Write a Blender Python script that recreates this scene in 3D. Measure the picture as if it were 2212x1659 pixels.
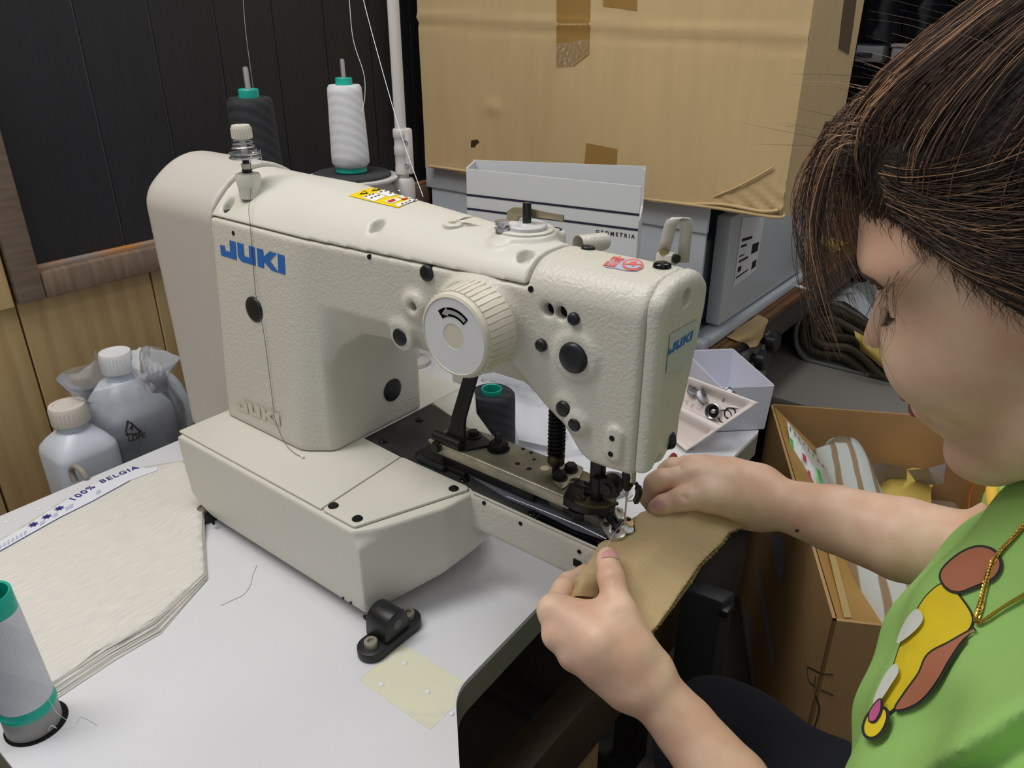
import bpy, bmesh, math, random
import numpy as np
from mathutils import Vector, Matrix
from mathutils.bvhtree import BVHTree
from mathutils.geometry import delaunay_2d_cdt

for o in list(bpy.data.objects):
    bpy.data.objects.remove(o, do_unlink=True)
SC = bpy.context.scene
COL = SC.collection
random.seed(7)
RNG = np.random.default_rng(7)

# ------------------------------------------------------------------ camera
IW, IH, FPX = 2212.0, 1659.0, 1661.0
PITCH = math.atan(795 / 1661.0)
AZ = math.radians(38.0)
CAM = np.array([0.0, 0.0, 0.6])
cd = bpy.data.cameras.new('camera')
cd.sensor_fit = 'HORIZONTAL'
cd.sensor_width = 36.0
cd.lens = 36.0 * FPX / IW
cd.clip_start = 0.01
cam = bpy.data.objects.new('camera', cd)
COL.objects.link(cam)
cam.location = CAM
cam.rotation_euler = (math.pi / 2 - PITCH, 0, AZ)
SC.camera = cam

# ------------------------------------------------------------------ light
SC.view_settings.view_transform = 'Standard'
SC.view_settings.look = 'None'
SC.view_settings.gamma = 1.0
SC.view_settings.use_curve_mapping = False
SC.view_settings.exposure = 0.42
wd = bpy.data.worlds.new('room_ambience')
SC.world = wd
wd.use_nodes = True
wd.node_tree.nodes['Background'].inputs['Color'].default_value = (0.93, 0.96, 1.0, 1)
wd.node_tree.nodes['Background'].inputs['Strength'].default_value = 0.24


def area(name, loc, target, sx, sy, power, col=(1, 1, 1)):
    ld = bpy.data.lights.new(name, 'AREA')
    ld.shape = 'RECTANGLE'
    ld.size, ld.size_y, ld.energy, ld.color = sx, sy, power, col
    o = bpy.data.objects.new(name, ld)
    COL.objects.link(o)
    o.location = loc
    d = Vector(target) - Vector(loc)
    o.rotation_euler = d.to_track_quat('-Z', 'Y').to_euler()
    return o


area('ceiling_tube_light', (-0.95, 0.05, 1.75), (-0.75, 0.35, 0.0), 0.35, 1.3, 14.5, (1.0, 0.99, 0.965))
area('ceiling_tube_light', (0.55, -0.15, 1.80), (0.1, 0.45, 0.0), 0.30, 1.3, 1.3, (1.0, 0.99, 0.965))
area('ceiling_tube_light', (-0.2, 1.55, 1.80), (-0.2, 1.4, 0.0), 0.30, 1.2, 6.5, (1.0, 0.99, 0.965))

# ------------------------------------------------------------------ pixel helpers
_R = np.array([math.cos(AZ), math.sin(AZ), 0.0])
_FH = np.array([-math.sin(AZ), math.cos(AZ), 0.0])
_UP = np.array([0, 0, 1.0])
_FW = _FH * math.cos(PITCH) - _UP * math.sin(PITCH)
_UC = _FH * math.sin(PITCH) + _UP * math.cos(PITCH)


def ray(px, py):
    return _FW + _R * (px - IW / 2) / FPX - _UC * (py - IH / 2) / FPX


def onz(px, py, z=0.0):
    d = ray(px, py)
    return CAM + d * (z - CAM[2]) / d[2]


def onx(px, py, x):
    d = ray(px, py)
    return CAM + d * (x - CAM[0]) / d[0]


def ony(px, py, y):
    d = ray(px, py)
    return CAM + d * (y - CAM[1]) / d[1]


def dep(px, py, depth):
    return CAM + ray(px, py) * depth


def depth_of(p):
    return float((np.asarray(p) - CAM) @ _FW)


# ------------------------------------------------------------------ materials
def lin(c):
    out = []
    for v in c[:3]:
        v = v / 255.0
        out.append(v / 12.92 if v <= 0.04045 else ((v + 0.055) / 1.055) ** 2.4)
    return (out[0], out[1], out[2], 1.0)


MATS = {}


def mat(name, rgb, rough=0.5, metal=0.0, noise=0.0, nscale=20.0, bump=0.0, bscale=200.0,
        stretch=None, rgb2=None, spec=0.5, trans=0.0, alpha=1.0, coat=0.0, detail=3.0, ior=1.45, sss=0.0, bdist=0.001):
    if name in MATS:
        return MATS[name]
    m = bpy.data.materials.new(name)
    m.use_nodes = True
    nt = m.node_tree
    b = nt.nodes['Principled BSDF']
    b.inputs['Base Color'].default_value = lin(rgb)
    b.inputs['Roughness'].default_value = rough
    b.inputs['Metallic'].default_value = metal
    b.inputs['Specular IOR Level'].default_value = spec
    b.inputs['IOR'].default_value = ior
    b.inputs['Transmission Weight'].default_value = trans
    b.inputs['Alpha'].default_value = alpha
    b.inputs['Coat Weight'].default_value = coat
    if sss:
        b.inputs['Subsurface Weight'].default_value = sss
        b.inputs['Subsurface Radius'].default_value = (0.012, 0.005, 0.003)
        b.inputs['Subsurface Scale'].default_value = 0.6
    tc = nt.nodes.new('ShaderNodeTexCoord')
    mp = nt.nodes.new('ShaderNodeMapping')
    nt.links.new(tc.outputs['Object'], mp.inputs['Vector'])
    if stretch:
        mp.inputs['Scale'].default_value = stretch
    if noise > 0 or rgb2:
        nz = nt.nodes.new('ShaderNodeTexNoise')
        nz.inputs['Scale'].default_value = nscale
        nz.inputs['Detail'].default_value = detail
        nt.links.new(mp.outputs['Vector'], nz.inputs['Vector'])
        rp = nt.nodes.new('ShaderNodeValToRGB')
        c1 = lin(rgb)
        if rgb2:
            c2 = lin(rgb2)
        else:
            c2 = tuple(max(0, v * (1 - noise)) for v in c1[:3]) + (1,)
        rp.color_ramp.elements[0].position = 0.35
        rp.color_ramp.elements[1].position = 0.65
        rp.color_ramp.elements[0].color = c2
        rp.color_ramp.elements[1].color = c1
        nt.links.new(nz.outputs['Fac'], rp.inputs['Fac'])
        nt.links.new(rp.outputs['Color'], b.inputs['Base Color'])
    if bump > 0:
        nb = nt.nodes.new('ShaderNodeTexNoise')
        nb.inputs['Scale'].default_value = bscale
        nb.inputs['Detail'].default_value = 2.0
        nt.links.new(mp.outputs['Vector'] if stretch else tc.outputs['Object'], nb.inputs['Vector'])
        bp = nt.nodes.new('ShaderNodeBump')
        bp.inputs['Strength'].default_value = bump
        bp.inputs['Distance'].default_value = bdist
        nt.links.new(nb.outputs['Fac'], bp.inputs['Height'])
        nt.links.new(bp.outputs['Normal'], b.inputs['Normal'])
    MATS[name] = m
    return m


def film_mat(name, rgb, opacity=0.12, rough=0.08, bump=0.3, bscale=60):
    if name in MATS:
        return MATS[name]
    m = bpy.data.materials.new(name)
    m.use_nodes = True
    nt = m.node_tree
    for n in list(nt.nodes):
        nt.nodes.remove(n)
    out = nt.nodes.new('ShaderNodeOutputMaterial')
    tr = nt.nodes.new('ShaderNodeBsdfTransparent')
    df = nt.nodes.new('ShaderNodeBsdfPrincipled')
    df.inputs['Base Color'].default_value = lin(rgb)
    df.inputs['Roughness'].default_value = rough
    fr = nt.nodes.new('ShaderNodeFresnel')
    fr.inputs['IOR'].default_value = 1.5
    ad = nt.nodes.new('ShaderNodeMath')
    ad.operation = 'ADD'
    ad.use_clamp = True
    ad.inputs[1].default_value = opacity
    mx = nt.nodes.new('ShaderNodeMixShader')
    nb = nt.nodes.new('ShaderNodeTexNoise')
    nb.inputs['Scale'].default_value = bscale
    tc = nt.nodes.new('ShaderNodeTexCoord')
    nt.links.new(tc.outputs['Object'], nb.inputs['Vector'])
    bp = nt.nodes.new('ShaderNodeBump')
    bp.inputs['Strength'].default_value = bump
    bp.inputs['Distance'].default_value = 0.004
    nt.links.new(nb.outputs['Fac'], bp.inputs['Height'])
    nt.links.new(bp.outputs['Normal'], df.inputs['Normal'])
    nt.links.new(bp.outputs['Normal'], fr.inputs['Normal'])
    nt.links.new(fr.outputs['Fac'], ad.inputs[0])
    nt.links.new(ad.outputs[0], mx.inputs['Fac'])
    nt.links.new(tr.outputs[0], mx.inputs[1])
    nt.links.new(df.outputs[0], mx.inputs[2])
    nt.links.new(mx.outputs[0], out.inputs['Surface'])
    MATS[name] = m
    return m


def wood_mat(name, c1, c2, scale=(1, 1, 1), wscale=6.0, dist=4.0, rough=0.5, direction='X', nmix=0.5):
    m = bpy.data.materials.new(name)
    m.use_nodes = True
    nt = m.node_tree
    b = nt.nodes['Principled BSDF']
    b.inputs['Roughness'].default_value = rough
    tc = nt.nodes.new('ShaderNodeTexCoord')
    mp = nt.nodes.new('ShaderNodeMapping')
    mp.inputs['Scale'].default_value = scale
    nt.links.new(tc.outputs['Object'], mp.inputs['Vector'])
    wv = nt.nodes.new('ShaderNodeTexWave')
    wv.bands_direction = direction
    wv.inputs['Scale'].default_value = wscale
    wv.inputs['Distortion'].default_value = dist
    wv.inputs['Detail'].default_value = 3
    wv.inputs['Detail Scale'].default_value = 1.5
    nt.links.new(mp.outputs['Vector'], wv.inputs['Vector'])
    nz = nt.nodes.new('ShaderNodeTexNoise')
    nz.inputs['Scale'].default_value = 30
    nz.inputs['Detail'].default_value = 5
    nt.links.new(mp.outputs['Vector'], nz.inputs['Vector'])
    mx = nt.nodes.new('ShaderNodeMix')
    mx.inputs['Factor'].default_value = nmix
    nt.links.new(wv.outputs['Fac'], mx.inputs['A'])
    nt.links.new(nz.outputs['Fac'], mx.inputs['B'])
    rp = nt.nodes.new('ShaderNodeValToRGB')
    rp.color_ramp.elements[0].position = 0.25
    rp.color_ramp.elements[1].position = 0.75
    rp.color_ramp.elements[0].color = lin(c2)
    rp.color_ramp.elements[1].color = lin(c1)
    nt.links.new(mx.outputs['Result'], rp.inputs['Fac'])
    nt.links.new(rp.outputs['Color'], b.inputs['Base Color'])
    MATS[name] = m
    return m


# ------------------------------------------------------------------ object helpers
def thing(name, label, cat, loc=(0, 0, 0), group=None, kind=None):
    o = bpy.data.objects.new(name, None)
    o.empty_display_size = 0.03
    COL.objects.link(o)
    o.location = tuple(float(v) for v in loc)
    o['label'] = label
    o['category'] = cat
    if group:
        o['group'] = group
    if kind:
        o['kind'] = kind
    return o


def tag(o, label, cat, group=None, kind=None):
    o['label'] = label
    o['category'] = cat
    if group:
        o['group'] = group
    if kind:
        o['kind'] = kind
    return o


def world_loc(o):
    v = Vector(o.location)
    if o.parent:
        v = v + world_loc(o.parent) + o.matrix_parent_inverse.translation
    return v


def link(name, me, m, parent=None, smooth=True, angle=35):
    o = bpy.data.objects.new(name, me)
    COL.objects.link(o)
    if m is not None and len(me.materials) == 0:
        me.materials.append(m)
    if smooth:
        me.polygons.foreach_set('use_smooth', [True] * len(me.polygons))
        if angle and angle < 179:
            try:
                me.set_sharp_from_angle(angle=math.radians(angle))
            except Exception:
                pass
    if parent is not None:
        o.parent = parent
        o.matrix_parent_inverse = Matrix.Translation(-world_loc(parent))
    return o


def mesh(name, verts, faces, m, parent=None, smooth=True, angle=35):
    me = bpy.data.meshes.new(name)
    me.from_pydata([tuple(float(c) for c in v) for v in verts], [], [tuple(int(i) for i in f) for f in faces])
    me.update()
    return link(name, me, m, parent, smooth, angle)


def from_bm(name, bm, m, parent=None, smooth=True, angle=35):
    bmesh.ops.recalc_face_normals(bm, faces=bm.faces)
    me = bpy.data.meshes.new(name)
    bm.to_mesh(me)
    bm.free()
    return link(name, me, m, parent, smooth, angle)


def add_box(bm, lo, hi, M=None):
    lo, hi = [float(v) for v in lo], [float(v) for v in hi]
    c = [(lo[i] + hi[i]) / 2 for i in range(3)]
    s = [(hi[i] - lo[i]) for i in range(3)]
    mt = Matrix.Translation(c) @ Matrix.Diagonal((*s, 1))
    if M is not None:
        mt = M @ mt
    return bmesh.ops.create_cube(bm, size=1.0, matrix=mt)['verts']


def box(name, lo, hi, m, parent=None, bev=0.002, seg=2, M=None):
    bm = bmesh.new()
    add_box(bm, lo, hi, M)
    if bev > 0:
        bmesh.ops.bevel(bm, geom=list(bm.edges), offset=bev, segments=seg, affect='EDGES', profile=0.5)
    return from_bm(name, bm, m, parent, True, 40)


def frame(axis, up=(0, 0, 1)):
    z = Vector(axis).normalized()
    u = Vector(up)
    if abs(z.dot(u.normalized())) > 0.98:
        u = Vector((1, 0, 0))
    x = u.cross(z).normalized()
    y = z.cross(x)
    return x, y, z


def lathe(name, org, axis, prof, m, parent=None, n=32, angle=35, up=(0, 0, 1)):
    """prof: list of (r, t) along axis"""
    x, y, z = frame(axis, up)
    org = Vector([float(v) for v in org])
    vs, fs, rings = [], [], []
    for r, t in prof:
        if r < 1e-6:
            rings.append([len(vs)])
            vs.append(org + z * t)
        else:
            ids = []
            for k in range(n):
                a = 2 * math.pi * k / n
                ids.append(len(vs))
                vs.append(org + z * t + x * (r * math.cos(a)) + y * (r * math.sin(a)))
            rings.append(ids)
    for a, b in zip(rings[:-1], rings[1:]):
        if len(a) == 1 and len(b) == 1:
            continue
        if len(a) == 1:
            for k in range(n):
                fs.append((a[0], b[k], b[(k + 1) % n]))
        elif len(b) == 1:
            for k in range(n):
                fs.append((a[k], b[0], a[(k + 1) % n]))
        else:
            for k in range(n):
                fs.append((a[k], b[k], b[(k + 1) % n], a[(k + 1) % n]))
    bm = bmesh.new()
    bv = [bm.verts.new(v) for v in vs]
    for f in fs:
        try:
            bm.faces.new([bv[i] for i in f])
        except ValueError:
            pass
    return from_bm(name, bm, m, parent, True, angle)


def dome_cap(name, p, axis, r, h, m, parent, n=28):
    return lathe(name, p, axis, [(r, -0.004), (r, h * .35), (r * .93, h * .7), (r * .7, h * .93), (r * .35, h * 1.0), (0, h)], m, parent, n, 60)


def catmull(pts, sub=8, closed=False):
    P = [np.asarray(p, float) for p in pts]
    if len(P) < 3:
        return P
    out = []
    n = len(P)
    rng = range(n if closed else n - 1)
    for i in rng:
        if closed:
            p0, p1, p2, p3 = P[(i - 1) % n], P[i], P[(i + 1) % n], P[(i + 2) % n]
        else:
            p0, p1, p2, p3 = P[max(i - 1, 0)], P[i], P[i + 1], P[min(i + 2, n - 1)]
        for k in range(sub):
            t = k / sub
            out.append(0.5 * ((2 * p1) + (-p0 + p2) * t + (2 * p0 - 5 * p1 + 4 * p2 - p3) * t * t + (-p0 + 3 * p1 - 3 * p2 + p3) * t ** 3))
    if not closed:
        out.append(P[-1])
    return out


def tube_geo(pts, r, n=8, closed=False):
    P = [Vector([float(c) for c in p]) for p in pts]
    N = len(P)
    T = []
    for i in range(N):
        a = P[(i - 1) % N] if (closed or i > 0) else P[i]
        b = P[(i + 1) % N] if (closed or i < N - 1) else P[i]
        t = (b - a)
        T.append(t.normalized() if t.length > 1e-9 else Vector((0, 0, 1)))
    u = T[0].orthogonal().normalized()
    vs, fs = [], []
    for i in range(N):
        u = (u - T[i] * u.dot(T[i])).normalized()
        w = T[i].cross(u)
        rr = r[i] if hasattr(r, '__len__') else r
        for k in range(n):
            a = 2 * math.pi * k / n
            vs.append(P[i] + u * (rr * math.cos(a)) + w * (rr * math.sin(a)))
    M = N if closed else N - 1
    for i in range(M):
        j = (i + 1) % N
        for k in range(n):
            fs.append((i * n + k, i * n + (k + 1) % n, j * n + (k + 1) % n, j * n + k))
    if not closed:
        fs.append(tuple(range(n - 1, -1, -1)))
        fs.append(tuple((N - 1) * n + k for k in range(n)))
    return vs, fs


def tube(name, pts, r, m, parent=None, n=8, sub=0, closed=False):
    if sub:
        pts = catmull(pts, sub, closed)
    vs, fs = tube_geo(pts, r, n, closed)
    return mesh(name, vs, fs, m, parent, True, 50)


def prism(name, poly, org, ux, uy, depth, m, parent=None, bev=0.0, seg=2, d0=0.0, holes=None):
    """poly: list of (a,b) in plane (ux,uy) at org; extruded along ux x uy by depth"""
    org, ux, uy = Vector([float(v) for v in org]), Vector(ux), Vector(uy)
    nrm = ux.cross(uy).normalized()
    bm = bmesh.new()
    vs = [bm.verts.new(org + ux * float(a) + uy * float(b) + nrm * d0) for a, b in poly]
    f = bm.faces.new(vs)
    r = bmesh.ops.extrude_face_region(bm, geom=[f])
    nv = [e for e in r['geom'] if isinstance(e, bmesh.types.BMVert)]
    bmesh.ops.translate(bm, verts=nv, vec=nrm * depth)
    if bev > 0:
        es = [e for e in bm.edges if len(e.link_faces) == 2 and e.calc_face_angle(0) > 0.3]
        bmesh.ops.bevel(bm, geom=es, offset=bev, segments=seg, affect='EDGES', profile=0.5)
    bm.normal_update()
    big = [fc for fc in bm.faces if len(fc.verts) > 4]
    if big:
        bmesh.ops.triangulate(bm, faces=big)
    return from_bm(name, bm, m, parent, True, 35)


def rounded_poly(poly, r, seg=5):
    out = []
    n = len(poly)
    for i in range(n):
        p0, p1, p2 = np.array(poly[i - 1], float), np.array(poly[i], float), np.array(poly[(i + 1) % n], float)
        rr = r[i] if hasattr(r, '__len__') else r
        a, b = p0 - p1, p2 - p1
        la, lb = np.linalg.norm(a), np.linalg.norm(b)
        d = min(rr, la * .45, lb * .45)
        if d < 1e-5:
            out.append(tuple(p1))
            continue
        s, e = p1 + a / la * d, p1 + b / lb * d
        for k in range(seg + 1):
            t = k / seg
            out.append(tuple((1 - t) ** 2 * s + 2 * t * (1 - t) * p1 + t * t * e))
    return out


def text_obj(name, s, org, ux, uy, size, m, parent=None, extrude=0.0002, bold=0.0, align='LEFT', spacing=1.0, off=0.0):
    cu = bpy.data.curves.new(name, 'FONT')
    cu.body = s
    cu.size = size
    cu.extrude = extrude
    cu.offset = bold
    cu.align_x = align
    cu.space_character = spacing
    cu.resolution_u = 3
    tmp = bpy.data.objects.new('tmp_text', cu)
    COL.objects.link(tmp)
    dg = bpy.context.evaluated_depsgraph_get()
    me = bpy.data.meshes.new_from_object(tmp.evaluated_get(dg))
    bpy.data.objects.remove(tmp, do_unlink=True)
    bpy.data.curves.remove(cu)
    ux, uy = Vector(ux).normalized(), Vector(uy).normalized()
    nz = ux.cross(uy).normalized()
    uy = nz.cross(ux)
    M = Matrix((ux, uy, nz)).transposed().to_4x4()
    M.translation = Vector([float(v) for v in org]) + nz * off
    me.transform(M)
    me.materials.clear()
    return link(name, me, m, parent, False)


# ---- polygon triangulated and mapped onto a surface
def inside(poly, p):
    x, y = p
    c = False
    n = len(poly)
    j = n - 1
    for i in range(n):
        xi, yi = poly[i]
        xj, yj = poly[j]
        if (yi > y) != (yj > y) and x < (xj - xi) * (y - yi) / (yj - yi) + xi:
            c = not c
        j = i
    return c


def tri_fill(poly, step):
    poly = [tuple(map(float, p)) for p in poly]
    dense = []
    n = len(poly)
    for i in range(n):
        a, b = np.array(poly[i]), np.array(poly[(i + 1) % n])
        k = max(1, int(np.linalg.norm(b - a) / step))
        for t in range(k):
            dense.append(tuple(a + (b - a) * t / k))
    xs = [p[0] for p in dense]
    ys = [p[1] for p in dense]
    pts = list(dense)
    yy = min(ys) + step / 2
    r = 0
    while yy < max(ys):
        xx = min(xs) + (step / 2 if r % 2 else 0)
        while xx < max(xs):
            if inside(dense, (xx, yy)):
                pts.append((xx, yy))
            xx += step
        yy += step
        r += 1
    nd = len(dense)
    edges = [(i, (i + 1) % nd) for i in range(nd)]
    res = delaunay_2d_cdt([Vector(p) for p in pts], edges, [list(range(nd))], 1, 1e-5)
    return [tuple(v) for v in res[0]], [tuple(f) for f in res[2]]


def bvh_of(objs):
    vs, fs = [], []
    for o in objs:
        off = len(vs)
        mw = Matrix.Translation(world_loc(o) if o.parent is None else Vector((0, 0, 0)))
        for v in o.data.vertices:
            vs.append(v.co.copy())
        for p in o.data.polygons:
            fs.append([off + i for i in p.vertices])
    return BVHTree.FromPolygons(vs, fs)


def decal(name, poly_px, bvh, m, parent, step=6.0, off=0.0006, smooth=True, closed_px=True, side=0.0):
    """flat print: polygon in photo pixels laid onto the surface it is printed on"""
    v2, f2 = tri_fill(poly_px, step)
    vs, ok = [], []
    for (x, y) in v2:
        d = Vector(ray(x, y)).normalized()
        hit, nrm, idx, dist = bvh.ray_cast(Vector(CAM), d)
        if hit is None:
            vs.append(None)
            continue
        if nrm.dot(d) > 0:
            nrm = -nrm
        vs.append(hit + nrm * off)
    fs = [f for f in f2 if all(vs[i] is not None for i in f)]
    vs = [v if v is not None else Vector((0, 0, 0)) for v in vs]
    used = sorted({i for f in fs for i in f})
    mp = {i: k for k, i in enumerate(used)}
    return mesh(name, [vs[i] for i in used], [[mp[i] for i in f] for f in fs], m, parent, smooth, 80)


# ------------------------------------------------------------------ signed distance fields -> mesh
def surfnet(f, lo, hi, h):
    lo, hi = np.array(lo, float), np.array(hi, float)
    n = np.ceil((hi - lo) / h).astype(int) + 1
    ax = [np.float32(lo[i]) + np.arange(n[i], dtype=np.float32) * np.float32(h) for i in range(3)]
    X, Y, Z = np.meshgrid(ax[0], ax[1], ax[2], indexing='ij', sparse=True)
    V = np.asarray(f(X, Y, Z), dtype=np.float32)
    V = np.broadcast_to(V, tuple(n)).copy()
    S = V < 0
    c = [(i, j, k) for i in (0, 1) for j in (0, 1) for k in (0, 1)]

    def sub(A, o):
        return A[o[0]:n[0] - 1 + o[0], o[1]:n[1] - 1 + o[1], o[2]:n[2] - 1 + o[2]]
    cnt = np.zeros(tuple(n - 1), np.int8)
    for o in c:
        cnt += sub(S, o)
    act = (cnt > 0) & (cnt < 8)
    I = np.argwhere(act)
    idx = -np.ones(tuple(n - 1), np.int64)
    idx[act] = np.arange(len(I))
    acc = np.zeros((len(I), 3))
    num = np.zeros(len(I))
    cv = {o: V[I[:, 0] + o[0], I[:, 1] + o[1], I[:, 2] + o[2]] for o in c}
    for a in range(3):
        for o in c:
            if o[a] == 1:
                continue
            p = list(o)
            p[a] = 1
            p = tuple(p)
            v0, v1 = cv[o], cv[p]
            m = (v0 < 0) != (v1 < 0)
            t = np.where(m, v0 / np.where(m, v0 - v1, 1), 0)
            q = np.zeros((len(I), 3))
            q[:] = o
            q[:, a] = t
            acc[m] += q[m]
            num[m] += 1
    verts = lo + (I + acc / num[:, None]) * h
    faces = []
    for a in range(3):
        b, d = (a + 1) % 3, (a + 2) % 3
        sl0 = [slice(None)] * 3
        sl1 = [slice(None)] * 3
        sl0[a] = slice(0, n[a] - 1)
        sl1[a] = slice(1, n[a])
        ch = S[tuple(sl0)] != S[tuple(sl1)]
        E = np.argwhere(ch)
        ok = (E[:, b] > 0) & (E[:, d] > 0) & (E[:, b] < n[b] - 1) & (E[:, d] < n[d] - 1)
        E = E[ok]
        flip = S[tuple(sl0)][E[:, 0], E[:, 1], E[:, 2]]

        def g(db, dd):
            q = E.copy()
            q[:, b] += db
            q[:, d] += dd
            return idx[q[:, 0], q[:, 1], q[:, 2]]
        quad = np.stack([g(-1, -1), g(0, -1), g(0, 0), g(-1, 0)], 1)
        quad[~flip] = quad[~flip][:, ::-1]
        faces.append(quad)
    F = np.concatenate(faces)
    return verts, F


def relax(verts, F, it=2, lam=0.5):
    E = np.concatenate([F[:, [0, 1]], F[:, [1, 2]], F[:, [2, 3]], F[:, [3, 0]]])
    V = verts.copy()
    n = len(V)
    deg = np.bincount(E[:, 0], minlength=n) + np.bincount(E[:, 1], minlength=n)
    for _ in range(it):
        A = np.zeros_like(V)
        for k in range(3):
            A[:, k] = np.bincount(E[:, 0], V[E[:, 1], k], n) + np.bincount(E[:, 1], V[E[:, 0], k], n)
        A /= np.maximum(deg, 1)[:, None]
        V = V + lam * (A - V)
    return V


def net_mesh(name, V, F, m, parent=None, angle=180):
    me = bpy.data.meshes.new(name)
    me.vertices.add(len(V))
    me.vertices.foreach_set('co', np.asarray(V, np.float32).ravel())
    me.loops.add(len(F) * 4)
    me.loops.foreach_set('vertex_index', np.asarray(F, np.int32).ravel())
    me.polygons.add(len(F))
    me.polygons.foreach_set('loop_start', np.arange(0, len(F) * 4, 4, dtype=np.int32))
    me.polygons.foreach_set('loop_total', np.full(len(F), 4, np.int32))
    me.update(calc_edges=True)
    me.validate()
    return link(name, me, m, parent, True, angle)


def smin(a, b, k):
    h = np.clip(0.5 + 0.5 * (b - a) / k, 0, 1)
    return b + (a - b) * h - k * h * (1 - h)


def smax(a, b, k):
    return -smin(-a, -b, k)


def sstep(a, b, x):
    t = np.clip((x - a) / (b - a), 0, 1)
    return t * t * (3 - 2 * t)


def sd_cap(X, Y, Z, a, b, ra, rb):
    a, b = np.asarray(a, float), np.asarray(b, float)
    d = b - a
    L2 = float(d @ d) + 1e-12
    t = np.clip(((X - a[0]) * d[0] + (Y - a[1]) * d[1] + (Z - a[2]) * d[2]) / L2, 0, 1)
    return np.sqrt((X - a[0] - t * d[0]) ** 2 + (Y - a[1] - t * d[1]) ** 2 + (Z - a[2] - t * d[2]) ** 2) - (ra + (rb - ra) * t)


def sd_ell(X, Y, Z, c, f, l, u, rf, rl, ru):
    c = np.asarray(c, float)
    dx, dy, dz = X - c[0], Y - c[1], Z - c[2]
    a = (dx * f[0] + dy * f[1] + dz * f[2]) / rf
    b = (dx * l[0] + dy * l[1] + dz * l[2]) / rl
    e = (dx * u[0] + dy * u[1] + dz * u[2]) / ru
    k = np.sqrt(a * a + b * b + e * e)
    return (k - 1) * min(rf, rl, ru)


def sd_poly(A, B, poly):
    """2D polygon distance on broadcastable grids"""
    P = np.asarray(poly, float)
    n = len(P)
    d = None
    s = None
    for i in range(n):
        p, q = P[i], P[i - 1]
        ex, ey = q[0] - p[0], q[1] - p[1]
        wx, wy = A - p[0], B - p[1]
        t = np.clip((wx * ex + wy * ey) / (ex * ex + ey * ey + 1e-14), 0, 1)
        bx, by = wx - ex * t, wy - ey * t
        dd = bx * bx + by * by
        d = dd if d is None else np.minimum(d, dd)
        c1 = B >= p[1]
        c2 = B < q[1]
        c3 = ex * wy > ey * wx
        fl = (c1 & c2 & c3) | (~c1 & ~c2 & ~c3)
        sg = np.where(fl, -1.0, 1.0)
        s = sg if s is None else s * sg
    return s * np.sqrt(d)
# ================================================================== SETTING
FLOOR_Z = -0.76
WX = -1.31
M_floor = mat('floor_concrete', (74, 66, 58), 0.7, noise=0.35, nscale=6)
fl = mesh('floor', [(-1.5, -1.2, FLOOR_Z), (1.6, -1.2, FLOOR_Z), (1.6, 3.6, FLOOR_Z), (-1.5, 3.6, FLOOR_Z)], [(0, 1, 2, 3)], M_floor, None, False)
fl['kind'] = 'structure'
M_dark = mat('dark_wall_paint', (30, 30, 33), 0.8)
wb = box('wall_back', (-1.5, 3.4, FLOOR_Z), (1.6, 3.5, 1.9), M_dark, None, 0)
wb['kind'] = 'structure'
M_wallcore = mat('wall_core', (40, 34, 28), 0.9)
wl = box('wall_left', (WX - 0.09, -1.2, FLOOR_Z), (WX - 0.014, 3.4, 1.9), M_wallcore, None, 0)
wl['kind'] = 'structure'
M_ven = wood_mat('oak_veneer', (184, 158, 112), (168, 140, 96), (3, 3, 0.25), 3.0, 9.0, 0.5, 'Y', 0.7)
M_black = mat('black_panel', (36, 36, 40), 0.42, noise=0.25, nscale=8, stretch=(1, 60, 2), bump=0.35, bscale=10)
M_groove = mat('panel_groove', (96, 96, 100), 0.6)
M_fr = mat('taupe_frame_paint', (128, 110, 96), 0.55, noise=0.25, nscale=14, stretch=(1, 1, 8))
M_fr_h = mat('taupe_rail_paint', (126, 106, 88), 0.55, noise=0.3, nscale=14, stretch=(1, 8, 1))
M_org = mat('worn_orange_ledge', (176, 120, 62), 0.55, rgb2=(140, 128, 122), nscale=16, stretch=(1, 1, 3))
zb = onx(190, 616, WX)[2]                 # bottom of the frame rail
zt = onx(195, 551, WX)[2]                 # ledge under the black panel
yj1 = onx(80, 600, WX)[1]
yj0 = yj1 - 0.040
# wood planks under the frame and left of it
yy = -0.35
k = 0
gap = 0.0015
ws = [0.22, 0.245, 0.205, 0.235]
while yy < 1.75:
    w = ws[k % 4]
    top = zb + 0.01 if yy + w > yj0 + 0.02 else 1.9
    if yy < yj0 < yy + w:
        w = yj0 - yy
        top = 1.9
    o = box('plank', (WX - 0.014, yy + gap, FLOOR_Z), (WX, yy + w - gap, top), M_ven, wl, 0.001, 1)
    yy += w
    k += 1
box('plank', (WX, yj0 - 0.12, onx(25, 662, WX)[2]), (WX + 0.010, yj0 - 0.004, 1.9), M_ven, wl, 0.0015, 1)
# black grooved boards
gy = [onx(p, 0, WX)[1] for p in (159, 322)]
st = gy[1] - gy[0]
y0 = yj1
edges = [y0] + [gy[0] + i * st for i in range(0, 9)]
mesh('groove_backing', [(WX - .0125, y0, zt), (WX - .0125, edges[-1], zt), (WX - .0125, edges[-1], 1.9), (WX - .0125, y0, 1.9)], [(0, 1, 2, 3)], M_groove, wl, False)
for a, b in zip(edges[:-1], edges[1:]):
    box('board', (WX - 0.012, a + 0.0016, zt), (WX - 0.009, b - 0.0016, 1.9), M_black, wl, 0.0006, 1)
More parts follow.
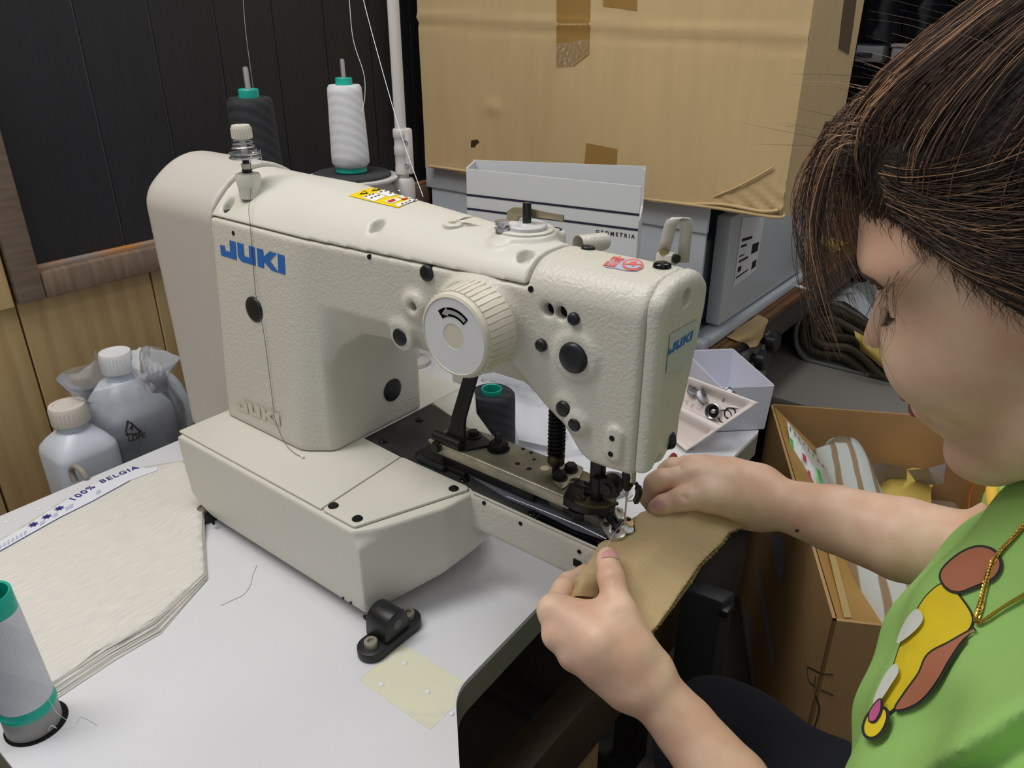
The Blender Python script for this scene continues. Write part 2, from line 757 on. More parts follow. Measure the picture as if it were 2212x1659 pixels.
# window-like frame of the black panel
fr = thing('trim_1', 'taupe wooden frame around the black panel on the wall', 'trim', (WX, yj0, zb))
fr['kind'] = 'structure'
box('jamb', (WX - 0.014, yj0, zb), (WX + 0.018, yj1, 1.9), M_fr, fr, 0.003)
box('bottom_rail', (WX - 0.014, yj1 + 0.0008, zb), (WX + 0.018, edges[-1], zb + 0.042), M_fr_h, fr, 0.003)
box('ledge', (WX - 0.014, yj1 + 0.0008, zb + 0.04), (WX + 0.004, edges[-1], zt + 0.001), M_org, fr, 0.0015)

# ================================================================== SEWING TABLE
M_top = mat('white_laminate', (224, 224, 228), 0.32, noise=0.03, nscale=5)
M_edge = mat('grey_table_edge', (128, 130, 112), 0.5)
M_leg = mat('stand_steel', (60, 58, 56), 0.5, metal=0.3)
tb = thing('sewing_table', 'white laminate sewing table top with grey green edge', 'table', (-0.7, 0.6, FLOOR_Z))
pl = [(-1.058, .096), (-.31, .096), (-.31, .325), (-.384, .401), (-.394, .60), (-.394, .77), (-.352, .82), (-.352, 1.10), (-1.058, 1.10)]
rr = [.012, .01, .02, .02, .0, .02, .02, .012, .012]
pl = rounded_poly(pl, rr, 6)
prism('tabletop', pl, (0, 0, -0.006), (1, 0, 0), (0, 1, 0), 0.006, M_top, tb)
pe = []
prism('table_edge', [(a * 1.0, b) for a, b in pl], (0, 0, -0.042), (1, 0, 0), (0, 1, 0), 0.0359, M_edge, tb)
for x in (-1.0, -0.47):
    for y in (0.2, 0.98):
        box('leg', (x - .025, y - .025, FLOOR_Z + .03), (x + .025, y + .025, -.0425), M_leg, tb, .003)
for y in (0.2, 0.98):
    box('foot_bar', (-1.04, y - .03, FLOOR_Z), (-.40, y + .03, FLOOR_Z + .03), M_leg, tb, .004)
# brown beam of the stand below the table
M_beam = mat('brown_beam', (78, 62, 44), 0.6, noise=0.2)
box('cross_beam', (-.46, .17, -.42), (-.41, 1.01, -.30), M_beam, tb, .003)

# ================================================================== WOODEN DESK BEHIND
M_desk = wood_mat('walnut_desk', (122, 84, 50), (78, 50, 30), (4, .5, 4), 4.0, 5.0, 0.4, 'X', 0.6)
M_deskedge = mat('desk_edge', (62, 54, 52), 0.5)
dk = thing('wooden_desk', 'brown wood grain desk under the plastic drawer unit', 'desk', (-.9, 2.2, FLOOR_Z))
box('desktop', (-1.29, 1.125, -.012), (-.53, 3.3, .0), M_desk, dk, .002)
box('desk_edge', (-1.288, 1.126, -.072), (-.532, 3.298, -.0125), M_deskedge, dk, .002)
for x in (-1.25, -.58):
    for y in (1.17, 3.25):
        box('leg', (x - .025, y - .025, FLOOR_Z), (x + .025, y + .025, -.0725), M_deskedge, dk, .002)

# plastic drawer unit
M_pp = mat('frosted_plastic', (208, 214, 222), 0.35, trans=0.12, noise=.04, nscale=4)
M_pp2 = mat('frosted_drawer_plastic', (216, 222, 226), 0.3, trans=0.25)
M_paper = mat('white_paper', (226, 226, 228), 0.6)
M_ink = mat('black_ink', (30, 30, 34), 0.6)
M_inside = mat('drawer_inside', (96, 104, 110), 0.6)
dw = thing('drawer_unit', 'frosted white plastic drawer box under the cardboard carton', 'drawer box', (-.93, 1.6, 0))
X0, X1, Y0, Y1, Z1 = -1.285, -.582, 1.33, 1.93, .288
bm = bmesh.new()
t = .006
add_box(bm, (X0, Y0, .002), (X1, Y0 + t, Z1))
add_box(bm, (X0, Y1 - t, .002), (X1, Y1, Z1))
add_box(bm, (X0, Y0, .002), (X0 + t, Y1, Z1))
add_box(bm, (X0, Y0, .002), (X1, Y1, .010))
add_box(bm, (X0, Y0, Z1 - .008), (X1, Y1, Z1))
from_bm('body', bm, M_pp, dw, True, 30)
box('top_rim', (X0 - .006, Y0 - .007, Z1 - .052), (X1 + .004, Y0 + .004, Z1 + .002), M_pp, dw, .004)
box('base_rim', (X0, Y0 - .004, .001), (X1 + .022, Y0 + .03, .022), M_pp, dw, .004)
box('base_rim', (X1 - .02, Y0 + .03, .001), (X1 + .022, Y1, .022), M_pp, dw, .004)
dr = box('drawer', (X1 - .02, Y0 + .085, .028), (X1 + .012, Y1 - .025, Z1 - .035), M_pp2, dw, .006)
box('drawer_floor', (X0 + .03, Y0 + .02, .03), (X1 - .03, Y1 - .03, .20), M_inside, dw, .004)
# label on the drawer front
xl = X1 + .0125
pc = [onx(p[0], p[1], xl) for p in ((1604, 470), (1583, 622), (1632, 583), (1652, 468))]
lab = mesh('label_sheet', [tuple(p + np.array([.0004, 0, 0])) for p in pc], [(0, 1, 2, 3)], M_paper, dw, False)


def lquad(u0, v0, u1, v1, name, m, par, dx=.0008):
    q = []
    for (u, v) in ((u0, v0), (u1, v0), (u1, v1), (u0, v1)):
        top = pc[0] * (1 - u) + pc[3] * u
        bot = pc[1] * (1 - u) + pc[2] * u
        q.append(tuple(top * (1 - v) + bot * v + np.array([dx, 0, 0])))
    return mesh(name, q, [(0, 1, 2, 3)], m, par, False)


for (u0, v0, u1, v1) in ((.1, .30, .55, .345), (.1, .40, .35, .435), (.08, .55, .3, .57), (.1, .62, .5, .655), (.06, .86, .6, .885), (.62, .45, .92, .62), (.75, .78, .95, .92), (.1, .72, .25, .8)):
    lquad(u0, v0, u1, v1, 'print_line', M_ink, lab)

# ================================================================== BIG CARDBOARD CARTON
M_card = mat('kraft_cardboard', (204, 176, 130), 0.75, noise=.06, nscale=5, stretch=(8, 8, 1.2))
M_cardin = mat('kraft_edge', (206, 178, 132), 0.8)
M_tape = mat('brown_packing_tape', (160, 124, 70), 0.25)
M_ctape = film_mat('clear_tape', (200, 190, 170), .10, .08, .5, 120)
M_dtape = mat('dark_side_tape', (110, 94, 76), 0.3)
cx0, cx1, cy0, cy1, cz0, cz1 = -1.262, -.437, 1.295, 1.56, .2905, .97
ct = thing('cardboard_carton', 'large brown cardboard carton with tape strips on the drawer unit', 'carton', (-.85, 1.43, .29))
# creased front face
nx, nz = 90, 70
vs, fs = [], []


def front_y(x, z):
    zc = .597 - (x + 1.22) * .034
    d = z - zc
    y = cy0 - .0045 * math.exp(-(d / .006) ** 2) + .003 * math.exp(-((d + .012) / .006) ** 2)
    y += .003 * math.sin(x * 9 + z * 5) * math.sin(z * 7 - x * 3)
    # crushed bottom right corner
    a = max(0, 1 - math.hypot((x - cx1) / .16, (z - cz0) / .07))
    y += a * .006 * math.sin((x * .6 + z) * 260)
    y -= .005 * math.exp(-(((x + 1.06) / .02) ** 2 + ((z - .43) / .012) ** 2))
    return y


for j in range(nz + 1):
    for i in range(nx + 1):
        x = cx0 + (cx1 - cx0) * i / nx
        z = cz0 + (cz1 - cz0) * (j / nz) ** 1.3
        if j == 0:
            z += .003 * math.sin(x * 40) + .004 * (i / nx - .5)
        vs.append((x, front_y(x, z), z))
for j in range(nz):
    for i in range(nx):
        a = j * (nx + 1) + i
        fs.append((a, a + 1, a + nx + 2, a + nx + 1))
cface = mesh('front_panel', vs, fs, M_card, ct, True, 180)
bm = bmesh.new()
add_box(bm, (cx1 - .006, cy0 + .003, cz0), (cx1, cy1, cz1))
add_box(bm, (cx0, cy0 + .003, cz0), (cx0 + .006, cy1, cz1))
add_box(bm, (cx0, cy1 - .006, cz0), (cx1, cy1, cz1))
add_box(bm, (cx0 + .003, cy0 + .006, cz0), (cx1 - .003, cy1, cz0 + .006))
add_box(bm, (cx0 + .003, cy0 + .006, cz1 - .006), (cx1 - .003, cy1, cz1))
cside = from_bm('side_panels', bm, M_card, ct, False)
for (x, r, dz) in ((cx1 - .002, .0035, 0), (cx1 - .012, .0028, .004)):
    pass
tube('bottom_fold', [(cx0 + .01, cy0 + .001, cz0 + .002), (-1.0, cy0 - .001, cz0 + .003), (-.7, cy0, cz0 + .001), (-.55, cy0 - .003, cz0 + .004), (cx1 - .01, cy0 - .002, cz0 + .003), (cx1 - .002, cy0 + .02, cz0 + .004)], .0032, M_cardin, ct, 8, 6)
tube('crushed_fold', [(-.60, cy0 - .001, cz0 + .004), (-.54, cy0 - .004, cz0 + .012), (-.47, cy0 - .005, cz0 + .010), (cx1 - .004, cy0 - .004, cz0 + .016)], [.0012] + [.003] * 17 + [.001], M_cardin, ct, 8, 6)
tube('crushed_fold', [(-.56, cy0 - .002, cz0 + .022), (-.51, cy0 - .004, cz0 + .05), (-.46, cy0 - .003, cz0 + .085)], [.0008] + [.002] * 11 + [.0006], M_cardin, ct, 8, 6)
bv = bvh_of([cface, cside])
decal('tape_strip', [(1203, -40), (1277, -40), (1273, 118), (1240, 143), (1202, 145)], bv, M_tape, ct, 12, .0007)
decal('tape_end', [(1203, 95), (1273, 85), (1272, 116), (1240, 143), (1202, 146)], bv, M_ctape, ct, 8, .0022)
decal('tape_strip', [(1303, -40), (1378, -40), (1376, 24), (1340, 18), (1303, 14)], bv, M_tape, ct, 12, .0007)
decal('tape_strip', [(1267, 309), (1334, 322), (1332, 362), (1262, 361)], bv, M_tape, ct, 12, .0007)
decal('torn_hole', [(1018, 303), (1032, 301), (1036, 308), (1030, 311), (1026, 318), (1017, 318)], bv, mat('hole_dark', (62, 46, 30), .9), ct, 4, .0006)
decal('tape_strip', [(1826, -20), (1852, -20), (1842, 60), (1833, 118), (1823, 112), (1811, 105), (1818, 40)], bv, M_dtape, ct, 10, .0007)
decal('tape_strip', [(1783, 262), (1794, 264), (1780, 330), (1758, 385), (1741, 398), (1752, 340), (1768, 300)], bv, M_dtape, ct, 10, .0007)

# ================================================================== MAGAZINE FILE
M_file = mat('white_file_board', (214, 216, 218), 0.5)
M_navy = mat('navy_line', (36, 36, 62), 0.5)
mf = thing('magazine_file', 'white magazine file with navy lines behind the sewing machine', 'magazine file', (-.72, 1.05, 0))
zt2 = .375
A, B, C_, D_ = [onz(p[0], p[1], zt2)[:2] for p in ((1007, 365), (1022, 351), (1395, 365), (1385, 403))]


def wall_panel(name, a, b, z0, z1, m, par, th=.003):
    a, b = np.array(a), np.array(b)
    d = (b - a) / np.linalg.norm(b - a)
    n = np.array([d[1], -d[0]])
    p = [a, b, b - n * th, a - n * th]
    vs = [(q[0], q[1], z0) for q in p] + [(q[0], q[1], z1) for q in p]
    return mesh(name, vs, [(3, 2, 1, 0), (4, 5, 6, 7), (0, 1, 5, 4), (1, 2, 6, 5), (2, 3, 7, 6), (3, 0, 4, 7)], m, par, False)


fp = wall_panel('front_panel', A, D_, .001, zt2, M_file, mf)
wall_panel('back_panel', B, C_, .001, zt2 + .004, M_file, mf)
wall_panel('spine', B, A, .001, zt2 + .002, M_file, mf)
Dn = np.array(D_) + (np.array(C_) - np.array(D_)) * .12
wall_panel('side_flap', Dn, C_, .001, zt2 - .06, M_file, mf)
wall_panel('inner_flap', np.array(C_) + .012 * (np.array(D_) - np.array(C_)), np.array(C_), zt2 - .09, zt2, M_file, mf, .004)
dd = (np.array(D_) - np.array(A))
dd = dd / np.linalg.norm(dd)
nn = np.array([dd[1], -dd[0]])
ux = Vector((dd[0], dd[1], 0))


def on_file(px, py):
    # ray / front panel plane
    d = ray(px, py)
    n3 = np.array([nn[0], nn[1], 0])
    tt = ((np.array([A[0], A[1], 0]) - CAM) @ n3) / (d @ n3)
    return CAM + d * tt


for (p, q) in (((1005, 420), (1380, 464)), ((1005, 450), (1374, 496))):
    a, b = on_file(*p), on_file(*q)
    zz = (a[2] + b[2]) / 2
    wall_panel('navy_line', np.array(A) + nn * .0006, np.array(D_) + nn * .0006, zz - .0017, zz + .0017, M_navy, fp, .0005)
a = on_file(1287, 504)
text_obj('lettering', 'GEOMETRIA', a, ux, (0, 0, 1), .0085, M_ink, fp, .0002, .0001, 'LEFT', 1.5, .0006)
# ================================================================== SEWING MACHINE
M_cast = mat('cream_crackle_paint', (207, 203, 191), 0.34, bump=0.6, bscale=300, bdist=0.0012)
M_cream = mat('cream_smooth_paint', (212, 209, 198), 0.38, bump=0.12, bscale=500, bdist=0.0004)
M_motor = mat('motor_cover_grey', (196, 190, 182), 0.42, bump=0.08, bscale=600, bdist=0.0003)
M_cap = mat('black_plug', (26, 28, 32), 0.38)
M_hole = mat('black_hole', (8, 8, 8), 0.9)
M_blk = mat('blackened_steel', (34, 33, 33), 0.45, metal=0.35)
M_blk2 = mat('black_gloss', (14, 15, 18), 0.12)
M_steel = mat('worn_steel', (176, 170, 152), 0.34, metal=0.6, noise=.35, nscale=40)
M_chrome = mat('polished_steel', (206, 206, 210), 0.2, metal=.8)
M_plate = mat('dark_bed_plate', (74, 73, 74), 0.40, metal=0.55, noise=.3, nscale=25)
M_plast = mat('clear_grey_plastic', (112, 116, 124), 0.16, trans=.2)
M_blue = mat('logo_blue', (38, 104, 182), 0.4)
M_wwhite = mat('wheel_face_white', (222, 222, 224), 0.4)
M_wheel = mat('wheel_rim_cream', (214, 207, 190), 0.4)
M_yel = mat('label_yellow', (240, 208, 20), 0.4)
M_lwhite = mat('label_white', (238, 238, 240), 0.4)
M_lred = mat('label_red', (200, 44, 40), 0.4)
M_silver = mat('label_silver', (178, 184, 202), 0.3)
M_pinkred = mat('label_coral', (232, 104, 96), 0.4)

mc = thing('sewing_machine', 'cream bartack sewing machine with blue lettering and white handwheel on the white table', 'sewing machine', (-.6, .57, 0))
YC = .566
ZB = .126


def front_y0(X, Z):
    col = .474 + (Z - .126) * .0865
    arm = .4965 + (np.clip(X, -.70, -.39) + .686) * .0795
    t = sstep(-.70, -.655, X)
    y = col * (1 - t) + arm * t
    zc = np.where(X < -.41, .314, np.interp(np.clip(X, -.42, -.30), [-.42, -.405, -.383, -.365, -.346, -.33], [.314, .309, .289, .272, .255, .225]))
    ch = np.maximum(0, zc - Z) * .72 * sstep(-.665, -.625, X)
    return y + ch


def back_y0(X, Z):
    col = .682 - (Z - .126) * .10
    arm = .652 - (np.clip(X, -.70, -.39) + .686) * .138
    t = sstep(-.72, -.66, X)
    return col * (1 - t) + arm * t


def side_pt(px, py, it=8):
    y = .50
    for _ in range(it):
        p = ony(px, py, y)
        y = float(front_y0(np.array(p[0]), np.array(p[2])))
    return ony(px, py, y)


CROWN = .0455


def cover_top(X, Y):
    yf, yb = front_y0(X, .40 + 0 * X), back_y0(X, .40 + 0 * X)
    H = np.interp(np.clip(X, -1.1, -.39), [-1.1, -.845, -.70, -.60, -.39], [.046, .046, .043, .0365, .0235])
    yc = yf + .5 * (yb - yf)
    s = np.clip(np.abs(Y - yc) / np.maximum(.5 * (yb - yf), .01), 0, 1)
    p = np.interp(np.clip(X, -1.1, -.39), [-1.1, -.78, -.62, -.39], [2.0, 2.1, 2.8, 3.6])
    return .3855 + H * (1 - s ** p)


SIL = [(-.845, .1262), (-.845, .384), (-.391, .384), (-.391, .42), (-.272, .42), (-.272, .232), (-.302, .230), (-.318, .230), (-.329, .236), (-.340, .250),
       (-.350, .262), (-.368, .270), (-.40, .272), (-.50, .276), (-.585, .283), (-.625, .278), (-.648, .262), (-.659, .238), (-.660, .1262)]
whc = side_pt(1028, 703)
bosses = [(side_pt(1034, 700), .047, .012), (side_pt(898, 660), .0135, .006), (side_pt(879, 722), .0165, .010), (side_pt(1244, 770), .0215, .0028),
          (side_pt(1222, 881), .0118, .002), (side_pt(1249, 913), .0108, .006)]


def f_cast(X, Y, Z):
    d2 = sd_poly(X, Z, SIL) + 0 * Y
    yf, yb = front_y0(X, Z), back_y0(X, Z)
    dy = np.maximum(yf - Y, Y - yb)
    kk = np.where((X < -.39) & (Z > .36), .003, .006)
    d = smax(d2, dy, kk)
    d = smax(d, np.where(X > -.40, (Z - cover_top(X, Y)) * .8, -1.0), .006)
    for (p, r, h) in bosses:
        rr = np.sqrt((X - p[0]) ** 2 + (Z - p[2]) ** 2) - r
        c = smax(rr, np.maximum(p[1] - h - Y, Y - p[1] - .01), .005)
        d = smin(d, c, .008)
    # stadium boss with two screw holes
    a, b = side_pt(1331, 938), side_pt(1327, 980)
    st = sd_cap(X, Y * 0 + a[1], Z, (a[0], a[1], a[2]), (b[0], a[1], b[2]), .0085, .0085)
    d = smin(d, smax(st, np.maximum(a[1] - .004 - Y, Y - a[1] - .01), .003), .003)
    # recessed holes
    for (px, py, r) in ((898, 660, .0052), (1182, 671, .0062), (1210, 678, .0062)):
        p = side_pt(px, py)
        rr = np.sqrt((X - p[0]) ** 2 + (Z - p[2]) ** 2) - r
        d = np.maximum(d, -np.maximum(rr, Y - p[1] - .012))
    return d


V, F = surfnet(f_cast, (-.86, .44, .118), (-.262, .70, .414), .0024)
V = relax(V, F, 2, .5)
cast = net_mesh('head_casting', V, F, M_cast, mc)

# ---- top cover
def f_cover(X, Y, Z):
    yf, yb = front_y0(X, .40 + 0 * X), back_y0(X, .40 + 0 * X)
    d = (Z - cover_top(X, Y)) * .8
    d = np.maximum(d, .3848 - Z)
    d = smax(d, np.maximum(yf + .0004 - Y, Y - yb), .003)
    d = np.maximum(d, np.maximum(-.8445 - X, X + .3925))
    # raised ring of the bobbin winder and pillar of the tension post
    q = WIND
    r1 = np.sqrt((X - q[0]) ** 2 + (Y - q[1]) ** 2)
    d = smin(d, smax(r1 - .031, np.abs(Z - q[2] + .012) - .0135, .004), .006)
    for e in EARS:
        r2 = np.sqrt((X - e[0]) ** 2 + (Y - e[1]) ** 2)
        d = smin(d, smax(r2 - .0105, np.abs(Z - e[2] + .012) - .0125, .004), .006)
    for (h, r) in TOPHOLES:
        rr = np.sqrt((X - h[0]) ** 2 + (Y - h[1]) ** 2) - r
        d = np.maximum(d, -np.maximum(rr, h[2] - .009 - Z))
    return d


def top_pt(px, py, it=12):
    d = ray(px, py)
    for k in range(400):
        p = CAM + d * (.45 + k * .0025)
        yf = float(front_y0(np.array(p[0]), np.array(.40)))
        if p[1] > yf and p[2] < float(cover_top(np.array(p[0]), np.array(p[1]))):
            return p
    return onz(px, py, .41)


WIND = np.array([-.436, .578, .4150])
EARS = [onz(1083, 521, .411), onz(1200, 497, .4125)]
TOPHOLES = [(top_pt(493, 441), .0078), (top_pt(815, 487), .0078), (top_pt(1136, 551), .0080)]
V, F = surfnet(f_cover, (-.855, .46, .378), (-.384, .70, .436), .0022)
V = relax(V, F, 2, .4)
cover = net_mesh('top_cover', V, F, M_cream, mc)
bvc = bvh_of([cover])


def hit_on(bv, px, py):
    for k in range(60):
        h_ = bv.ray_cast(Vector(CAM), Vector(ray(px, py + k * 1.5)).normalized())[0]
        if h_ is not None:
            return np.array(h_)


for h, r in TOPHOLES[:1]:
    lathe('screw_head', (h[0], h[1], h[2] - .0092), (0, 0, 1), [(r * .8, 0), (r * .8, .002), (0, .003)], M_cap, cover, 20)


# ---- motor cover
def f_motor(X, Y, Z):
    Xc = np.clip(X, -.90, -.845)
    yf = .4975 + .003 * sstep(.40, .1, Z) + 0 * X
    yb = .655 + 0 * X
    yc, hw = .5765, .079
    s = np.clip(np.abs(Y - yc) / hw, 0, 1)
    zt = .3900 + .0475 * (1 - s ** 2.0)
    d = smax((Z - zt) * .85, np.maximum(yf - Y, Y - yb), .014)
    d = smax(d, -1.012 - X, .030)
    d = np.maximum(d, X + .8465)
    return np.maximum(d, .052 - Z)


V, F = surfnet(f_motor, (-1.03, .47, .046), (-.838, .68, .446), .003)
V = relax(V, F, 2, .5)
net_mesh('motor_cover', V, F, M_motor, mc)
box('motor_gap', (-.8463, .50, .128), (-.8448, .66, .383), M_hole, mc, 0)

# ---- face plate
FP = [(.5235, .236), (.5235, .42), (.6115, .42), (.6085, .37), (.600, .335), (.586, .285), (.569, .248), (.552, .237)]


def f_face(X, Y, Z):
    d2 = sd_poly(Y, Z, FP) + 0 * X
    d2 = smax(d2, (Z - cover_top(-.39 + 0 * X, Y)) * .8, .004)
    d = np.maximum(smax(X + .2575, d2, .011), -.2722 - X)
    for (px, py, r) in ((1483, 643, .0075), (1421, 999, .0070)):
        p = onx(px, py, -.258)
        rr = np.sqrt((Y - p[1]) ** 2 + (Z - p[2]) ** 2) - r
        d = np.maximum(d, -np.maximum(rr, -.264 - X))
    return d


V, F = surfnet(f_face, (-.276, .515, .228), (-.252, .620, .418), .0014)
V = relax(V, F, 2, .5)
face = net_mesh('face_plate', V, F, M_cast, mc)

# ---- base
base_top = rounded_poly([(-.862, .411), (-.526, .411), (-.476, .536), (-.476, .60), (-.526, .735), (-.862, .735)], [.006, .006, .02, .02, .02, .006], 5)
bo = [(-.855, .4075), (-.519, .4075), (-.481, .5), (-.474, .545), (-.474, .60), (-.50, .622), (-.590, .680), (-.64, .735), (-.855, .738)]
# side silhouette cut (raised rear corner) done with two prisms
BSIL = [(-.858, .112), (-.850, .040), (-.823, .018), (-.812, .006), (-.50, .006), (-.47, .006), (-.46, .126), (-.858, .126)]


def f_base(X, Y, Z):
    P = sd_poly(X, Y, bo) + 0 * Z
    S = sd_poly(X, Z, BSIL) + 0 * Y
    d = smax(P, np.maximum(S, Z - .1225), .0035)
    # sloping underside towards the bed
    u = .006 + np.maximum(0, X + .525) * .55 + np.maximum(0, Y - .50) * .10
    d = smax(d, (u - Z) * .85, .022)
    # corner scoop under the cover
    q = sd_cap(X, Y, Z, (-.530, .385, .1185), (-.455, .462, .1185), .013, .022)
    d = smax(d, -q, .004)
    # notch over the front foot
    a = np.maximum(np.maximum(X * 0 + (-.503 - X), Y - .442), Z - .048)
    return np.maximum(d, -a)


V, F = surfnet(f_base, (-.87, .395, .0), (-.455, .745, .13), .0026)
V = relax(V, F, 1, .4)
net_mesh('base_body', V, F, M_cream, mc)
bev = .0025
prism('base_top_cover', [(-.859, .4125), (-.5815, .4125), (-.5915, .541), (-.660, .545), (-.66, .735), (-.859, .735)], (0, 0, .1228), (1, 0, 0), (0, 1, 0), .0032, M_cream, mc, .0015)
prism('base_side_cover', rounded_poly([(-.5795, .4125), (-.5285, .4125), (-.4815, .5375), (-.486, .542), (-.5895, .542)], .004, 4), (0, 0, .1228), (1, 0, 0), (0, 1, 0), .0034, M_cream, mc, .0014)
prism('base_rear_cover', rounded_poly([(-.6595, .668), (-.512, .626), (-.507, .630), (-.594, .683), (-.64, .733), (-.6595, .733)], .004, 4), (0, 0, .1228), (1, 0, 0), (0, 1, 0), .0032, M_cream, mc, .0015)


def slot_screw(p, axis, r, h, m, parent, ang=0.6):
    s = lathe('screw', p, axis, [(r, -.002), (r, h * .5), (r * .85, h), (0, h)], m, parent, 20)
    x, y, z = frame(axis)
    d = x * math.cos(ang) + y * math.sin(ang)
    e = z.cross(d)
    c = Vector([float(v) for v in p]) + z * (h + .0001)
    q = [c + d * r * .9 + e * r * .12, c + d * r * .9 - e * r * .12, c - d * r * .9 - e * r * .12, c - d * r * .9 + e * r * .12]
    mesh('slot', q, [(0, 1, 2, 3)], M_hole, s, False)
    return s


for px, py in ((720, 1093), (772, 1121), (980, 1056)):
    slot_screw(onz(px, py, .1262), (0, 0, 1), .0058, .0016, M_blk2, mc)

# ---- bed arm
BED = [(-.48, .535), (-.275, .535), (-.262, .548), (-.262, .588), (-.275, .60), (-.48, .60)]


def f_bed(X, Y, Z):
    P = sd_poly(X, Y, BED) + 0 * Z
    return smax(P, np.maximum(Z - .1240, .076 - Z), .007)


V, F = surfnet(f_bed, (-.49, .525, .07), (-.255, .61, .13), .0022)
net_mesh('bed_arm', relax(V, F, 1, .5), F, M_cast, mc)
box('bed_rim', (-.475, .5358, .1238), (-.268, .538, .1262), M_cream, mc, .0006)
prism('bed_plate', [(-.6595, .5435), (-.59, .5435), (-.484, .5435), (-.474, .5385), (-.392, .5385), (-.392, .600), (-.48, .600), (-.51, .625), (-.659, .665)], (0, 0, .1225), (1, 0, 0), (0, 1, 0), .0031, M_plate, mc, .0006)
box('throat_plate', (-.391, .5385, .1225), (-.266, .598, .1252), M_blk2, mc, .0006)
for px, py in ((828, 952), (906, 906), (1003, 1036), (1151, 1109)):
    slot_screw(onz(px, py, .1262), (0, 0, 1), .0055, .0014, M_blk2, mc, 1.1)
for px, py in ((1045, 1087), (1124, 1131), (1251, 1192)):
    p = ony(px, py, .5346)
    lathe('screw_hole', (p[0], p[1], p[2]), (0, -1, 0), [(.0024, -.001), (.0024, .0003), (0, .0003)], M_hole, mc, 14)
p = ony(1245, 1216, .5346)
box('square_notch', (p[0] - .0035, .5338, p[2] - .004), (p[0] + .006, .536, p[2] + .004), M_hole, mc, 0)

# ---- plugs, holes on the side
def cap_at(px, py, ry, h=.004, name='plug', m=None, lift=0.0):
    p = side_pt(px, py)
    r = ry * depth_of(p) / FPX
    return dome_cap(name, p + np.array([0, -lift, 0]), (0, -1, 0.0), r, h, m or M_cap, mc)


cap_at(550, 669, 29, .003)
cap_at(922, 590, 18.5, .003)
cap_at(879, 722, 19.5, .002, lift=.0105)
cap_at(1241, 688, 14.5, .005)
cap_at(1171, 745, 14.5, .005)
cap_at(1244, 770, 35.5, .006, lift=.0025)
cap_at(1222, 880, 18.5, .005, lift=.002)
cap_at(1249, 912, 15.0, .0025, lift=.006)
for px, py, r, lift in ((797, 555, .0026, 0), (1146, 625, .0028, 0), (504, 504, .0028, 0), (1327, 943, .0026, .0041), (1324, 977, .0026, .0041)):
    p = side_pt(px, py)
    lathe('screw_hole', p + np.array([0, -lift, 0]), (0, -1, 0), [(r, -.002), (r, .0004), (0, .0004)], M_hole, mc, 16)
for px, py, r in ((898, 660, .0050), (1182, 671, .0060), (1210, 678, .0060)):
    p = side_pt(px, py)
    lathe('bore', p + np.array([0, .0095, 0]), (0, -1, 0), [(r, -.001), (r, 0), (0, 0)], M_hole, mc, 18)
p = onx(847, 842, -.6602)
dome_cap('plug', p, (1, 0, 0), 26 * depth_of(p) / FPX, .003, M_cap, mc)
p = onx(1448, 943, -.262)
dome_cap('plug', np.array([-.2605, p[1] - .006, p[2]]), (.5, .85, -.1), .009, .004, M_cap, mc)

# ---- lettering JUKI on the column and on the face plate
JUKI = {
    'J': [(0, .24), (0, 0), (1.0, 0), (1.0, 1.0), (.62, 1.0), (.62, .34), (.30, .34), (.30, .60), (0, .60)],
    'U': [(0, 1), (0, .22), (.18, 0), (1.05, 0), (1.05, 1), (.70, 1), (.70, .34), (.38, .34), (.38, 1)],
    'K': [(0, 0), (.36, 0), (.36, .36), (.80, 0), (1.22, 0), (.72, .5), (1.14, 1), (.74, 1), (.36, .62), (.36, 1), (0, 1)],
    'I': [(0, 0), (.38, 0), (.38, 1), (0, 1)],
}
JOFF = [('J', 0), ('U', 1.10), ('K', 2.28), ('I', 3.46)]


def juki(a, b, d, m, parent, lift, nrm):
    """a: lower left corner, b: lower right, d: up vector for full height; all world vectors"""
    a, b, d, nrm = [np.asarray(v, float) for v in (a, b, d, nrm)]
    tot = 3.84
    for ch, off in JOFF:
        v2, f2 = tri_fill(JUKI[ch], .25)
        vs = [a + (b - a) * ((x + off) / tot) + d * y + nrm * lift for x, y in v2]
        mesh('letter', vs, f2, m, parent, False)


a, b = side_pt(478, 551), side_pt(617, 593)
up = side_pt(469, 527) - side_pt(475, 552)
up = side_pt(615, 553) - side_pt(617, 594)
juki(a, b, up, M_blue, mc, .0006, (0, -1, 0))
a, b = side_pt(515, 884), side_pt(607, 920)
M_emb = mat('embossed_cream', (208, 202, 184), 0.35)
juki(a, b, (0, 0, .017), M_emb, mc, .0010, (0, -1, 0))

bvf = bvh_of([face])
M_fl = mat('pale_logo_plate', (190, 198, 192), 0.35)
decal('logo_plate', [(1446, 722), (1503, 690), (1499, 748), (1487, 770), (1472, 800), (1437, 806)], bvf, M_fl, face, 6, .0008)
pa, pb = onx(1443, 768, -.2565), onx(1494, 734, -.2565)
juki(pa, pb, (0, .002, .0085), M_blue, face, .0, (1, 0, 0))

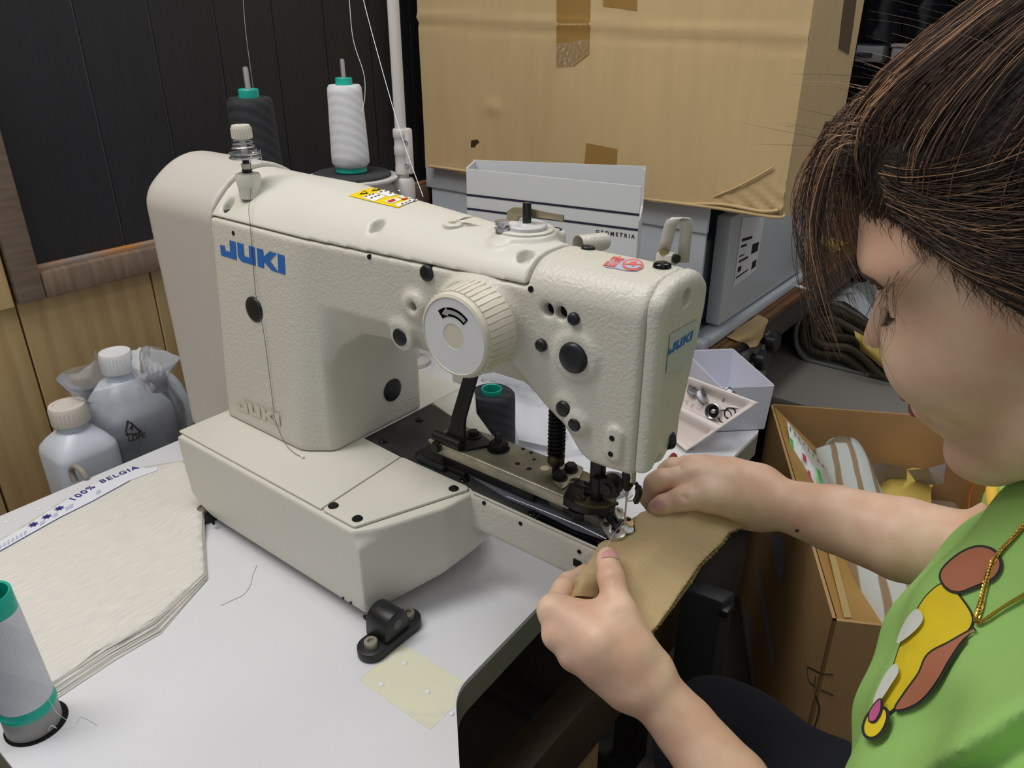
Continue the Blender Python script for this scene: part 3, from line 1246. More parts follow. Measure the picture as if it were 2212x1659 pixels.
# ---- handwheel
yw = whc[1]
wx, wz = -.4300, .3440
wh = lathe('handwheel', (wx, .503, wz), (0, -1, 0), [(.030, -.010), (.0418, 0), (.0418, .012), (.0395, .033), (.0385, .036), (.0360, .0375), (.0355, .0365), (0, .0365)], M_wheel, mc, 56, 30)
for k in range(42):
    a = 2 * math.pi * (k + .5) / 42
    u = Vector((math.cos(a), 0, math.sin(a)))
    w = Vector((-math.sin(a), 0, math.cos(a)))
    c0 = Vector((wx, .502, wz)) + u * .04175
    c1 = Vector((wx, .4715, wz)) + u * .0398
    hw = .0026
    h = .0011
    vs = []
    for c in (c0, c1):
        for s in (-1, 1):
            vs += [c + w * hw * s - u * .001, c + w * hw * s * .85 + u * h]
    mesh('grip_rib', vs, [(1, 3, 7, 5), (0, 1, 5, 4), (2, 6, 7, 3), (0, 2, 3, 1), (4, 5, 7, 6)], M_wheel, wh, True, 30)
lathe('wheel_face', (wx, .4665, wz), (0, -1, 0), [(.0355, -.001), (.0355, .0002), (.012, .0004), (.0118, -.002)], M_wwhite, wh, 48)
lathe('hub_screw', (wx, .4690, wz), (0, -1, 0), [(.0116, -.001), (.0116, .0012), (0, .0012)], M_steel, wh, 32)
d = Vector((.75, 0, .55)).normalized()
e = Vector((-d.z, 0, d.x))
c = Vector((wx, .4676, wz))
mesh('slot', [c + d * .0112 + e * .0007, c + d * .0112 - e * .0007, c - d * .0112 - e * .0007, c - d * .0112 + e * .0007], [(0, 1, 2, 3)], M_hole, wh, False)


def arc_poly(cx, cz, r0, r1, a0, a1, n=14):
    out = [(cx + r1 * math.cos(a0 + (a1 - a0) * k / n), cz + r1 * math.sin(a0 + (a1 - a0) * k / n)) for k in range(n + 1)]
    out += [(cx + r0 * math.cos(a1 + (a0 - a1) * k / n), cz + r0 * math.sin(a1 + (a0 - a1) * k / n)) for k in range(n + 1)]
    return out


v2, f2 = tri_fill(arc_poly(wx, wz, .0185, .0268, math.radians(48), math.radians(130)), .003)
mesh('arrow_label', [(a_, .46585, b_) for a_, b_ in v2], f2, M_blk2, wh, False)
ar = arc_poly(wx, wz, .0208, .0245, math.radians(51), math.radians(104))
ar = ar[:15] + [(wx + .0268 * math.cos(math.radians(105)), wz + .0268 * math.sin(math.radians(105))), (wx + .0227 * math.cos(math.radians(124)), wz + .0227 * math.sin(math.radians(124))), (wx + .0187 * math.cos(math.radians(105)), wz + .0187 * math.sin(math.radians(105)))] + ar[15:]
v2, f2 = tri_fill(ar, .002)
mesh('arrow', [(a_, .46565, b_) for a_, b_ in v2], f2, mat('arrow_grey', (168, 166, 164), .4), wh, False)

# ---- tension post on top
bp = hit_on(bvc, 541, 419)
bx, by, bz = bp
tp = lathe('tension_post', (bx, by, bz - .004), (0, 0, 1), [(.0125, 0), (.0128, .012), (.0150, .024), (.0135, .0275), (.005, .0285), (.005, .034), (.0058, .035), (.0058, .0385), (.0035, .0390), (.0035, .078), (0, .078)], M_cream, mc, 28)
zt_ = bz - .004
lathe('tension_nut', (bx, by, zt_ + .0285), (0, 0, 1), [(.0062, 0), (.0062, .004), (.0042, .0045), (.0042, .016)], M_blk, tp, 6)
lathe('tension_disc', (bx, by, zt_ + .044), (0, 0, 1), [(.003, 0), (.0155, .0025), (.0178, .0010), (.0180, .0020), (.0155, .0038), (.003, .002)], M_chrome, tp, 32)
lathe('tension_disc', (bx, by, zt_ + .0485), (0, 0, 1), [(.003, .0015), (.0155, 0), (.0178, .0015), (.0180, .0024), (.0152, .0022), (.003, .0035)], M_chrome, tp, 32)
hel = []
for k in range(90):
    a = 2 * math.pi * k / 30
    r = .0135 - .0045 * k / 90
    hel.append((bx + r * math.cos(a), by + r * math.sin(a), zt_ + .0535 + .0125 * k / 90))
tube('spring', hel, .0009, M_chrome, tp, 6)
kn = lathe('tension_knob', (bx, by, zt_ + .066), (0, 0, 1), [(.0085, 0), (.0108, .0005), (.0108, .0125), (.0098, .0150), (.0030, .0155), (.0028, .014), (0, .014)], M_wheel, tp, 36)
for k in range(24):
    a = 2 * math.pi * k / 24
    tube('knob_rib', [(bx + .0109 * math.cos(a), by + .0109 * math.sin(a), zt_ + .0672), (bx + .0109 * math.cos(a), by + .0109 * math.sin(a), zt_ + .0778)], .0007, M_wheel, kn, 5)
tube('thread_guide', [(bx + .012, by - .012, zt_ + .046), (bx + .020, by - .008, zt_ + .047), (bx + .021, by - .003, zt_ + .053), (bx + .016, by + .006, zt_ + .052)], .0007, M_chrome, tp, 6, 5)

# ---- warning label on the cover
wl_ = decal('warning_label', [(753, 424), (785, 411), (818, 404), (870, 416), (921, 430), (890, 437), (860, 450), (805, 437)], bvc, M_yel, mc, 5, .0007)
for q in ([(782, 428), (808, 419), (834, 426), (808, 437)], [(812, 418), (828, 412), (866, 420), (842, 427)]):
    decal('label_panel', q, bvc, M_lwhite, wl_, 4, .0011)
decal('label_panel', [(830, 437), (852, 429), (868, 433), (845, 442)], bvc, M_lwhite, wl_, 4, .0011)
decal('label_panel', [(858, 427), (872, 422), (892, 427), (880, 432)], bvc, M_lwhite, wl_, 4, .0011)
decal('label_panel', [(852, 444), (884, 433), (912, 431), (886, 439), (862, 448)], bvc, M_lwhite, wl_, 4, .0011)
decal('label_symbol', [(836, 437), (850, 432), (856, 435), (844, 440)], bvc, M_lred, wl_, 3, .0015)
decal('label_symbol', [(866, 433), (878, 429), (882, 431), (870, 434.5)], bvc, M_lred, wl_, 3, .0015)
for q in ([(776, 422), (787, 413), (796, 420)], [(802, 415), (812, 406), (822, 412)]):
    c_ = np.mean(q, 0)
    decal('warning_triangle', q, bvc, M_ink, wl_, 4, .0011)
    decal('warning_fill', [tuple(c_ + (np.array(k) - c_) * .55) for k in q], bvc, M_yel, wl_, 3, .0014)
for (x0, y0) in ((788, 427), (796, 424), (803, 422), (800, 430), (808, 427), (815, 425), (820, 417), (830, 415), (840, 420), (866, 443), (874, 440), (882, 437), (892, 435), (900, 433)):
    decal('label_mark', [(x0, y0), (x0 + 5, y0 - 1.8), (x0 + 6, y0 - .6), (x0 + 1, y0 + 1.2)], bvc, M_ink, wl_, 3, .0015)

# ---- bobbin winder
qx, qy, qz = WIND
bw = lathe('winder_plate', (qx, qy, qz + .0012), (0, 0, 1), [(.028, -.002), (.028, .0018), (.0265, .0028), (0, .0028)], M_cream, mc, 40)
pw = onz(1138, 489, .4205)
lathe('winder_disc', (pw[0], pw[1], qz + .0035), (0, 0, 1), [(.0195, 0), (.0195, .0035), (.0185, .0045), (.0075, .0045), (.0065, .0056), (0, .0056)], mat('frosted_nylon', (218, 218, 218), .35, trans=.15), mc, 36)
lathe('winder_spindle', (pw[0], pw[1], qz + .006), (0, 0, 1), [(.0042, 0), (.0042, .020), (.0035, .022), (0, .022)], mat('dark_spindle', (70, 70, 72), .2, metal=.9), mc, 24)
po = onz(1084, 492, .4210)
st_ = lathe('winder_stud', (po[0], po[1], qz + .0035), (0, 0, 1), [(.0072, 0), (.0072, .0025), (.0045, .003), (.0045, .0055), (.0068, .0058), (.0068, .0085), (.005, .0095), (0, .0095)], M_chrome, mc, 24)
lv = [ony(1094, 474, po[1] + .02), ony(1096, 456, po[1] + .022), ony(1108, 448, po[1] + .024), ony(1140, 450, po[1] + .026), ony(1185, 461, po[1] + .030), ony(1216, 465, po[1] + .032), ony(1216, 478, po[1] + .032), ony(1186, 473, po[1] + .030), ony(1140, 464, po[1] + .027), ony(1121, 466, po[1] + .025), ony(1116, 478, po[1] + .022), ony(1114, 484, po[1] + .021)]
bm = bmesh.new()
vv = [bm.verts.new(Vector(p)) for p in lv]
v2 = [bm.verts.new(Vector(p) + Vector((0, .0022, 0))) for p in lv]
bm.faces.new(vv)
bm.faces.new(list(reversed(v2)))
for i in range(len(vv)):
    j = (i + 1) % len(vv)
    bm.faces.new([vv[j], vv[i], v2[i], v2[j]])
bmesh.ops.triangulate(bm, faces=[f for f in bm.faces if len(f.verts) > 4])
from_bm('winder_lever', bm, mat('brass_steel', (170, 156, 126), .25, metal=.6), mc, True, 30)
for e in EARS:
    lathe('ear_screw', (e[0], e[1], e[2] + .0005), (0, 0, 1), [(.0066, -.002), (.0066, .0006), (.0052, .001), (.0050, -.0005), (0, -.0005)], M_cap, mc, 22)
# small leaf spring in front of the winder
pz = top_pt(978, 488)
lf = lathe('leaf_boss', pz - np.array([0, 0, .002]), (0, 0, 1), [(.0100, 0), (.0100, .004), (.0088, .005), (0, .005)], M_cream, mc, 24)
q0, q1, q2 = top_pt(972, 487) + np.array([0, 0, .004]), onz(1000, 474, .419), onz(1016, 468, .4245)
w_ = Vector((.0022, .0030, 0))
vs = []
for p, s in ((q0, .8), (q1, .9), (q2, 1.5)):
    vs += [Vector(p) - w_ * s, Vector(p) + w_ * s]
lsp = mesh('leaf_spring', vs, [(0, 1, 3, 2), (2, 3, 5, 4)], M_steel, lf, True)
lathe('leaf_screw', top_pt(977, 487) + np.array([0, 0, .0032]), (0, 0, 1), [(.0036, -.001), (.0036, .0015), (0, .0018)], M_wheel, lf, 16)

# ---- oil label, plugs and thread take-up guard on the head
bvk = bvh_of([cast])
ol = decal('oil_label', [(1307, 578), (1323, 556), (1350, 560), (1378, 566), (1391, 573), (1390, 580), (1376, 587), (1352, 586), (1328, 581)], bvk, M_silver, mc, 5, .0006)
cxx, cyy = 1367, 574
ring = [(cxx + 23 * math.cos(a), cyy + 12.5 * math.sin(a)) for a in np.linspace(0, 2 * math.pi, 29)[:-1]]
decal('no_oil_ring', ring, bvk, M_pinkred, ol, 5, .0010)
decal('ring_center', [(cxx + 18.5 * math.cos(a), cyy + 9.5 * math.sin(a)) for a in np.linspace(0, 2 * math.pi, 25)[:-1]], bvk, M_silver, ol, 5, .0013)
decal('oil_drop', [(1358, 573), (1365, 568), (1376, 569), (1372, 576), (1367, 580), (1363, 576)], bvk, M_pinkred, ol, 4, .0016)
decal('ring_bar', [(1349, 573), (1385, 574.5), (1385, 576), (1349, 574.8)], bvk, M_pinkred, ol, 4, .0017)


def top_text(name, s, p0, p1, z, size, m, par, lift=.0012):
    a, b = onz(p0[0], p0[1], z), onz(p1[0], p1[1], z)
    ux_ = Vector(b - a)
    return text_obj(name, s, a + np.array([0, 0, lift]), ux_, Vector((-ux_.y, ux_.x, 0)), size, m, par, .0001, .0003)


zoil = 0.405
for s, p0, p1, sz in (('NO OIL', (1314, 577), (1336, 560), .0082), ('\u7981\u6b62\u6ce8\u6cb9', (1326, 579.5), (1346, 562.5), .0062)):
    hit = bvk.ray_cast(Vector(CAM), Vector(ray(*p0)).normalized())[0]
    hit2 = bvk.ray_cast(Vector(CAM), Vector(ray(*p1)).normalized())[0]
    if hit and hit2:
        ux_ = (hit2 - hit).normalized()
        dn = bvk.ray_cast(Vector(CAM), Vector(ray(p0[0] + 6, p0[1] + 1)).normalized())[0] - hit
        n_ = ux_.cross(dn).normalized()
        if n_.z < 0:
            n_ = -n_
        text_obj('oil_text', s, hit + n_ * .0011, ux_, n_.cross(ux_), sz, M_pinkred, ol, .0001, .0002)
p = hit_on(bvk, 1430, 577)
dome_cap('plug', p, (0, 0, 1), .0078, .0045, M_blk2, mc)
p = hit_on(bvk, 1270, 514)
dome_cap('plug', p, (0, 0.1, 1), .0064, .0035, M_cap, mc)
p = onz(1300, 522, .396)
lathe('rear_stub', p, (.35, 1, -.05), [(.009, -.03), (.009, .002), (.008, .005), (0, .005)], M_cast, mc, 26)
# folded strap guard
ys = .607
g0, g1, g2, g3 = ony(1438, 545, ys), ony(1455, 478, ys + .010), ony(1478, 472, ys + .018), ony(1470, 565, ys + .02)
gp = [ony(1434, 545, ys), ony(1441, 520, ys), ony(1449, 486, ys), ony(1455, 475, ys), ony(1464, 469, ys + .004), ony(1477, 470, ys + .010), ony(1483, 476, ys + .012), ony(1481, 500, ys + .012), ony(1475, 566, ys + .012)]
vs, fs = [], []
wd_ = Vector((.0, .0, 0)) + Vector(_R) * .0052
for p in gp:
    vs += [Vector(p) - wd_, Vector(p) + wd_]
for i in range(len(gp) - 1):
    fs.append((2 * i, 2 * i + 1, 2 * i + 3, 2 * i + 2))
gd = mesh('strap_guard', vs, fs, M_motor, mc, True, 60)
md = gd.modifiers.new('thick', 'SOLIDIFY')
md.thickness = .0022
p = ony(1437, 556, .603)
box('guard_tab', (p[0] - .008, p[1] - .004, p[2] - .014), (p[0] + .008, p[1] + .008, p[2] + .004), M_motor, mc, .002)
lathe('guard_screw', (p[0] - .001, p[1] - .001, p[2] + .004), (0, 0, 1), [(.0042, -.001), (.0042, .0025), (.003, .003), (0, .003)], mat('brass_screw', (150, 138, 100), .3, metal=.9), mc, 6)
lathe('guard_screw', (p[0] + .009, p[1] + .001, p[2] + .0005), (.8, -.5, 0), [(.004, -.001), (.004, .003), (0, .003)], M_blk, mc, 16)

# ================================================================== clamp mechanism on the bed
ZP = .1256
box('feed_slide', (-.578, .552, ZP + .0005), (-.50, .594, ZP + .006), M_blk, mc, .001)
box('feed_bar_body', (-.535, .5545, ZP + .006), (-.405, .590, ZP + .029), M_blk, mc, .001)
# steel channel: top plate and rolled front edge
M_sheet = mat('steel_sheet', (142, 138, 122), 0.36, metal=0.55, noise=.4, nscale=30)
zc = .1585
ch_poly = [(-.552, .552), (-.356, .552), (-.352, .560), (-.356, .604), (-.50, .604), (-.552, .598)]
prism('clamp_arm_plate', ch_poly, (0, 0, zc - .002), (1, 0, 0), (0, 1, 0), .0022, M_sheet, mc, .0006)
box('clamp_arm_lip', (-.548, .5495, zc - .0135), (-.356, .552, zc - .0002), M_steel, mc, .0012)
tube('lip_bend', [(-.552, .5515, zc - .0012), (-.355, .5515, zc - .0012)], .0022, M_steel, mc, 10)
p = ony(943, 962, .5495)
lathe('pivot_plate', (p[0], .5500, p[2]), (0, -1, 0), [(.0098, -.002), (.0098, .0006), (0, .0006)], M_steel, mc, 24)
lathe('pivot_bolt', (p[0] + .001, .5494, p[2] - .001), (0, -1, 0), [(.0072, 0), (.0072, .0016), (.0062, .0024), (.0062, .0050), (.0050, .0060), (0, .0060)], M_blk, mc, 24)
tube('lint', [(p[0] - .03, .548, ZP + .004), (p[0] - .02, .546, ZP + .006), (p[0] - .005, .548, ZP + .003), (p[0] + .012, .548, ZP + .004)], .0035, mat('lint_grey', (40, 40, 44), .95, noise=.3, nscale=300), mc, 6, 5)
# black lift lever: foot plate, upright folded strap
yl = .566
fpx = [(-.545, .556), (-.500, .556), (-.482, .585), (-.522, .598)]
prism('lever_foot', fpx, (0, 0, zc + .0003), (1, 0, 0), (0, 1, 0), .0035, M_blk, mc, .0012)
tube('lever_roll', [(-.545, .5545, zc + .007), (-.505, .5545, zc + .007)], .0068, M_blk, mc, 14)
LB = [ony(963, 938, .556), ony(1002, 965, .556), ony(1001, 930, .558), ony(1003, 905, .560), ony(1031, 806, .566), ony(1031, 790, .566), ony(1005, 790, .566), ony(1003, 806, .566), ony(975, 900, .560), ony(974, 915, .558)]
bm = bmesh.new()
vv = [bm.verts.new(Vector(p)) for p in LB]
f = bm.faces.new(vv)
r = bmesh.ops.extrude_face_region(bm, geom=[f])
bmesh.ops.translate(bm, verts=[e for e in r['geom'] if isinstance(e, bmesh.types.BMVert)], vec=(0.0005, .0035, 0.0))
bmesh.ops.triangulate(bm, faces=[f for f in bm.faces if len(f.verts) > 4])
from_bm('lift_lever', bm, M_blk, mc, True, 20)
p = onz(1023, 938, zc + .006)
lathe('lever_washer', (p[0], p[1], zc + .0038), (0, 0, 1), [(.0095, 0), (.0095, .0015), (.006, .0018)], M_blk, mc, 24)
lathe('lever_bolt', (p[0], p[1], zc + .005), (0, 0, 1), [(.0060, 0), (.0060, .005), (.005, .006), (0, .006)], M_blk, mc, 6)
# adjusting stud with lock nut
p = onz(1077, 965, zc + .003)
lathe('arm_opening', (p[0], p[1], zc + .0003), (0, 0, 1), [(.0130, 0), (.0130, .0002), (0, .0002)], M_hole, mc, 28)
box('stud_block', (p[0] - .0085, p[1] - .0075, zc - .004), (p[0] + .0085, p[1] + .0075, zc + .010), M_blk, mc, .0012)
lathe('stud_nut', (p[0], p[1], zc + .010), (0, 0, 1), [(.0082, 0), (.0082, .0012), (.0045, .0014), (.0045, .0095), (.0038, .0105), (0, .0105)], M_blk, mc, 6)
for px, py, r in ((1130, 970, .0024), (1147, 978, .0024), (1154, 993, .0020), (1118, 1002, .0030), (1143, 1013, .0030)):
    q = onz(px, py, zc)
    lathe('arm_hole', (q[0], q[1], zc + .0001), (0, 0, 1), [(r, 0), (r, .0003), (0, .0003)], M_hole, mc, 16)
q = onz(1177, 1012, zc)
lathe('arm_hole', (q[0], q[1], zc + .0001), (0, 0, 1), [(.0052, 0), (.0052, .0004), (.0042, .0004), (.0042, .0002), (0, .0002)], mat('hole_rim', (206, 190, 160), .5), mc, 20)
# spring damper rod
pt = ony(1207, 862, .582)
pb_ = np.array([ony(1201, 1000, .582)[0], .582, .165])
rod_top = np.array([pb_[0], .582, .262])
zs0, zs1 = .180, .262
lathe('damper_rod', (pb_[0], .582, zc), (0, 0, 1), [(.0042, 0), (.0042, .03), (0, .03)], M_blk, mc, 16)
lathe('damper_ferrule', (pb_[0], .582, zs0 - .010), (0, 0, 1), [(.0080, 0), (.0092, .002), (.0092, .008), (.0086, .0085), (.0086, .012)], mat('bronze_ferrule', (84, 70, 52), .35, metal=.8), mc, 24)
lathe('damper_core', (pb_[0], .582, zs0), (0, 0, 1), [(.0066, 0), (.0066, zs1 - zs0)], M_blk, mc, 20)
hel = []
for k in range(16 * 18 + 1):
    a = 2 * math.pi * k / 16
    hel.append((pb_[0] + .0080 * math.cos(a), .582 + .0080 * math.sin(a), zs0 + (zs1 - zs0) * k / (16 * 18)))
tube('damper_spring', hel, .0016, mat('spring_black', (24, 22, 21), .3, metal=.6), mc, 6)
lathe('damper_head', (pb_[0] - .004, .600, .255), (0, -.3, 1), [(.012, 0), (.012, .02), (0, .02)], M_blk2, mc, 20)
# two-hole clip with hex bolts
pc_ = [onz(*q, zc + .002) for q in ((1192, 1037), (1213, 1012), (1240, 1003), (1262, 1012), (1252, 1036), (1234, 1033), (1228, 1048), (1214, 1058))]
prism('bolt_clip', rounded_poly([(q[0], q[1]) for q in pc_], .004, 3)[::-1], (0, 0, zc + .0004), (1, 0, 0), (0, 1, 0), .0032, M_steel, mc, .0008)
for px, py in ((1210, 1030), (1233, 1013)):
    q = onz(px, py, zc + .005)
    lathe('bolt_washer', (q[0], q[1], zc + .0034), (0, 0, 1), [(.0082, 0), (.0082, .0012), (.006, .0014)], M_blk, mc, 24)
    lathe('hex_bolt', (q[0], q[1], zc + .0045), (0, 0, 1), [(.0066, 0), (.0066, .006), (.0058, .0068), (0, .0068)], M_blk, mc, 6, 20)
# black clamp block
M_ob = mat('oiled_black', (38, 37, 37), 0.42, metal=.3, noise=.3, nscale=60)


def zpoly(pxs, z, zb_, name, m, bev=.001, parent=None):
    ps = [onz(q[0], q[1], z) for q in pxs]
    a2 = [(q[0], q[1]) for q in ps]
    s = sum(a2[i - 1][0] * a2[i][1] - a2[i][0] * a2[i - 1][1] for i in range(len(a2)))
    if s < 0:
        a2 = a2[::-1]
    return prism(name, a2, (0, 0, zb_), (1, 0, 0), (0, 1, 0), z - zb_, m, parent or mc, bev)


zk = .160
zpoly([(1216, 1072), (1230, 1043), (1252, 1034), (1290, 1044), (1312, 1058), (1333, 1066), (1330, 1083), (1312, 1095), (1272, 1095), (1240, 1085)], zk, .149, 'clamp_block', M_ob, .0015)
zpoly([(1240, 1080), (1262, 1074), (1300, 1062), (1331, 1072), (1330, 1082), (1310, 1093), (1280, 1094), (1250, 1086)], zk + .0035, zk + .0002, 'clamp_cover', mat('cover_tan', (92, 82, 62), .4, metal=.5, noise=.3, nscale=60), .0008)
zpoly([(1258, 1095), (1312, 1096), (1331, 1084), (1328, 1100), (1310, 1108), (1264, 1104)], .150, .145, 'clamp_jaw', M_ob, .001)
zpoly([(1216, 1094), (1240, 1096), (1262, 1106), (1262, 1112), (1238, 1108)], .146, .138, 'clamp_shoe', M_ob, .001)
for px, py, r in ((1278, 1056, .0078), (1254, 1075, .0058), (1304, 1082, .0052)):
    q = onz(px, py, zk + .004)
    slot_screw((q[0], q[1], zk + .002), (0, 0, 1), r, .003, M_ob, mc, 1.0)
q = onz(1252, 1050, zk)
zpoly([(1240, 1048), (1246, 1045), (1263, 1051), (1262, 1055), (1256, 1055)], zk + .0004, zk - .001, 'clamp_slot', M_hole, 0)
# presser bar and lift link under the head
box('presser_bar_bracket', (-.342, .562, .168), (-.328, .574, .232), M_ob, mc, .003)
lathe('presser_roller', (-.318, .560, .182), (0, -1, 0), [(.011, -.012), (.011, .002), (.006, .003), (.006, .005), (0, .005)], M_blk, mc, 24)
box('presser_link', (-.336, .556, .158), (-.326, .568, .190), M_blk, mc, .003)
tube('guide_wire', [ony(1262, 1040, .572), ony(1268, 1046, .572), ony(1285, 1046, .568), ony(1292, 1058, .566)], .0016, M_blk, mc, 8, 5)
tube('hook_guard', [ony(1318, 1054, .562), ony(1330, 1060, .560), ony(1335, 1066, .560), ony(1330, 1071, .560), ony(1316, 1068, .562)], .0019, M_ob, mc, 8, 5)
# needle bar, clamp, needle
NX, NY = -.300, .566
lathe('needle_bar', (NX + .004, NY, .196), (0, 0, 1), [(.0040, 0), (.0040, .045)], M_chrome, mc, 16)
lathe('needle_clamp', (NX, NY, .190), (0, 0, 1), [(.0030, -.006), (.0058, 0), (.0062, .012), (.005, .022), (.004, .045)], M_blk, mc, 16)
lathe('needle', (NX, NY, .138), (0, 0, 1), [(0, 0), (.0006, .004), (.0009, .015), (.0009, .035), (.0016, .040), (.0016, .055)], M_chrome, mc, 10)
tube('wiper', [ony(1372, 1042, .566), ony(1378, 1052, .566), ony(1380, 1066, .566), ony(1374, 1082, .566), ony(1368, 1078, .566)], [.002] * 5 + [.0035] * 12 + [.0015] * 4, M_blk2, mc, 8, 5)
tube('wiper_wire', [ony(1366, 1070, .564), ony(1354, 1080, .564), ony(1356, 1083, .564), ony(1372, 1081, .564)], .0007, M_chrome, mc, 6)
# bobbin area: translucent slide plate
zpoly([(1010, 1022), (1030, 1018), (1078, 1033), (1110, 1040), (1160, 1068), (1260, 1105), (1330, 1140), (1302, 1162), (1240, 1140), (1150, 1096), (1095, 1074)], .1295, .1262, 'feed_plate', M_plast, .001)
zpoly([(1076, 1036), (1094, 1021), (1168, 1050), (1160, 1072), (1145, 1072)], .1360, .1300, 'feed_plate_step', M_plast, .002)
tube('feed_plate_edge', [onz(1095, 1072, .1300), onz(1150, 1094, .1300), onz(1250, 1135, .1300), onz(1310, 1164, .1300)], .0006, M_chrome, mc, 6)
tube('clamp_rod', [onz(1172, 1060, .145), onz(1200, 1072, .145), onz(1230, 1087, .145)], .0024, M_blk, mc, 8, 3)
for k in range(10):
    a_, b_ = onz(1283 + k * 1.9, 1152 + k * 1.2, .1298), onz(1296 + k * 1.9, 1141 + k * 1.3, .1298)
    tube('feed_tooth', [a_, b_], .00035, M_chrome, mc, 4)
# work clamp feet
M_foot = mat('bright_clamp_steel', (190, 188, 184), .28, metal=.6)
zpoly([(1288, 1112), (1296, 1108), (1322, 1136), (1320, 1150), (1308, 1150)], .1400, .1370, 'clamp_foot', M_foot, .0006)
zpoly([(1326, 1098), (1336, 1094), (1352, 1110), (1348, 1120), (1340, 1121)], .1420, .1390, 'clamp_foot', M_foot, .0006)
zpoly([(1308, 1112), (1318, 1106), (1340, 1128), (1332, 1142), (1318, 1136)], .1395, .1360, 'clamp_slot_plate', M_blk, .0006)
zpoly([(1318, 1094), (1324, 1092), (1342, 1112), (1336, 1122)], .1440, .1400, 'clamp_slot_plate', mat('bright_strip', (196, 196, 198), .3, metal=.7), .0006)
zpoly([(1310, 1152), (1330, 1140), (1346, 1140), (1354, 1148), (1350, 1158), (1336, 1163), (1320, 1162)], .1390, .1345, 'clamp_ring', M_foot, .001)
for px, py, z in ((1300, 1117, .1405), (1310, 1133, .1405), (1340, 1102, .1425), (1330, 1088, .1425), (1332, 1146, .1395)):
    q = onz(px, py, z)
    lathe('clamp_screw', (q[0], q[1], z - .0005), (0, 0, 1), [(.0030, 0), (.0030, .0014), (.002, .0022), (0, .0022)], M_blk if px != 1340 else M_chrome, mc, 14)
M_peach = mat('peach_button', (228, 190, 142), .4)
bt = zpoly([(1349, 1118), (1355, 1113), (1364, 1118), (1370, 1128), (1367, 1136), (1358, 1134), (1350, 1127)], .1405, .1375, 'button_holder', M_peach, .0008)
q = onz(1357, 1122, .1406)
lathe('holder_hole', (q[0], q[1], .1405), (0, 0, 1), [(.0030, 0), (.0030, .0003), (0, .0003)], M_hole, mc, 16)
q = onz(1355, 1141, .1385)
lathe('white_button', (q[0], q[1], .1368), (0, 0, 1), [(.0068, 0), (.0068, .0012), (.0058, .0017), (0, .0014)], mat('pearl_white', (212, 220, 218), .25), mc, 24)
# loose metal ring behind the needle on the table side (bobbin case tin)

# ---- rubber feet
M_rub = mat('foot_black', (26, 27, 31), .4)
for (fx, y0_, y1_) in ((-.486, .370, .452), (-.838, .398, .478), (-.486, .69, .77), (-.838, .68, .76)):
    ft = prism('foot', [(fx + .0155 * math.cos(a), y1_ - .0155 + .0155 * math.sin(a)) for a in np.linspace(0, math.pi, 12)] + [(fx + .0155 * math.cos(a), y0_ + .0155 + .0155 * math.sin(a)) for a in np.linspace(math.pi, 2 * math.pi, 12)], (0, 0, .0002), (1, 0, 0), (0, 1, 0), .0115, M_rub, mc, .0015)
    yc_ = (y0_ + y1_) / 2
    hp = [(.0165 * math.cos(a), .026 + .0165 * math.sin(a)) for a in np.linspace(0, math.pi, 14)] + [(-.0175, .010), (.0175, .010)]
    prism('foot_hinge', hp, (fx + .0125, yc_, 0), (0, 1, 0), (0, 0, 1), -.030, M_rub, ft, .0012)
    lathe('hinge_pin', (fx + .0125, yc_ + .001, .027), (1, 0, 0), [(.0058, -.001), (.0058, .0004), (0, .0004)], mat('pin_grey', (88, 88, 84), .5), ft, 20)
    for yy_ in (y0_ + .014, y1_ - .014):
        sc_ = lathe('foot_bolt', (fx + .001, yy_, .0115), (0, 0, 1), [(.0072, 0), (.0072, .0065), (.0064, .0075), (.0036, .0075), (.0036, .0045), (0, .0045)], M_steel, ft, 20)
for (px, py) in ((740, 1293), (757, 1303)):
    q = ony(px, py, .4072)
    lathe('rivet_mark', q, (0, -1, 0), [(.0016, -.001), (.0016, .0003), (0, .0003)], M_blk, mc, 10)
for (px, py) in ((460, 1129), (789, 1334)):
    q = ony(px, py, .4072)
    lathe('screw_hole', q, (0, -1, 0), [(.0032, -.001), (.0032, .0004), (0, .0004)], M_hole, mc, 14)
# ================================================================== THREAD CONES AND STAND
M_teal = mat('teal_plastic', (30, 172, 152), 0.35)
M_tealin = mat('teal_inside', (14, 112, 100), 0.5)


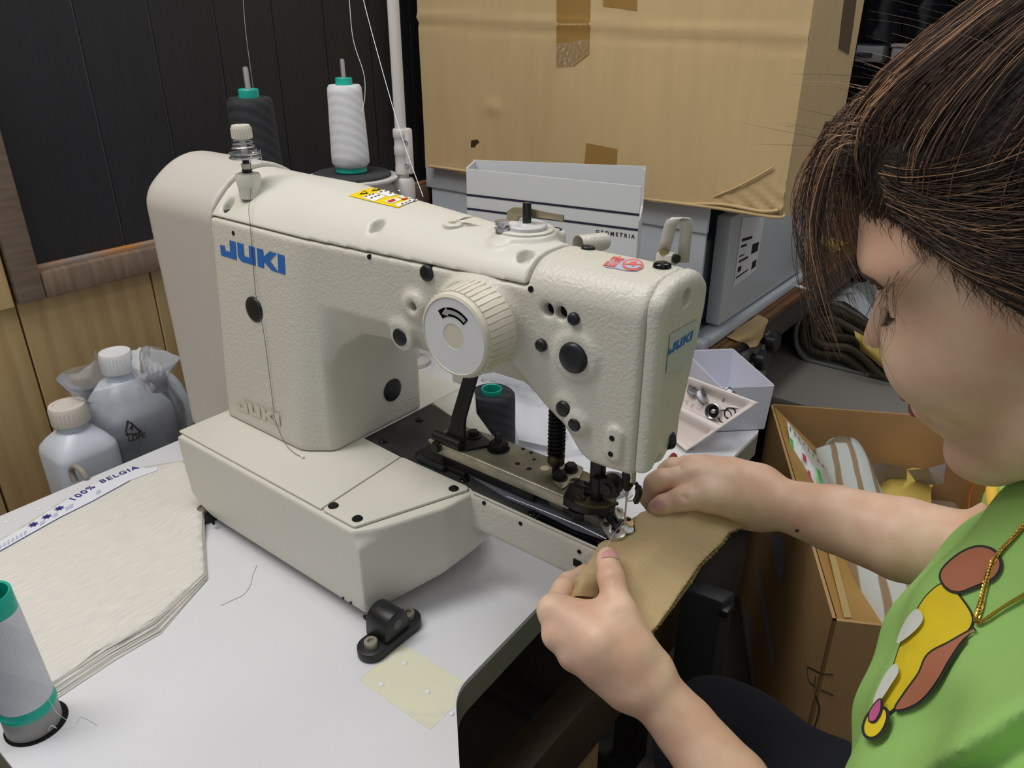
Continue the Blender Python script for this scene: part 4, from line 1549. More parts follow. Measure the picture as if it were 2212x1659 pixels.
def thread_mat(name, c1, c2, scale=120, rough=.7, tilt=35):
    m = bpy.data.materials.new(name)
    m.use_nodes = True
    nt = m.node_tree
    b = nt.nodes['Principled BSDF']
    b.inputs['Roughness'].default_value = rough
    tc = nt.nodes.new('ShaderNodeTexCoord')
    mp = nt.nodes.new('ShaderNodeMapping')
    mp.inputs['Rotation'].default_value = (math.radians(tilt), math.radians(12), 0)
    nt.links.new(tc.outputs['Object'], mp.inputs['Vector'])
    wv = nt.nodes.new('ShaderNodeTexWave')
    wv.bands_direction = 'Z'
    wv.wave_profile = 'SAW'
    wv.inputs['Scale'].default_value = scale / 10
    wv.inputs['Distortion'].default_value = .6
    nt.links.new(mp.outputs['Vector'], wv.inputs['Vector'])
    rp = nt.nodes.new('ShaderNodeValToRGB')
    rp.color_ramp.elements[0].position = .40
    rp.color_ramp.elements[1].position = .60
    rp.color_ramp.elements[0].color = lin(c1)
    rp.color_ramp.elements[1].color = lin(c2)
    nt.links.new(wv.outputs['Fac'], rp.inputs['Fac'])
    nt.links.new(rp.outputs['Color'], b.inputs['Base Color'])
    w2 = nt.nodes.new('ShaderNodeTexWave')
    w2.bands_direction = 'Z'
    w2.inputs['Scale'].default_value = 260
    w2.inputs['Distortion'].default_value = 2
    nt.links.new(mp.outputs['Vector'], w2.inputs['Vector'])
    bp_ = nt.nodes.new('ShaderNodeBump')
    bp_.inputs['Strength'].default_value = .35
    bp_.inputs['Distance'].default_value = .0006
    nt.links.new(w2.outputs['Fac'], bp_.inputs['Height'])
    nt.links.new(bp_.outputs['Normal'], b.inputs['Normal'])
    MATS[name] = m
    return m


M_thw = thread_mat('white_thread_winding', (226, 226, 230), (214, 214, 219), 260)
M_thg = thread_mat('pale_grey_thread_winding', (212, 214, 220), (206, 208, 215), 90, .6, 55)
M_thb = thread_mat('black_thread_winding', (26, 28, 33), (40, 42, 48), 260, .75)


def cone(name, label, group, base, rb, rt, h, m, rtube=.0135, ring=.020, bottom=True):
    t = thing(name, label, 'thread cone', base, group)
    x, y, z = base
    lathe('winding', (x, y, z + .010), (0, 0, 1), [(.01, 0), (rb * .86, 0), (rb, .006), (rb * .995, .02), (rt * 1.02, h - .012), (rt, h - .004), (rt * .9, h), (rtube, h)], m, t, 40, 40)
    lathe('cone_tube', (x, y, z), (0, 0, 1), [(rb * .80, 0), (rb * .84, .002), (rb * .80, .011), (rtube, .012), (rtube, h + ring), (rtube - .0008, h + ring + .001), (rtube - .0022, h + ring), (rtube - .003, h - .01), (rtube - .003, .0)], M_teal, t, 32, 30)
    return t


wc = (-1.034, .882, .3615)
cone('thread_cone', 'white thread cone with teal tube on the thread stand', 'cones on the thread stand', wc, .0315, .0275, .128, M_thw)
bc = (-.972, .660, .3615)
cone('thread_cone', 'black thread cone with teal tube left on the thread stand', 'cones on the thread stand', bc, .0335, .0300, .128, M_thb)
# black cone on the table behind the bed
kb = onz(1062, 985, 0)
cone('thread_cone', 'black thread cone standing on the table behind the bed arm', None, (kb[0] + .005, kb[1] - .004, .0005), .0345, .0335, .100, M_thb, .0150, .016)

# slim spool in its holder on the front left of the table
sp = onz(75, 1562, 0)
t = thing('thread_spool', 'slim pale grey thread spool with teal ends in the table holder', 'thread spool', (sp[0], sp[1], 0))
sx, sy = sp[0], sp[1]
lathe('winding', (sx, sy, .032), (0, 0, 1), [(.0225, 0), (.0232, .004), (.0215, .05), (.0195, .10), (.0190, .103)], M_thg, t, 40, 50)
lathe('spool_tube', (sx, sy, .022), (0, 0, 1), [(.0235, 0), (.0243, .003), (.0243, .005), (.0232, .0065), (.0228, .012), (.0190, .014), (.0190, .1125), (.0184, .132), (.0178, .133), (.0160, .132), (.0155, .10), (.0155, 0)], M_teal, t, 36, 35)
lathe('holder_cup', (sx, sy, .0015), (0, 0, 1), [(.0235, 0), (.0235, .0205), (.020, .0207), (.020, .001), (0, .001)], mat('grey_holder', (150, 148, 146), .45), t, 36)
lathe('holder_hole', (sx + .0012, sy + .0012, .0003), (0, 0, 1), [(.0268, 0), (.0268, .0006), (0, .0006)], M_hole, t, 36)
tube('thread_end', [(sx + .02, sy + .012, .035), (sx + .026, sy + .014, .018), (sx + .034, sy + .022, .004), (sx + .028, sy + .03, .001), (sx + .05, sy + .035, .001)], .00022, M_thw, t, 5, 6)
tube('thread_loop', [(sx + .0235, sy + .003, .004), (sx + .026, sy + .006, .010), (sx + .0262, sy + .009, .004)], .0005, M_thw, t, 5, 5)

# the stand
M_std = mat('stand_grey_white', (206, 200, 198), 0.4)
M_felt = mat('charcoal_felt', (62, 63, 66), 0.95, noise=.35, nscale=220)
px_, py_ = -.975, .945
ts = thing('thread_stand', 'grey white thread stand with pole, felt discs and spindles', 'thread stand', (px_, py_, 0))
lathe('pole', (px_, py_, .001), (0, 0, 1), [(.0095, 0), (.0095, 1.2), (0, 1.2)], M_std, ts, 24)
lathe('pole_clamp', (px_, py_, .355), (0, 0, 1), [(.0098, 0), (.0130, .002), (.0130, .012), (.0122, .014), (.0122, .032), (.0132, .034), (.0132, .046), (.0122, .048), (.0122, .060), (.0136, .062), (.0136, .073), (.0124, .075), (.0098, .076)], M_std, ts, 28)
box('clamp_ear', (px_ + .008, py_ - .004, .357), (px_ + .021, py_ + .008, .432), M_std, ts, .004)
for z_ in (.373, .411):
    lathe('clamp_screw', (px_ + .0150, py_ - .004, z_), (.35, -1, 0), [(.0042, 0), (.0042, .002), (.003, .0035), (0, .0038)], M_chrome, ts, 18)
hub = lathe('hub', (px_, py_, .312), (0, 0, 1), [(.0155, 0), (.0190, .004), (.0190, .030), (.0165, .036), (.0105, .038)], M_std, ts, 28)
lathe('hub_screw', (px_ + .004, py_ - .0185, .328), (.25, -1, 0), [(.0062, -.002), (.0062, .001), (.0048, .0035), (0, .004)], M_chrome, ts, 20)
tube('arm', [(px_, py_, .330), (wc[0], wc[1], .345), (bc[0], bc[1], .345)], .0095, M_std, ts, 10)
for (c_, rr_) in ((wc, .078), (bc, .078)):
    ds = lathe('disc', (c_[0], c_[1], .3455), (0, 0, 1), [(.02, 0), (rr_ - .008, .001), (rr_, .006), (rr_, .009), (rr_ - .003, .0095), (rr_ - .008, .0095), (0, .0095)], M_std, ts, 56)
    lathe('felt_pad', (c_[0], c_[1], .3550), (0, 0, 1), [(rr_ - .012, 0), (rr_ - .012, .004), (rr_ - .014, .0055), (0, .0055)], M_felt, ds, 48)
    lathe('spindle', (c_[0], c_[1], .352), (0, 0, 1), [(.0038, 0), (.0038, .183), (.003, .186), (0, .187)], M_chrome, ds, 16)
lathe('stand_foot', (px_, py_, .0005), (0, 0, 1), [(.03, 0), (.03, .008), (.012, .014), (.0098, .03)], M_std, ts, 28)

# threads in the air
M_wt = mat('white_thread', (232, 232, 236), .6)
M_bt = mat('dark_thread', (64, 64, 70), .6)
gx = (bx + .016, by + .0, zt_ + .049)
pts = [dep(522, -60, 1.02), dep(530, 60, 1.03), dep(548, 200, 1.05), dep(562, 320, 1.06), dep(568, 360, depth_of(gx))]
tag(tube('sewing_thread', catmull(pts, 6), .00035, mat('grey_thread', (150, 150, 156), .6)), 'thin grey thread rising in front of the black thread cone', 'thread')
tdn = [hit_on(bvc, 566, 372) * 0 + np.array([gx[0], gx[1] - .004, gx[2]])]
for q in ((555, 420), (548, 455)):
    tdn.append(hit_on(bvc, *q) + np.array([0, -.006, .010 if q[1] < 440 else .003]))
for q, lift in (((543, 488), .0012), ((548, 560), .0012), ((560, 640), .004), ((575, 720), .003), ((590, 850), .002), ((598, 910), .0015)):
    tdn.append(side_pt(*q) + np.array([0, -lift, 0]))
tdn.append(onz(615, 955, ZB + .006))
tdn.append(onz(634, 977, ZB + .0012))
tdn.append(onz(654, 988, ZB + .0012))
lt = thing('sewing_thread', 'dark thread hanging down the cream column over the blue lettering', 'thread', tdn[-1])
tube('strand', catmull(tdn, 6), .00032, M_bt, lt, 5)
bm = bmesh.new()
bmesh.ops.create_icosphere(bm, subdivisions=2, radius=.0022, matrix=Matrix.Translation(tdn[-1] + np.array([0, 0, .001])))
from_bm('knot', bm, M_wt, lt)
pts = [dep(752, -60, 1.24), dep(756, 20, 1.24), dep(764, 90, 1.24), dep(786, 160, 1.235), dep(788, 210, 1.24), dep(782, 240, 1.243)]
tag(tube('sewing_thread', catmull(pts, 6), .00045, M_wt), 'white thread leaving the side of the white thread cone', 'thread')
pts = [dep(776, -60, 1.20), dep(790, 20, 1.18), dep(860, 270, 1.12), dep(914, 425, 1.05)]
tag(tube('sewing_thread', catmull(pts, 6), .00050, M_wt), 'white thread running diagonally in front of the stand pole', 'thread')
pts = [onz(555, 1220, .0006), onz(545, 1245, .0006), onz(540, 1265, .0006), onz(525, 1285, .0006), onz(500, 1297, .0006), onz(477, 1308, .0006)]
tag(tube('loose_thread', catmull(pts, 6), .00035, mat('offwhite_thread', (196, 194, 190), .6)), 'loose off white thread lying on the white table top', 'thread')

# ================================================================== BOTTLES BEHIND THE TABLE
M_hd = mat('milky_bottle', (222, 229, 240), 0.35, trans=.15, sss=0)
M_cap_w = mat('white_cap', (226, 226, 228), 0.35)
M_cap_b = mat('bone_cap', (214, 206, 196), 0.4)
sh = thing('wall_shelf', 'narrow wooden shelf on the wall behind the sewing table', 'shelf', (-1.2, .5, -.19))
box('board', (WX + .001, .15, -.19), (-1.075, .85, -.17), M_fr_h, sh, .002)
for yy in (.2, .8):
    box('bracket', (WX + .001, yy - .01, -.28), (-1.10, yy + .01, -.191), M_fr, sh, .002)


def bottle(name, label, c, hw, hd, z0, zs, zt, rn, rc, capz, hcap, mcap, rot, mb):
    """square bottle: body z0..zs, shoulder to zt, neck to capz"""
    t = thing(name, label, 'bottle', (c[0], c[1], z0))
    rings = [(z0, .94), (z0 + .006, 1.0), (zs - .004, 1.0), (zs + .004, .96), (zs + (zt - zs) * .5, .80), (zt - .003, .55)]
    vs, fs = [], []
    n = 40
    R = Matrix.Rotation(rot, 3, 'Z')
    for z, s in rings:
        ex = 6 if s > .9 else (4 if s > .7 else 2.4)
        for k in range(n):
            a = 2 * math.pi * k / n
            ca, sa = math.cos(a), math.sin(a)
            q = (abs(ca) ** ex + abs(sa) ** ex) ** (-1 / ex)
            v = R @ Vector((q * ca * hd * s, q * sa * hw * s, 0))
            vs.append((c[0] + v.x, c[1] + v.y, z))
    for z, r in ((zt, rn), (capz, rn)):
        for k in range(n):
            a = 2 * math.pi * k / n
            v = R @ Vector((r * math.cos(a), r * math.sin(a), 0))
            vs.append((c[0] + v.x, c[1] + v.y, z))
    m = len(rings) + 2
    for i in range(m - 1):
        for k in range(n):
            fs.append((i * n + k, i * n + (k + 1) % n, (i + 1) * n + (k + 1) % n, (i + 1) * n + k))
    fs.append(tuple(range(n - 1, -1, -1)))
    fs.append(tuple((m - 1) * n + k for k in range(n)))
    mesh('body', vs, fs, mb, t, True, 50)
    cp = lathe('cap', (c[0], c[1], capz - .004), (0, 0, 1), [(rc * .99, 0), (rc, .001), (rc, hcap - .004), (rc * .95, hcap - .0005), (rc * .72, hcap), (rc * .70, hcap - .001), (0, hcap - .001)], mcap, t, 40, 35)
    for k in range(30):
        a = 2 * math.pi * k / 30
        tube('cap_rib', [(c[0] + rc * math.cos(a), c[1] + rc * math.sin(a), capz - .003), (c[0] + rc * math.cos(a), c[1] + rc * math.sin(a), capz + hcap - .010)], .0006, mcap, cp, 4)
    return t


c1 = onx(147, 885, -1.165)
b1 = bottle('square_bottle', 'small square milky bottle with bone cap standing left behind the table', (-1.165, c1[1]), .046, .046, -.17, c1[2] - .062, c1[2] - .030, .022, .0265, c1[2] - .016, .030, M_cap_b, 0, M_hd)
c2 = onx(245, 775, -1.20)
b2 = bottle('square_bottle', 'taller milky bottle with white cap wrapped in a clear bag behind the table', (-1.20, c2[1] + .004), .060, .050, -.17, c2[2] - .090, c2[2] - .035, .022, .0245, c2[2] - .018, .034, M_cap_w, 0, M_hd)
# moulded handle of the tall bottle
cy2 = c2[1] + .004
tube('handle', [(-1.175, cy2 + .030, c2[2] - .030), (-1.165, cy2 + .058, c2[2] - .050), (-1.160, cy2 + .070, c2[2] - .085), (-1.160, cy2 + .074, c2[2] - .13), (-1.165, cy2 + .062, c2[2] - .16)], .013, M_hd, b2, 12, 6)

# clear bag around the tall bottle
M_film = film_mat('clear_film', (214, 216, 222), .10, .10, .6, 45)
M_film2 = film_mat('clear_film_bright', (228, 230, 236), .16, .08, .8, 60)
M_film_l = film_mat('bag_film', (170, 172, 178), .30, .12, .6, 45)


def crumple(x, y, z, s=1.0):
    return s * (math.sin(x * 61 + z * 43) + math.sin(y * 57 - z * 71 + 1.3) + .7 * math.sin((x + y) * 133 + z * 97) + .5 * math.sin(z * 190 + y * 160))


def film_tube(name, c, prof, m, parent, n=44, amp=.003, sq=3.5):
    vs, fs = [], []
    for (z, rx, ry, dx, dy) in prof:
        for k in range(n):
            a = 2 * math.pi * k / n
            ca, sa = math.cos(a), math.sin(a)
            q = (abs(ca) ** sq + abs(sa) ** sq) ** (-1 / sq)
            x, y = c[0] + dx + q * ca * rx, c[1] + dy + q * sa * ry
            j = crumple(x, y, z, amp)
            vs.append((x + ca * j, y + sa * j, z + .4 * j))
    for i in range(len(prof) - 1):
        for k in range(n):
            fs.append((i * n + k, i * n + (k + 1) % n, (i + 1) * n + (k + 1) % n, (i + 1) * n + k))
    return mesh(name, vs, fs, m, parent, True, 60)


bag = thing('plastic_bag', 'clear plastic bag with recycling mark around the taller bottle', 'plastic bag', (-1.19, cy2, -.168))
zz2 = c2[2]
bgf = film_tube('film', (-1.19, cy2), [(-.168, .062, .074, 0, 0), (-.10, .064, .076, 0, 0), (-.03, .064, .076, 0, 0), (zz2 - .12, .064, .076, 0, 0), (zz2 - .09, .062, .074, 0, 0), (zz2 - .06, .054, .066, 0, -.004), (zz2 - .045, .05, .062, 0, -.004), (zz2 - .03, .055, .075, .0, -.008), (zz2 - .015, .06, .085, 0, -.004)], M_film_l, bag, 48, .0022)
# knotted ear of the bag to the left and frill on the right
def film_patch(name, grid, m, parent, amp):
    rows, cols = len(grid), len(grid[0])
    G = [catmull(r, 6) for r in grid]
    G2 = []
    for k in range(len(G[0])):
        G2.append(catmull([g[k] for g in G], 6))
    vs, fs = [], []
    nr = len(G2[0])
    nc = len(G2)
    for i in range(nr):
        for k in range(nc):
            p = G2[k][i]
            j = crumple(p[0], p[1], p[2], amp)
            vs.append((p[0] + j, p[1] + .6 * j, p[2] - .5 * j))
    for i in range(nr - 1):
        for k in range(nc - 1):
            a = i * nc + k
            fs.append((a, a + 1, a + nc + 1, a + nc))
    return mesh(name, vs, fs, m, parent, True, 70)


def gx_(pts, x):
    return [onx(p[0], p[1], x + (p[2] if len(p) > 2 else 0)) for p in pts]


film_patch('ear', [gx_([(212, 755), (200, 790), (178, 806), (138, 808)], -1.15), gx_([(222, 790, -.02), (205, 812, .01), (180, 822, .012), (146, 822)], -1.15), gx_([(240, 830, -.02), (212, 838, .01), (185, 842, .008), (154, 842)], -1.15)], M_film2, bag, .0018)
film_patch('ear', [gx_([(285, 760, -.04), (305, 752), (330, 750), (350, 752)], -1.15), gx_([(282, 790, -.03), (305, 790, .015), (330, 795, .01), (352, 800)], -1.15), gx_([(295, 835, -.02), (318, 845, .015), (345, 850), (365, 845)], -1.15)], M_film2, bag, .0020)
# recycling mark + LDPE on the bag
xb = -1.113
M_print = mat('print_grey', (58, 56, 54), .6)
tri = [np.array(p, float) for p in ((277, 908), (307, 936), (270, 939))]
cen = sum(tri) / 3
for i in range(3):
    a_, b_ = tri[i], tri[(i + 1) % 3]
    s0, s1 = a_ + (b_ - a_) * .14, a_ + (b_ - a_) * .82
    tube('recycling_arrow', [onx(*s0, xb), onx(*s1, xb)], .0016, M_print, bgf, 6)
    dirv = (b_ - a_) / np.linalg.norm(b_ - a_)
    nv = np.array([-dirv[1], dirv[0]])
    e = s1
    mesh('recycling_arrow', [onx(*(e + nv * 5), xb), onx(*(e - nv * 5), xb), onx(*(e + dirv * 7), xb)], [(0, 1, 2)], M_print, bgf, False)
ya = onx(277, 955, xb)
yb_ = onx(306, 947, xb)
text_obj('recycling_text', 'LDPE', ya, Vector(yb_ - ya), (0, 0, 1), .0125, M_print, bgf, .0002, .0002)
ya = onx(280, 931, xb)
text_obj('recycling_text', '4', ya, Vector(yb_ - onx(277, 955, xb)), (0, 0, 1), .0125, M_print, bgf, .0002, .0004)

# ================================================================== LINEN PIECES ON THE TABLE
M_linen = mat('white_linen', (228, 224, 216), 0.9, noise=.13, nscale=14, stretch=(34, 3, 10), bump=.5, bscale=30, bdist=.0004, detail=6)
M_selv = mat('white_selvage', (228, 230, 238), 0.85)
M_pr = mat('selvage_blue', (44, 42, 122), .7)
M_plb = mat('pale_blue_print', (186, 190, 216), .8)
A0 = [onz(-120, 1235, .004), onz(0, 1172, .004), onz(140, 1085, .004), onz(280, 1018, .004), onz(400, 998, .004)]
A0 = [p[:2] for p in A0]
low = [onz(437, 1165, .004)[:2], onz(443, 1243, .004)[:2], onz(330, 1350, .004)[:2], onz(230, 1405, .004)[:2], onz(118, 1478, .004)[:2], np.array([-.700, .118])]
A0[0] = np.array([-.975, .118])
outline = A0 + [np.array([-.87, .435])] + low
NL = 10


def lin_h(x, y, k):
    # soft bulge where the pile leans on the machine foot and a rippled front edge
    b = .010 * math.exp(-(((x + .84) / .05) ** 2 + ((y - .405) / .035) ** 2))
    d = max(0, 1 - abs(x + .70) / .05)
    rip = .0035 * d * max(0, math.sin((y - .19) * 110)) * (1 if y < .30 else .25) * (k / NL)
    return b + rip


def linen_sheet(k, label, group):
    off = (NL - 1 - k) * .0017
    poly = []
    for i, p in enumerate(outline):
        q = np.array(p, float)
        if i >= len(A0) + 1:
            jit = .0014 * math.sin(i * 5.1 + k * 2.3)
            q[0] += off * (1.0 if i >= len(A0) + 3 else .35) + jit
        poly.append(tuple(q))
    if k < NL - 1:
        step = .025
    else:
        step = .010
    v2, f2 = tri_fill(poly, step)
    z = .0006 + k * .0007
    vs = [(a, b, z + lin_h(a, b, k)) for a, b in v2]
    o = mesh('linen_piece', vs, f2, M_linen, None, True, 180)
    md = o.modifiers.new('thick', 'SOLIDIFY')
    md.thickness = .0006
    md.offset = 1
    tag(o, label, 'fabric', group)
    return o


for k in range(NL):
    if k == NL - 1:
        top_sheet = linen_sheet(k, 'topmost white linen piece with blue lettered selvage left of the machine', 'linen pieces in the pile')
    elif k == 0:
        linen_sheet(k, 'lowest white linen piece of the pile, lying on the table', 'linen pieces in the pile')
    else:
        linen_sheet(k, 'white linen piece inside the layered pile left of the machine', 'linen pieces in the pile')
zs = .0006 + (NL - 1) * .0007 + .0013


def spath(px):
    """selvage line in pixels: centre y and half width"""
    xs = [-60, 0, 60, 130, 200, 280, 340]
    up = [1205, 1168, 1134, 1088, 1048, 1015, 1008]
    lo = [1222, 1190, 1156, 1117, 1082, 1038, 1016]
    return np.interp(px, xs, up), np.interp(px, xs, lo)


vs, fs = [], []
pxs = list(range(-60, 341, 10))
for px in pxs:
    u, l = spath(px)
    for v in (u, l):
        p = onz(px, v, zs)
        vs.append((p[0], p[1], zs + lin_h(p[0], p[1], NL - 1)))
for i in range(len(pxs) - 1):
    fs.append((2 * i, 2 * i + 1, 2 * i + 3, 2 * i + 2))
sv = mesh('selvage', vs, fs, M_selv, top_sheet, True)
# printed word along the selvage
def sel_text(s, p0, p1, size, m):
    a, b = onz(p0[0], p0[1], zs + .0004), onz(p1[0], p1[1], zs + .0004)
    d = Vector(b - a)
    d.z = 0
    text_obj('selvage_text', s, a, d, (-d.y, d.x, 0), size, m, sv, .0001, .0003, 'LEFT', 1.25)


sel_text('100%', (158, 1083), (203, 1054), .0150, M_pr)
sel_text('BELGIA', (219, 1044), (284, 1017), .0140, M_pr)
for (px, py) in ((72, 1133), (101, 1116), (128, 1098)):
    p = onz(px, py, zs + .0004)
    vs = []
    for k in range(14):
        a = 2 * math.pi * k / 14
        r = .0068 if k % 2 == 0 else .0036
        vs.append((p[0] + r * math.cos(a), p[1] + r * math.sin(a), zs + .0005))
    mesh('selvage_mark', vs, [tuple(range(14))], M_pr, sv, False)
for px in list(range(-20, 60, 9)) + [86, 92, 115, 120, 142, 148, 153, 208, 213]:
    u, l = spath(px)
    c_ = u + (l - u) * .62
    p = [onz(px, c_ - 4, zs + .0003), onz(px + 5, c_ - 6.5, zs + .0003), onz(px + 5, c_ + 1, zs + .0003), onz(px, c_ + 4, zs + .0003)]
    mesh('selvage_mark', p, [(0, 1, 2, 3)], M_plb, sv, False)
pl_ = [onz(px, spath(px)[1] + .5, zs + .0003) for px in range(-60, 290, 10)]
tube('selvage_line', pl_, .0005, M_pr, sv, 4)

# cable clip at the table's back edge
p = onz(172, 1030, 0)
tag(tube('cable_loop', [(p[0] - .010, p[1] - .004, -.01), (p[0] - .016, p[1] - .003, .006), (p[0] - .004, p[1], .016), (p[0] + .010, p[1] + .002, .012), (p[0] + .016, p[1] + .003, .0035)], .0045, mat('grey_cable', (150, 142, 134), .5), None, 10, 6), 'short grey cable loop curling over the back edge of the table', 'cable')
p1_, p2_ = onz(13, 1129, 0), onz(84, 1100, 0)
for k_, p in enumerate((p1_, p2_)):
    tag(lathe('table_rivet', (p[0], p[1], .0002), (0, 0, 1), [(.0030, 0), (.0026, .0010), (0, .0013)], M_lwhite, None, 14), ('leftmost' if k_ == 0 else 'second') + ' small white pin near the back edge of the table', 'pin', 'pins near the table back edge')

# ================================================================== TAPE PATCH
M_mask = film_mat('yellowed_tape', (236, 234, 216), .28, .35, .1, 60)
tp_poly = [(-.4695, .352), (-.372, .352), (-.372, .389), (-.384, .4005), (-.3845, .4145), (-.4715, .4145)]
tpo = thing('tape_patch', 'square of pale yellow tape stuck on the table corner', 'tape', (-.42, .38, .0005))
prism('film', tp_poly, (0, 0, .0003), (1, 0, 0), (0, 1, 0), .0003, M_mask, tpo)
for (px, py) in ((874, 1432), (824, 1478), (924, 1494), (975, 1541)):
    q = onz(px, py, .0008)
    lathe('bubble', q - np.array([0, 0, .0003]), (0, 0, 1), [(.0028, 0), (.0020, .0010), (0, .0014)], M_lwhite, tpo, 12)

# ================================================================== WHITE BIN, TRAY AND BOBBINS AT THE TABLE'S RIGHT END
M_bin = mat('white_bin_plastic', (214, 214, 226), .35)
bn = thing('storage_bin', 'open white plastic bin at the right corner of the table', 'bin', (-.42, 1.12, 0))
hb = .082
Bp = [onz(p[0], p[1], hb)[:2] for p in ((1674, 832), (1583, 752), (1478, 756))]
Bp.append(Bp[0] + (Bp[2] - Bp[1]))
cB = sum(Bp) / 4
inn = [cB + (p - cB) * .965 for p in Bp]
bot = [cB + (p - cB) * .94 for p in Bp]
botin = [cB + (p - cB) * .905 for p in Bp]
vs = [(p[0], p[1], hb) for p in Bp] + [(p[0], p[1], hb) for p in inn] + [(p[0], p[1], .0012) for p in bot] + [(p[0], p[1], .004) for p in botin]
fs = []
for i in range(4):
    j = (i + 1) % 4
    fs += [(i, j, 4 + j, 4 + i), (8 + i, 8 + j, j, i), (4 + i, 4 + j, 12 + j, 12 + i)]
fs += [(8, 11, 10, 9), (12, 13, 14, 15)]
bm = bmesh.new()
bvv = [bm.verts.new((float(v[0]), float(v[1]), float(v[2]))) for v in vs]
for f in fs:
    bm.faces.new([bvv[i] for i in f])
bmesh.ops.bevel(bm, geom=list(bm.edges), offset=.0012, segments=2, affect='EDGES')
from_bm('tub', bm, M_bin, bn, True, 40)

M_tray = mat('pinkish_white_tray', (226, 214, 210), .3)
ty = thing('divided_tray', 'pinkish white divided tray leaning on the white bin', 'tray', onz(1470, 970, 0))
cor = [(1640, 870, .090), (1482, 975, .004), (1425, 925, .010), (1432, 792, .095)]
C4 = [dep(0, 0, 0) * 0 + onz(a_, b_, z_) for a_, b_, z_ in cor]
R_, N_, L_, K_ = C4       # right, near, left-near, back-left


def tray_pt(u, v, depth_):
    # u: near -> far(right/back), v: right -> left
    p = (N_ * (1 - u) + R_ * u) * (1 - v) + (L_ * (1 - u) + K_ * u) * v
    n = np.cross(R_ - N_, L_ - N_)
    n = n / np.linalg.norm(n)
    if n[2] < 0:
        n = -n
    return p - n * depth_


nu, nv = 44, 26
vs, fs = [], []
for i in range(nu + 1):
    for j in range(nv + 1):
        u, v = i / nu, j / nv
        e = min(u, 1 - u, .9) * .30 / .30
        # two wells divided at u=.46
        if u < .46:
            w = min(u / .46, 1 - u / .46)
        else:
            w = min((u - .46) / .54, 1 - (u - .46) / .54)
        wv_ = min(v, 1 - v)
        m_ = min(w * 2.2, wv_ * 2.6)
        dd_ = .020 * float(sstep(.06, .42, np.array(m_)))
        # rounded outer corner at right
        vs.append(tuple(tray_pt(u, v, dd_ - .0)))
for i in range(nu):
    for j in range(nv):
        a = i * (nv + 1) + j
        fs.append((a, a + 1, a + nv + 2, a + nv + 1))
tr_ = mesh('tray_shell', vs, fs, M_tray, ty, True, 180)
md = tr_.modifiers.new('thick', 'SOLIDIFY')
md.thickness = .0018
bvt = bvh_of([tr_])


def on_tray(px, py):
    h, n, i_, d_ = bvt.ray_cast(Vector(CAM), Vector(ray(px, py)).normalized())
    return np.array(h), np.array(n if n.z > 0 else -n)


def bobbin(name, label, px, py, axis, r=.0105, w=.0085, m=None, lift=.004):
    p, n = on_tray(px, py)
    p = p + n * lift
    t = thing(name, label, 'bobbin', p, 'bobbins in the tray')
    ax = Vector(axis).normalized()
    o_ = Vector(p) - ax * w / 2
    lathe('spool_body', o_, ax, [(.002, 0), (r, 0), (r, .0009), (r * .55, .0012), (r * .55, w - .0012), (r, w - .0009), (r, w), (.002, w)], m or M_chrome, t, 28, 30)
    lathe('thread_winding', o_ + ax * .0013, ax, [(r * .5, 0), (r * .82, 0), (r * .82, w - .0026), (r * .5, w - .0026)], M_thw, t, 24, 30)
    return t


M_alu = mat('dull_aluminium', (166, 168, 172), .32, metal=.9)
bobbin('bobbin', 'silver bobbin with white thread left of the bobbin case', 1522, 858, (.75, .2, .55), .0125, .010, M_alu, .008)
bobbin('bobbin', 'silver bobbin lying right behind the bobbin case', 1563, 862, (-.8, .25, .35), .0125, .010, M_alu, .009)
bobbin('bobbin', 'flat silver bobbin at the far left of the tray', 1503, 842, (.2, -.2, .95), .011, .008, M_alu, .004)
p, n = on_tray(1546, 890)
cs = thing('bobbin_case', 'polished open bobbin case in the divided tray', 'bobbin case', p)
lathe('shell', p + n * .0005, n * .9 + np.array([0, -.25, 0]), [(.010, 0), (.0118, .001), (.0122, .013), (.0112, .0132), (.0108, .003), (.0035, .002), (.0035, .010), (0, .011)], M_chrome, cs, 32, 30)
lathe('case_core', p + n * .003, n * .9 + np.array([0, -.25, 0]), [(.0107, 0), (.0105, .0005), (0, .0005)], M_blk2, cs, 24)
for i_, (px, py, r) in enumerate(((1567, 900, .0100), (1578, 893, .0085))):
    p, n = on_tray(px, py)
    x_, y_, z_ = frame(n)
    pts = [Vector(p + n * (.0014 + .0016 * i_)) + x_ * r * math.cos(a) + y_ * r * math.sin(a) for a in np.linspace(0, 2 * math.pi, 25)[:-1]]
    tag(tube('rubber_ring', pts, .0011, M_blk, None, 8, 0, True), ('larger' if i_ == 0 else 'smaller') + ' black rubber ring at the front of the tray well', 'ring', 'rings in the tray')
M_bit = film_mat('clear_bits', (226, 226, 228), .35, .1, .2, 90)
for i_, (px, py) in enumerate(((1482, 860), (1490, 872), (1500, 880), (1512, 878), (1525, 886), (1486, 846), (1555, 906), (1535, 898))):
    p, n = on_tray(px, py)
    o = lathe('clear_disc', p + n * .0008, n + np.array([.2 * math.sin(i_), .2 * math.cos(i_ * 2), 0]), [(.0055, 0), (.0055, .0006), (0, .0006)], M_bit, None, 18)
    tag(o, 'tiny clear plastic disc scattered in the tray well', 'disc', 'clear discs in the tray')
p, n = on_tray(1588, 883)
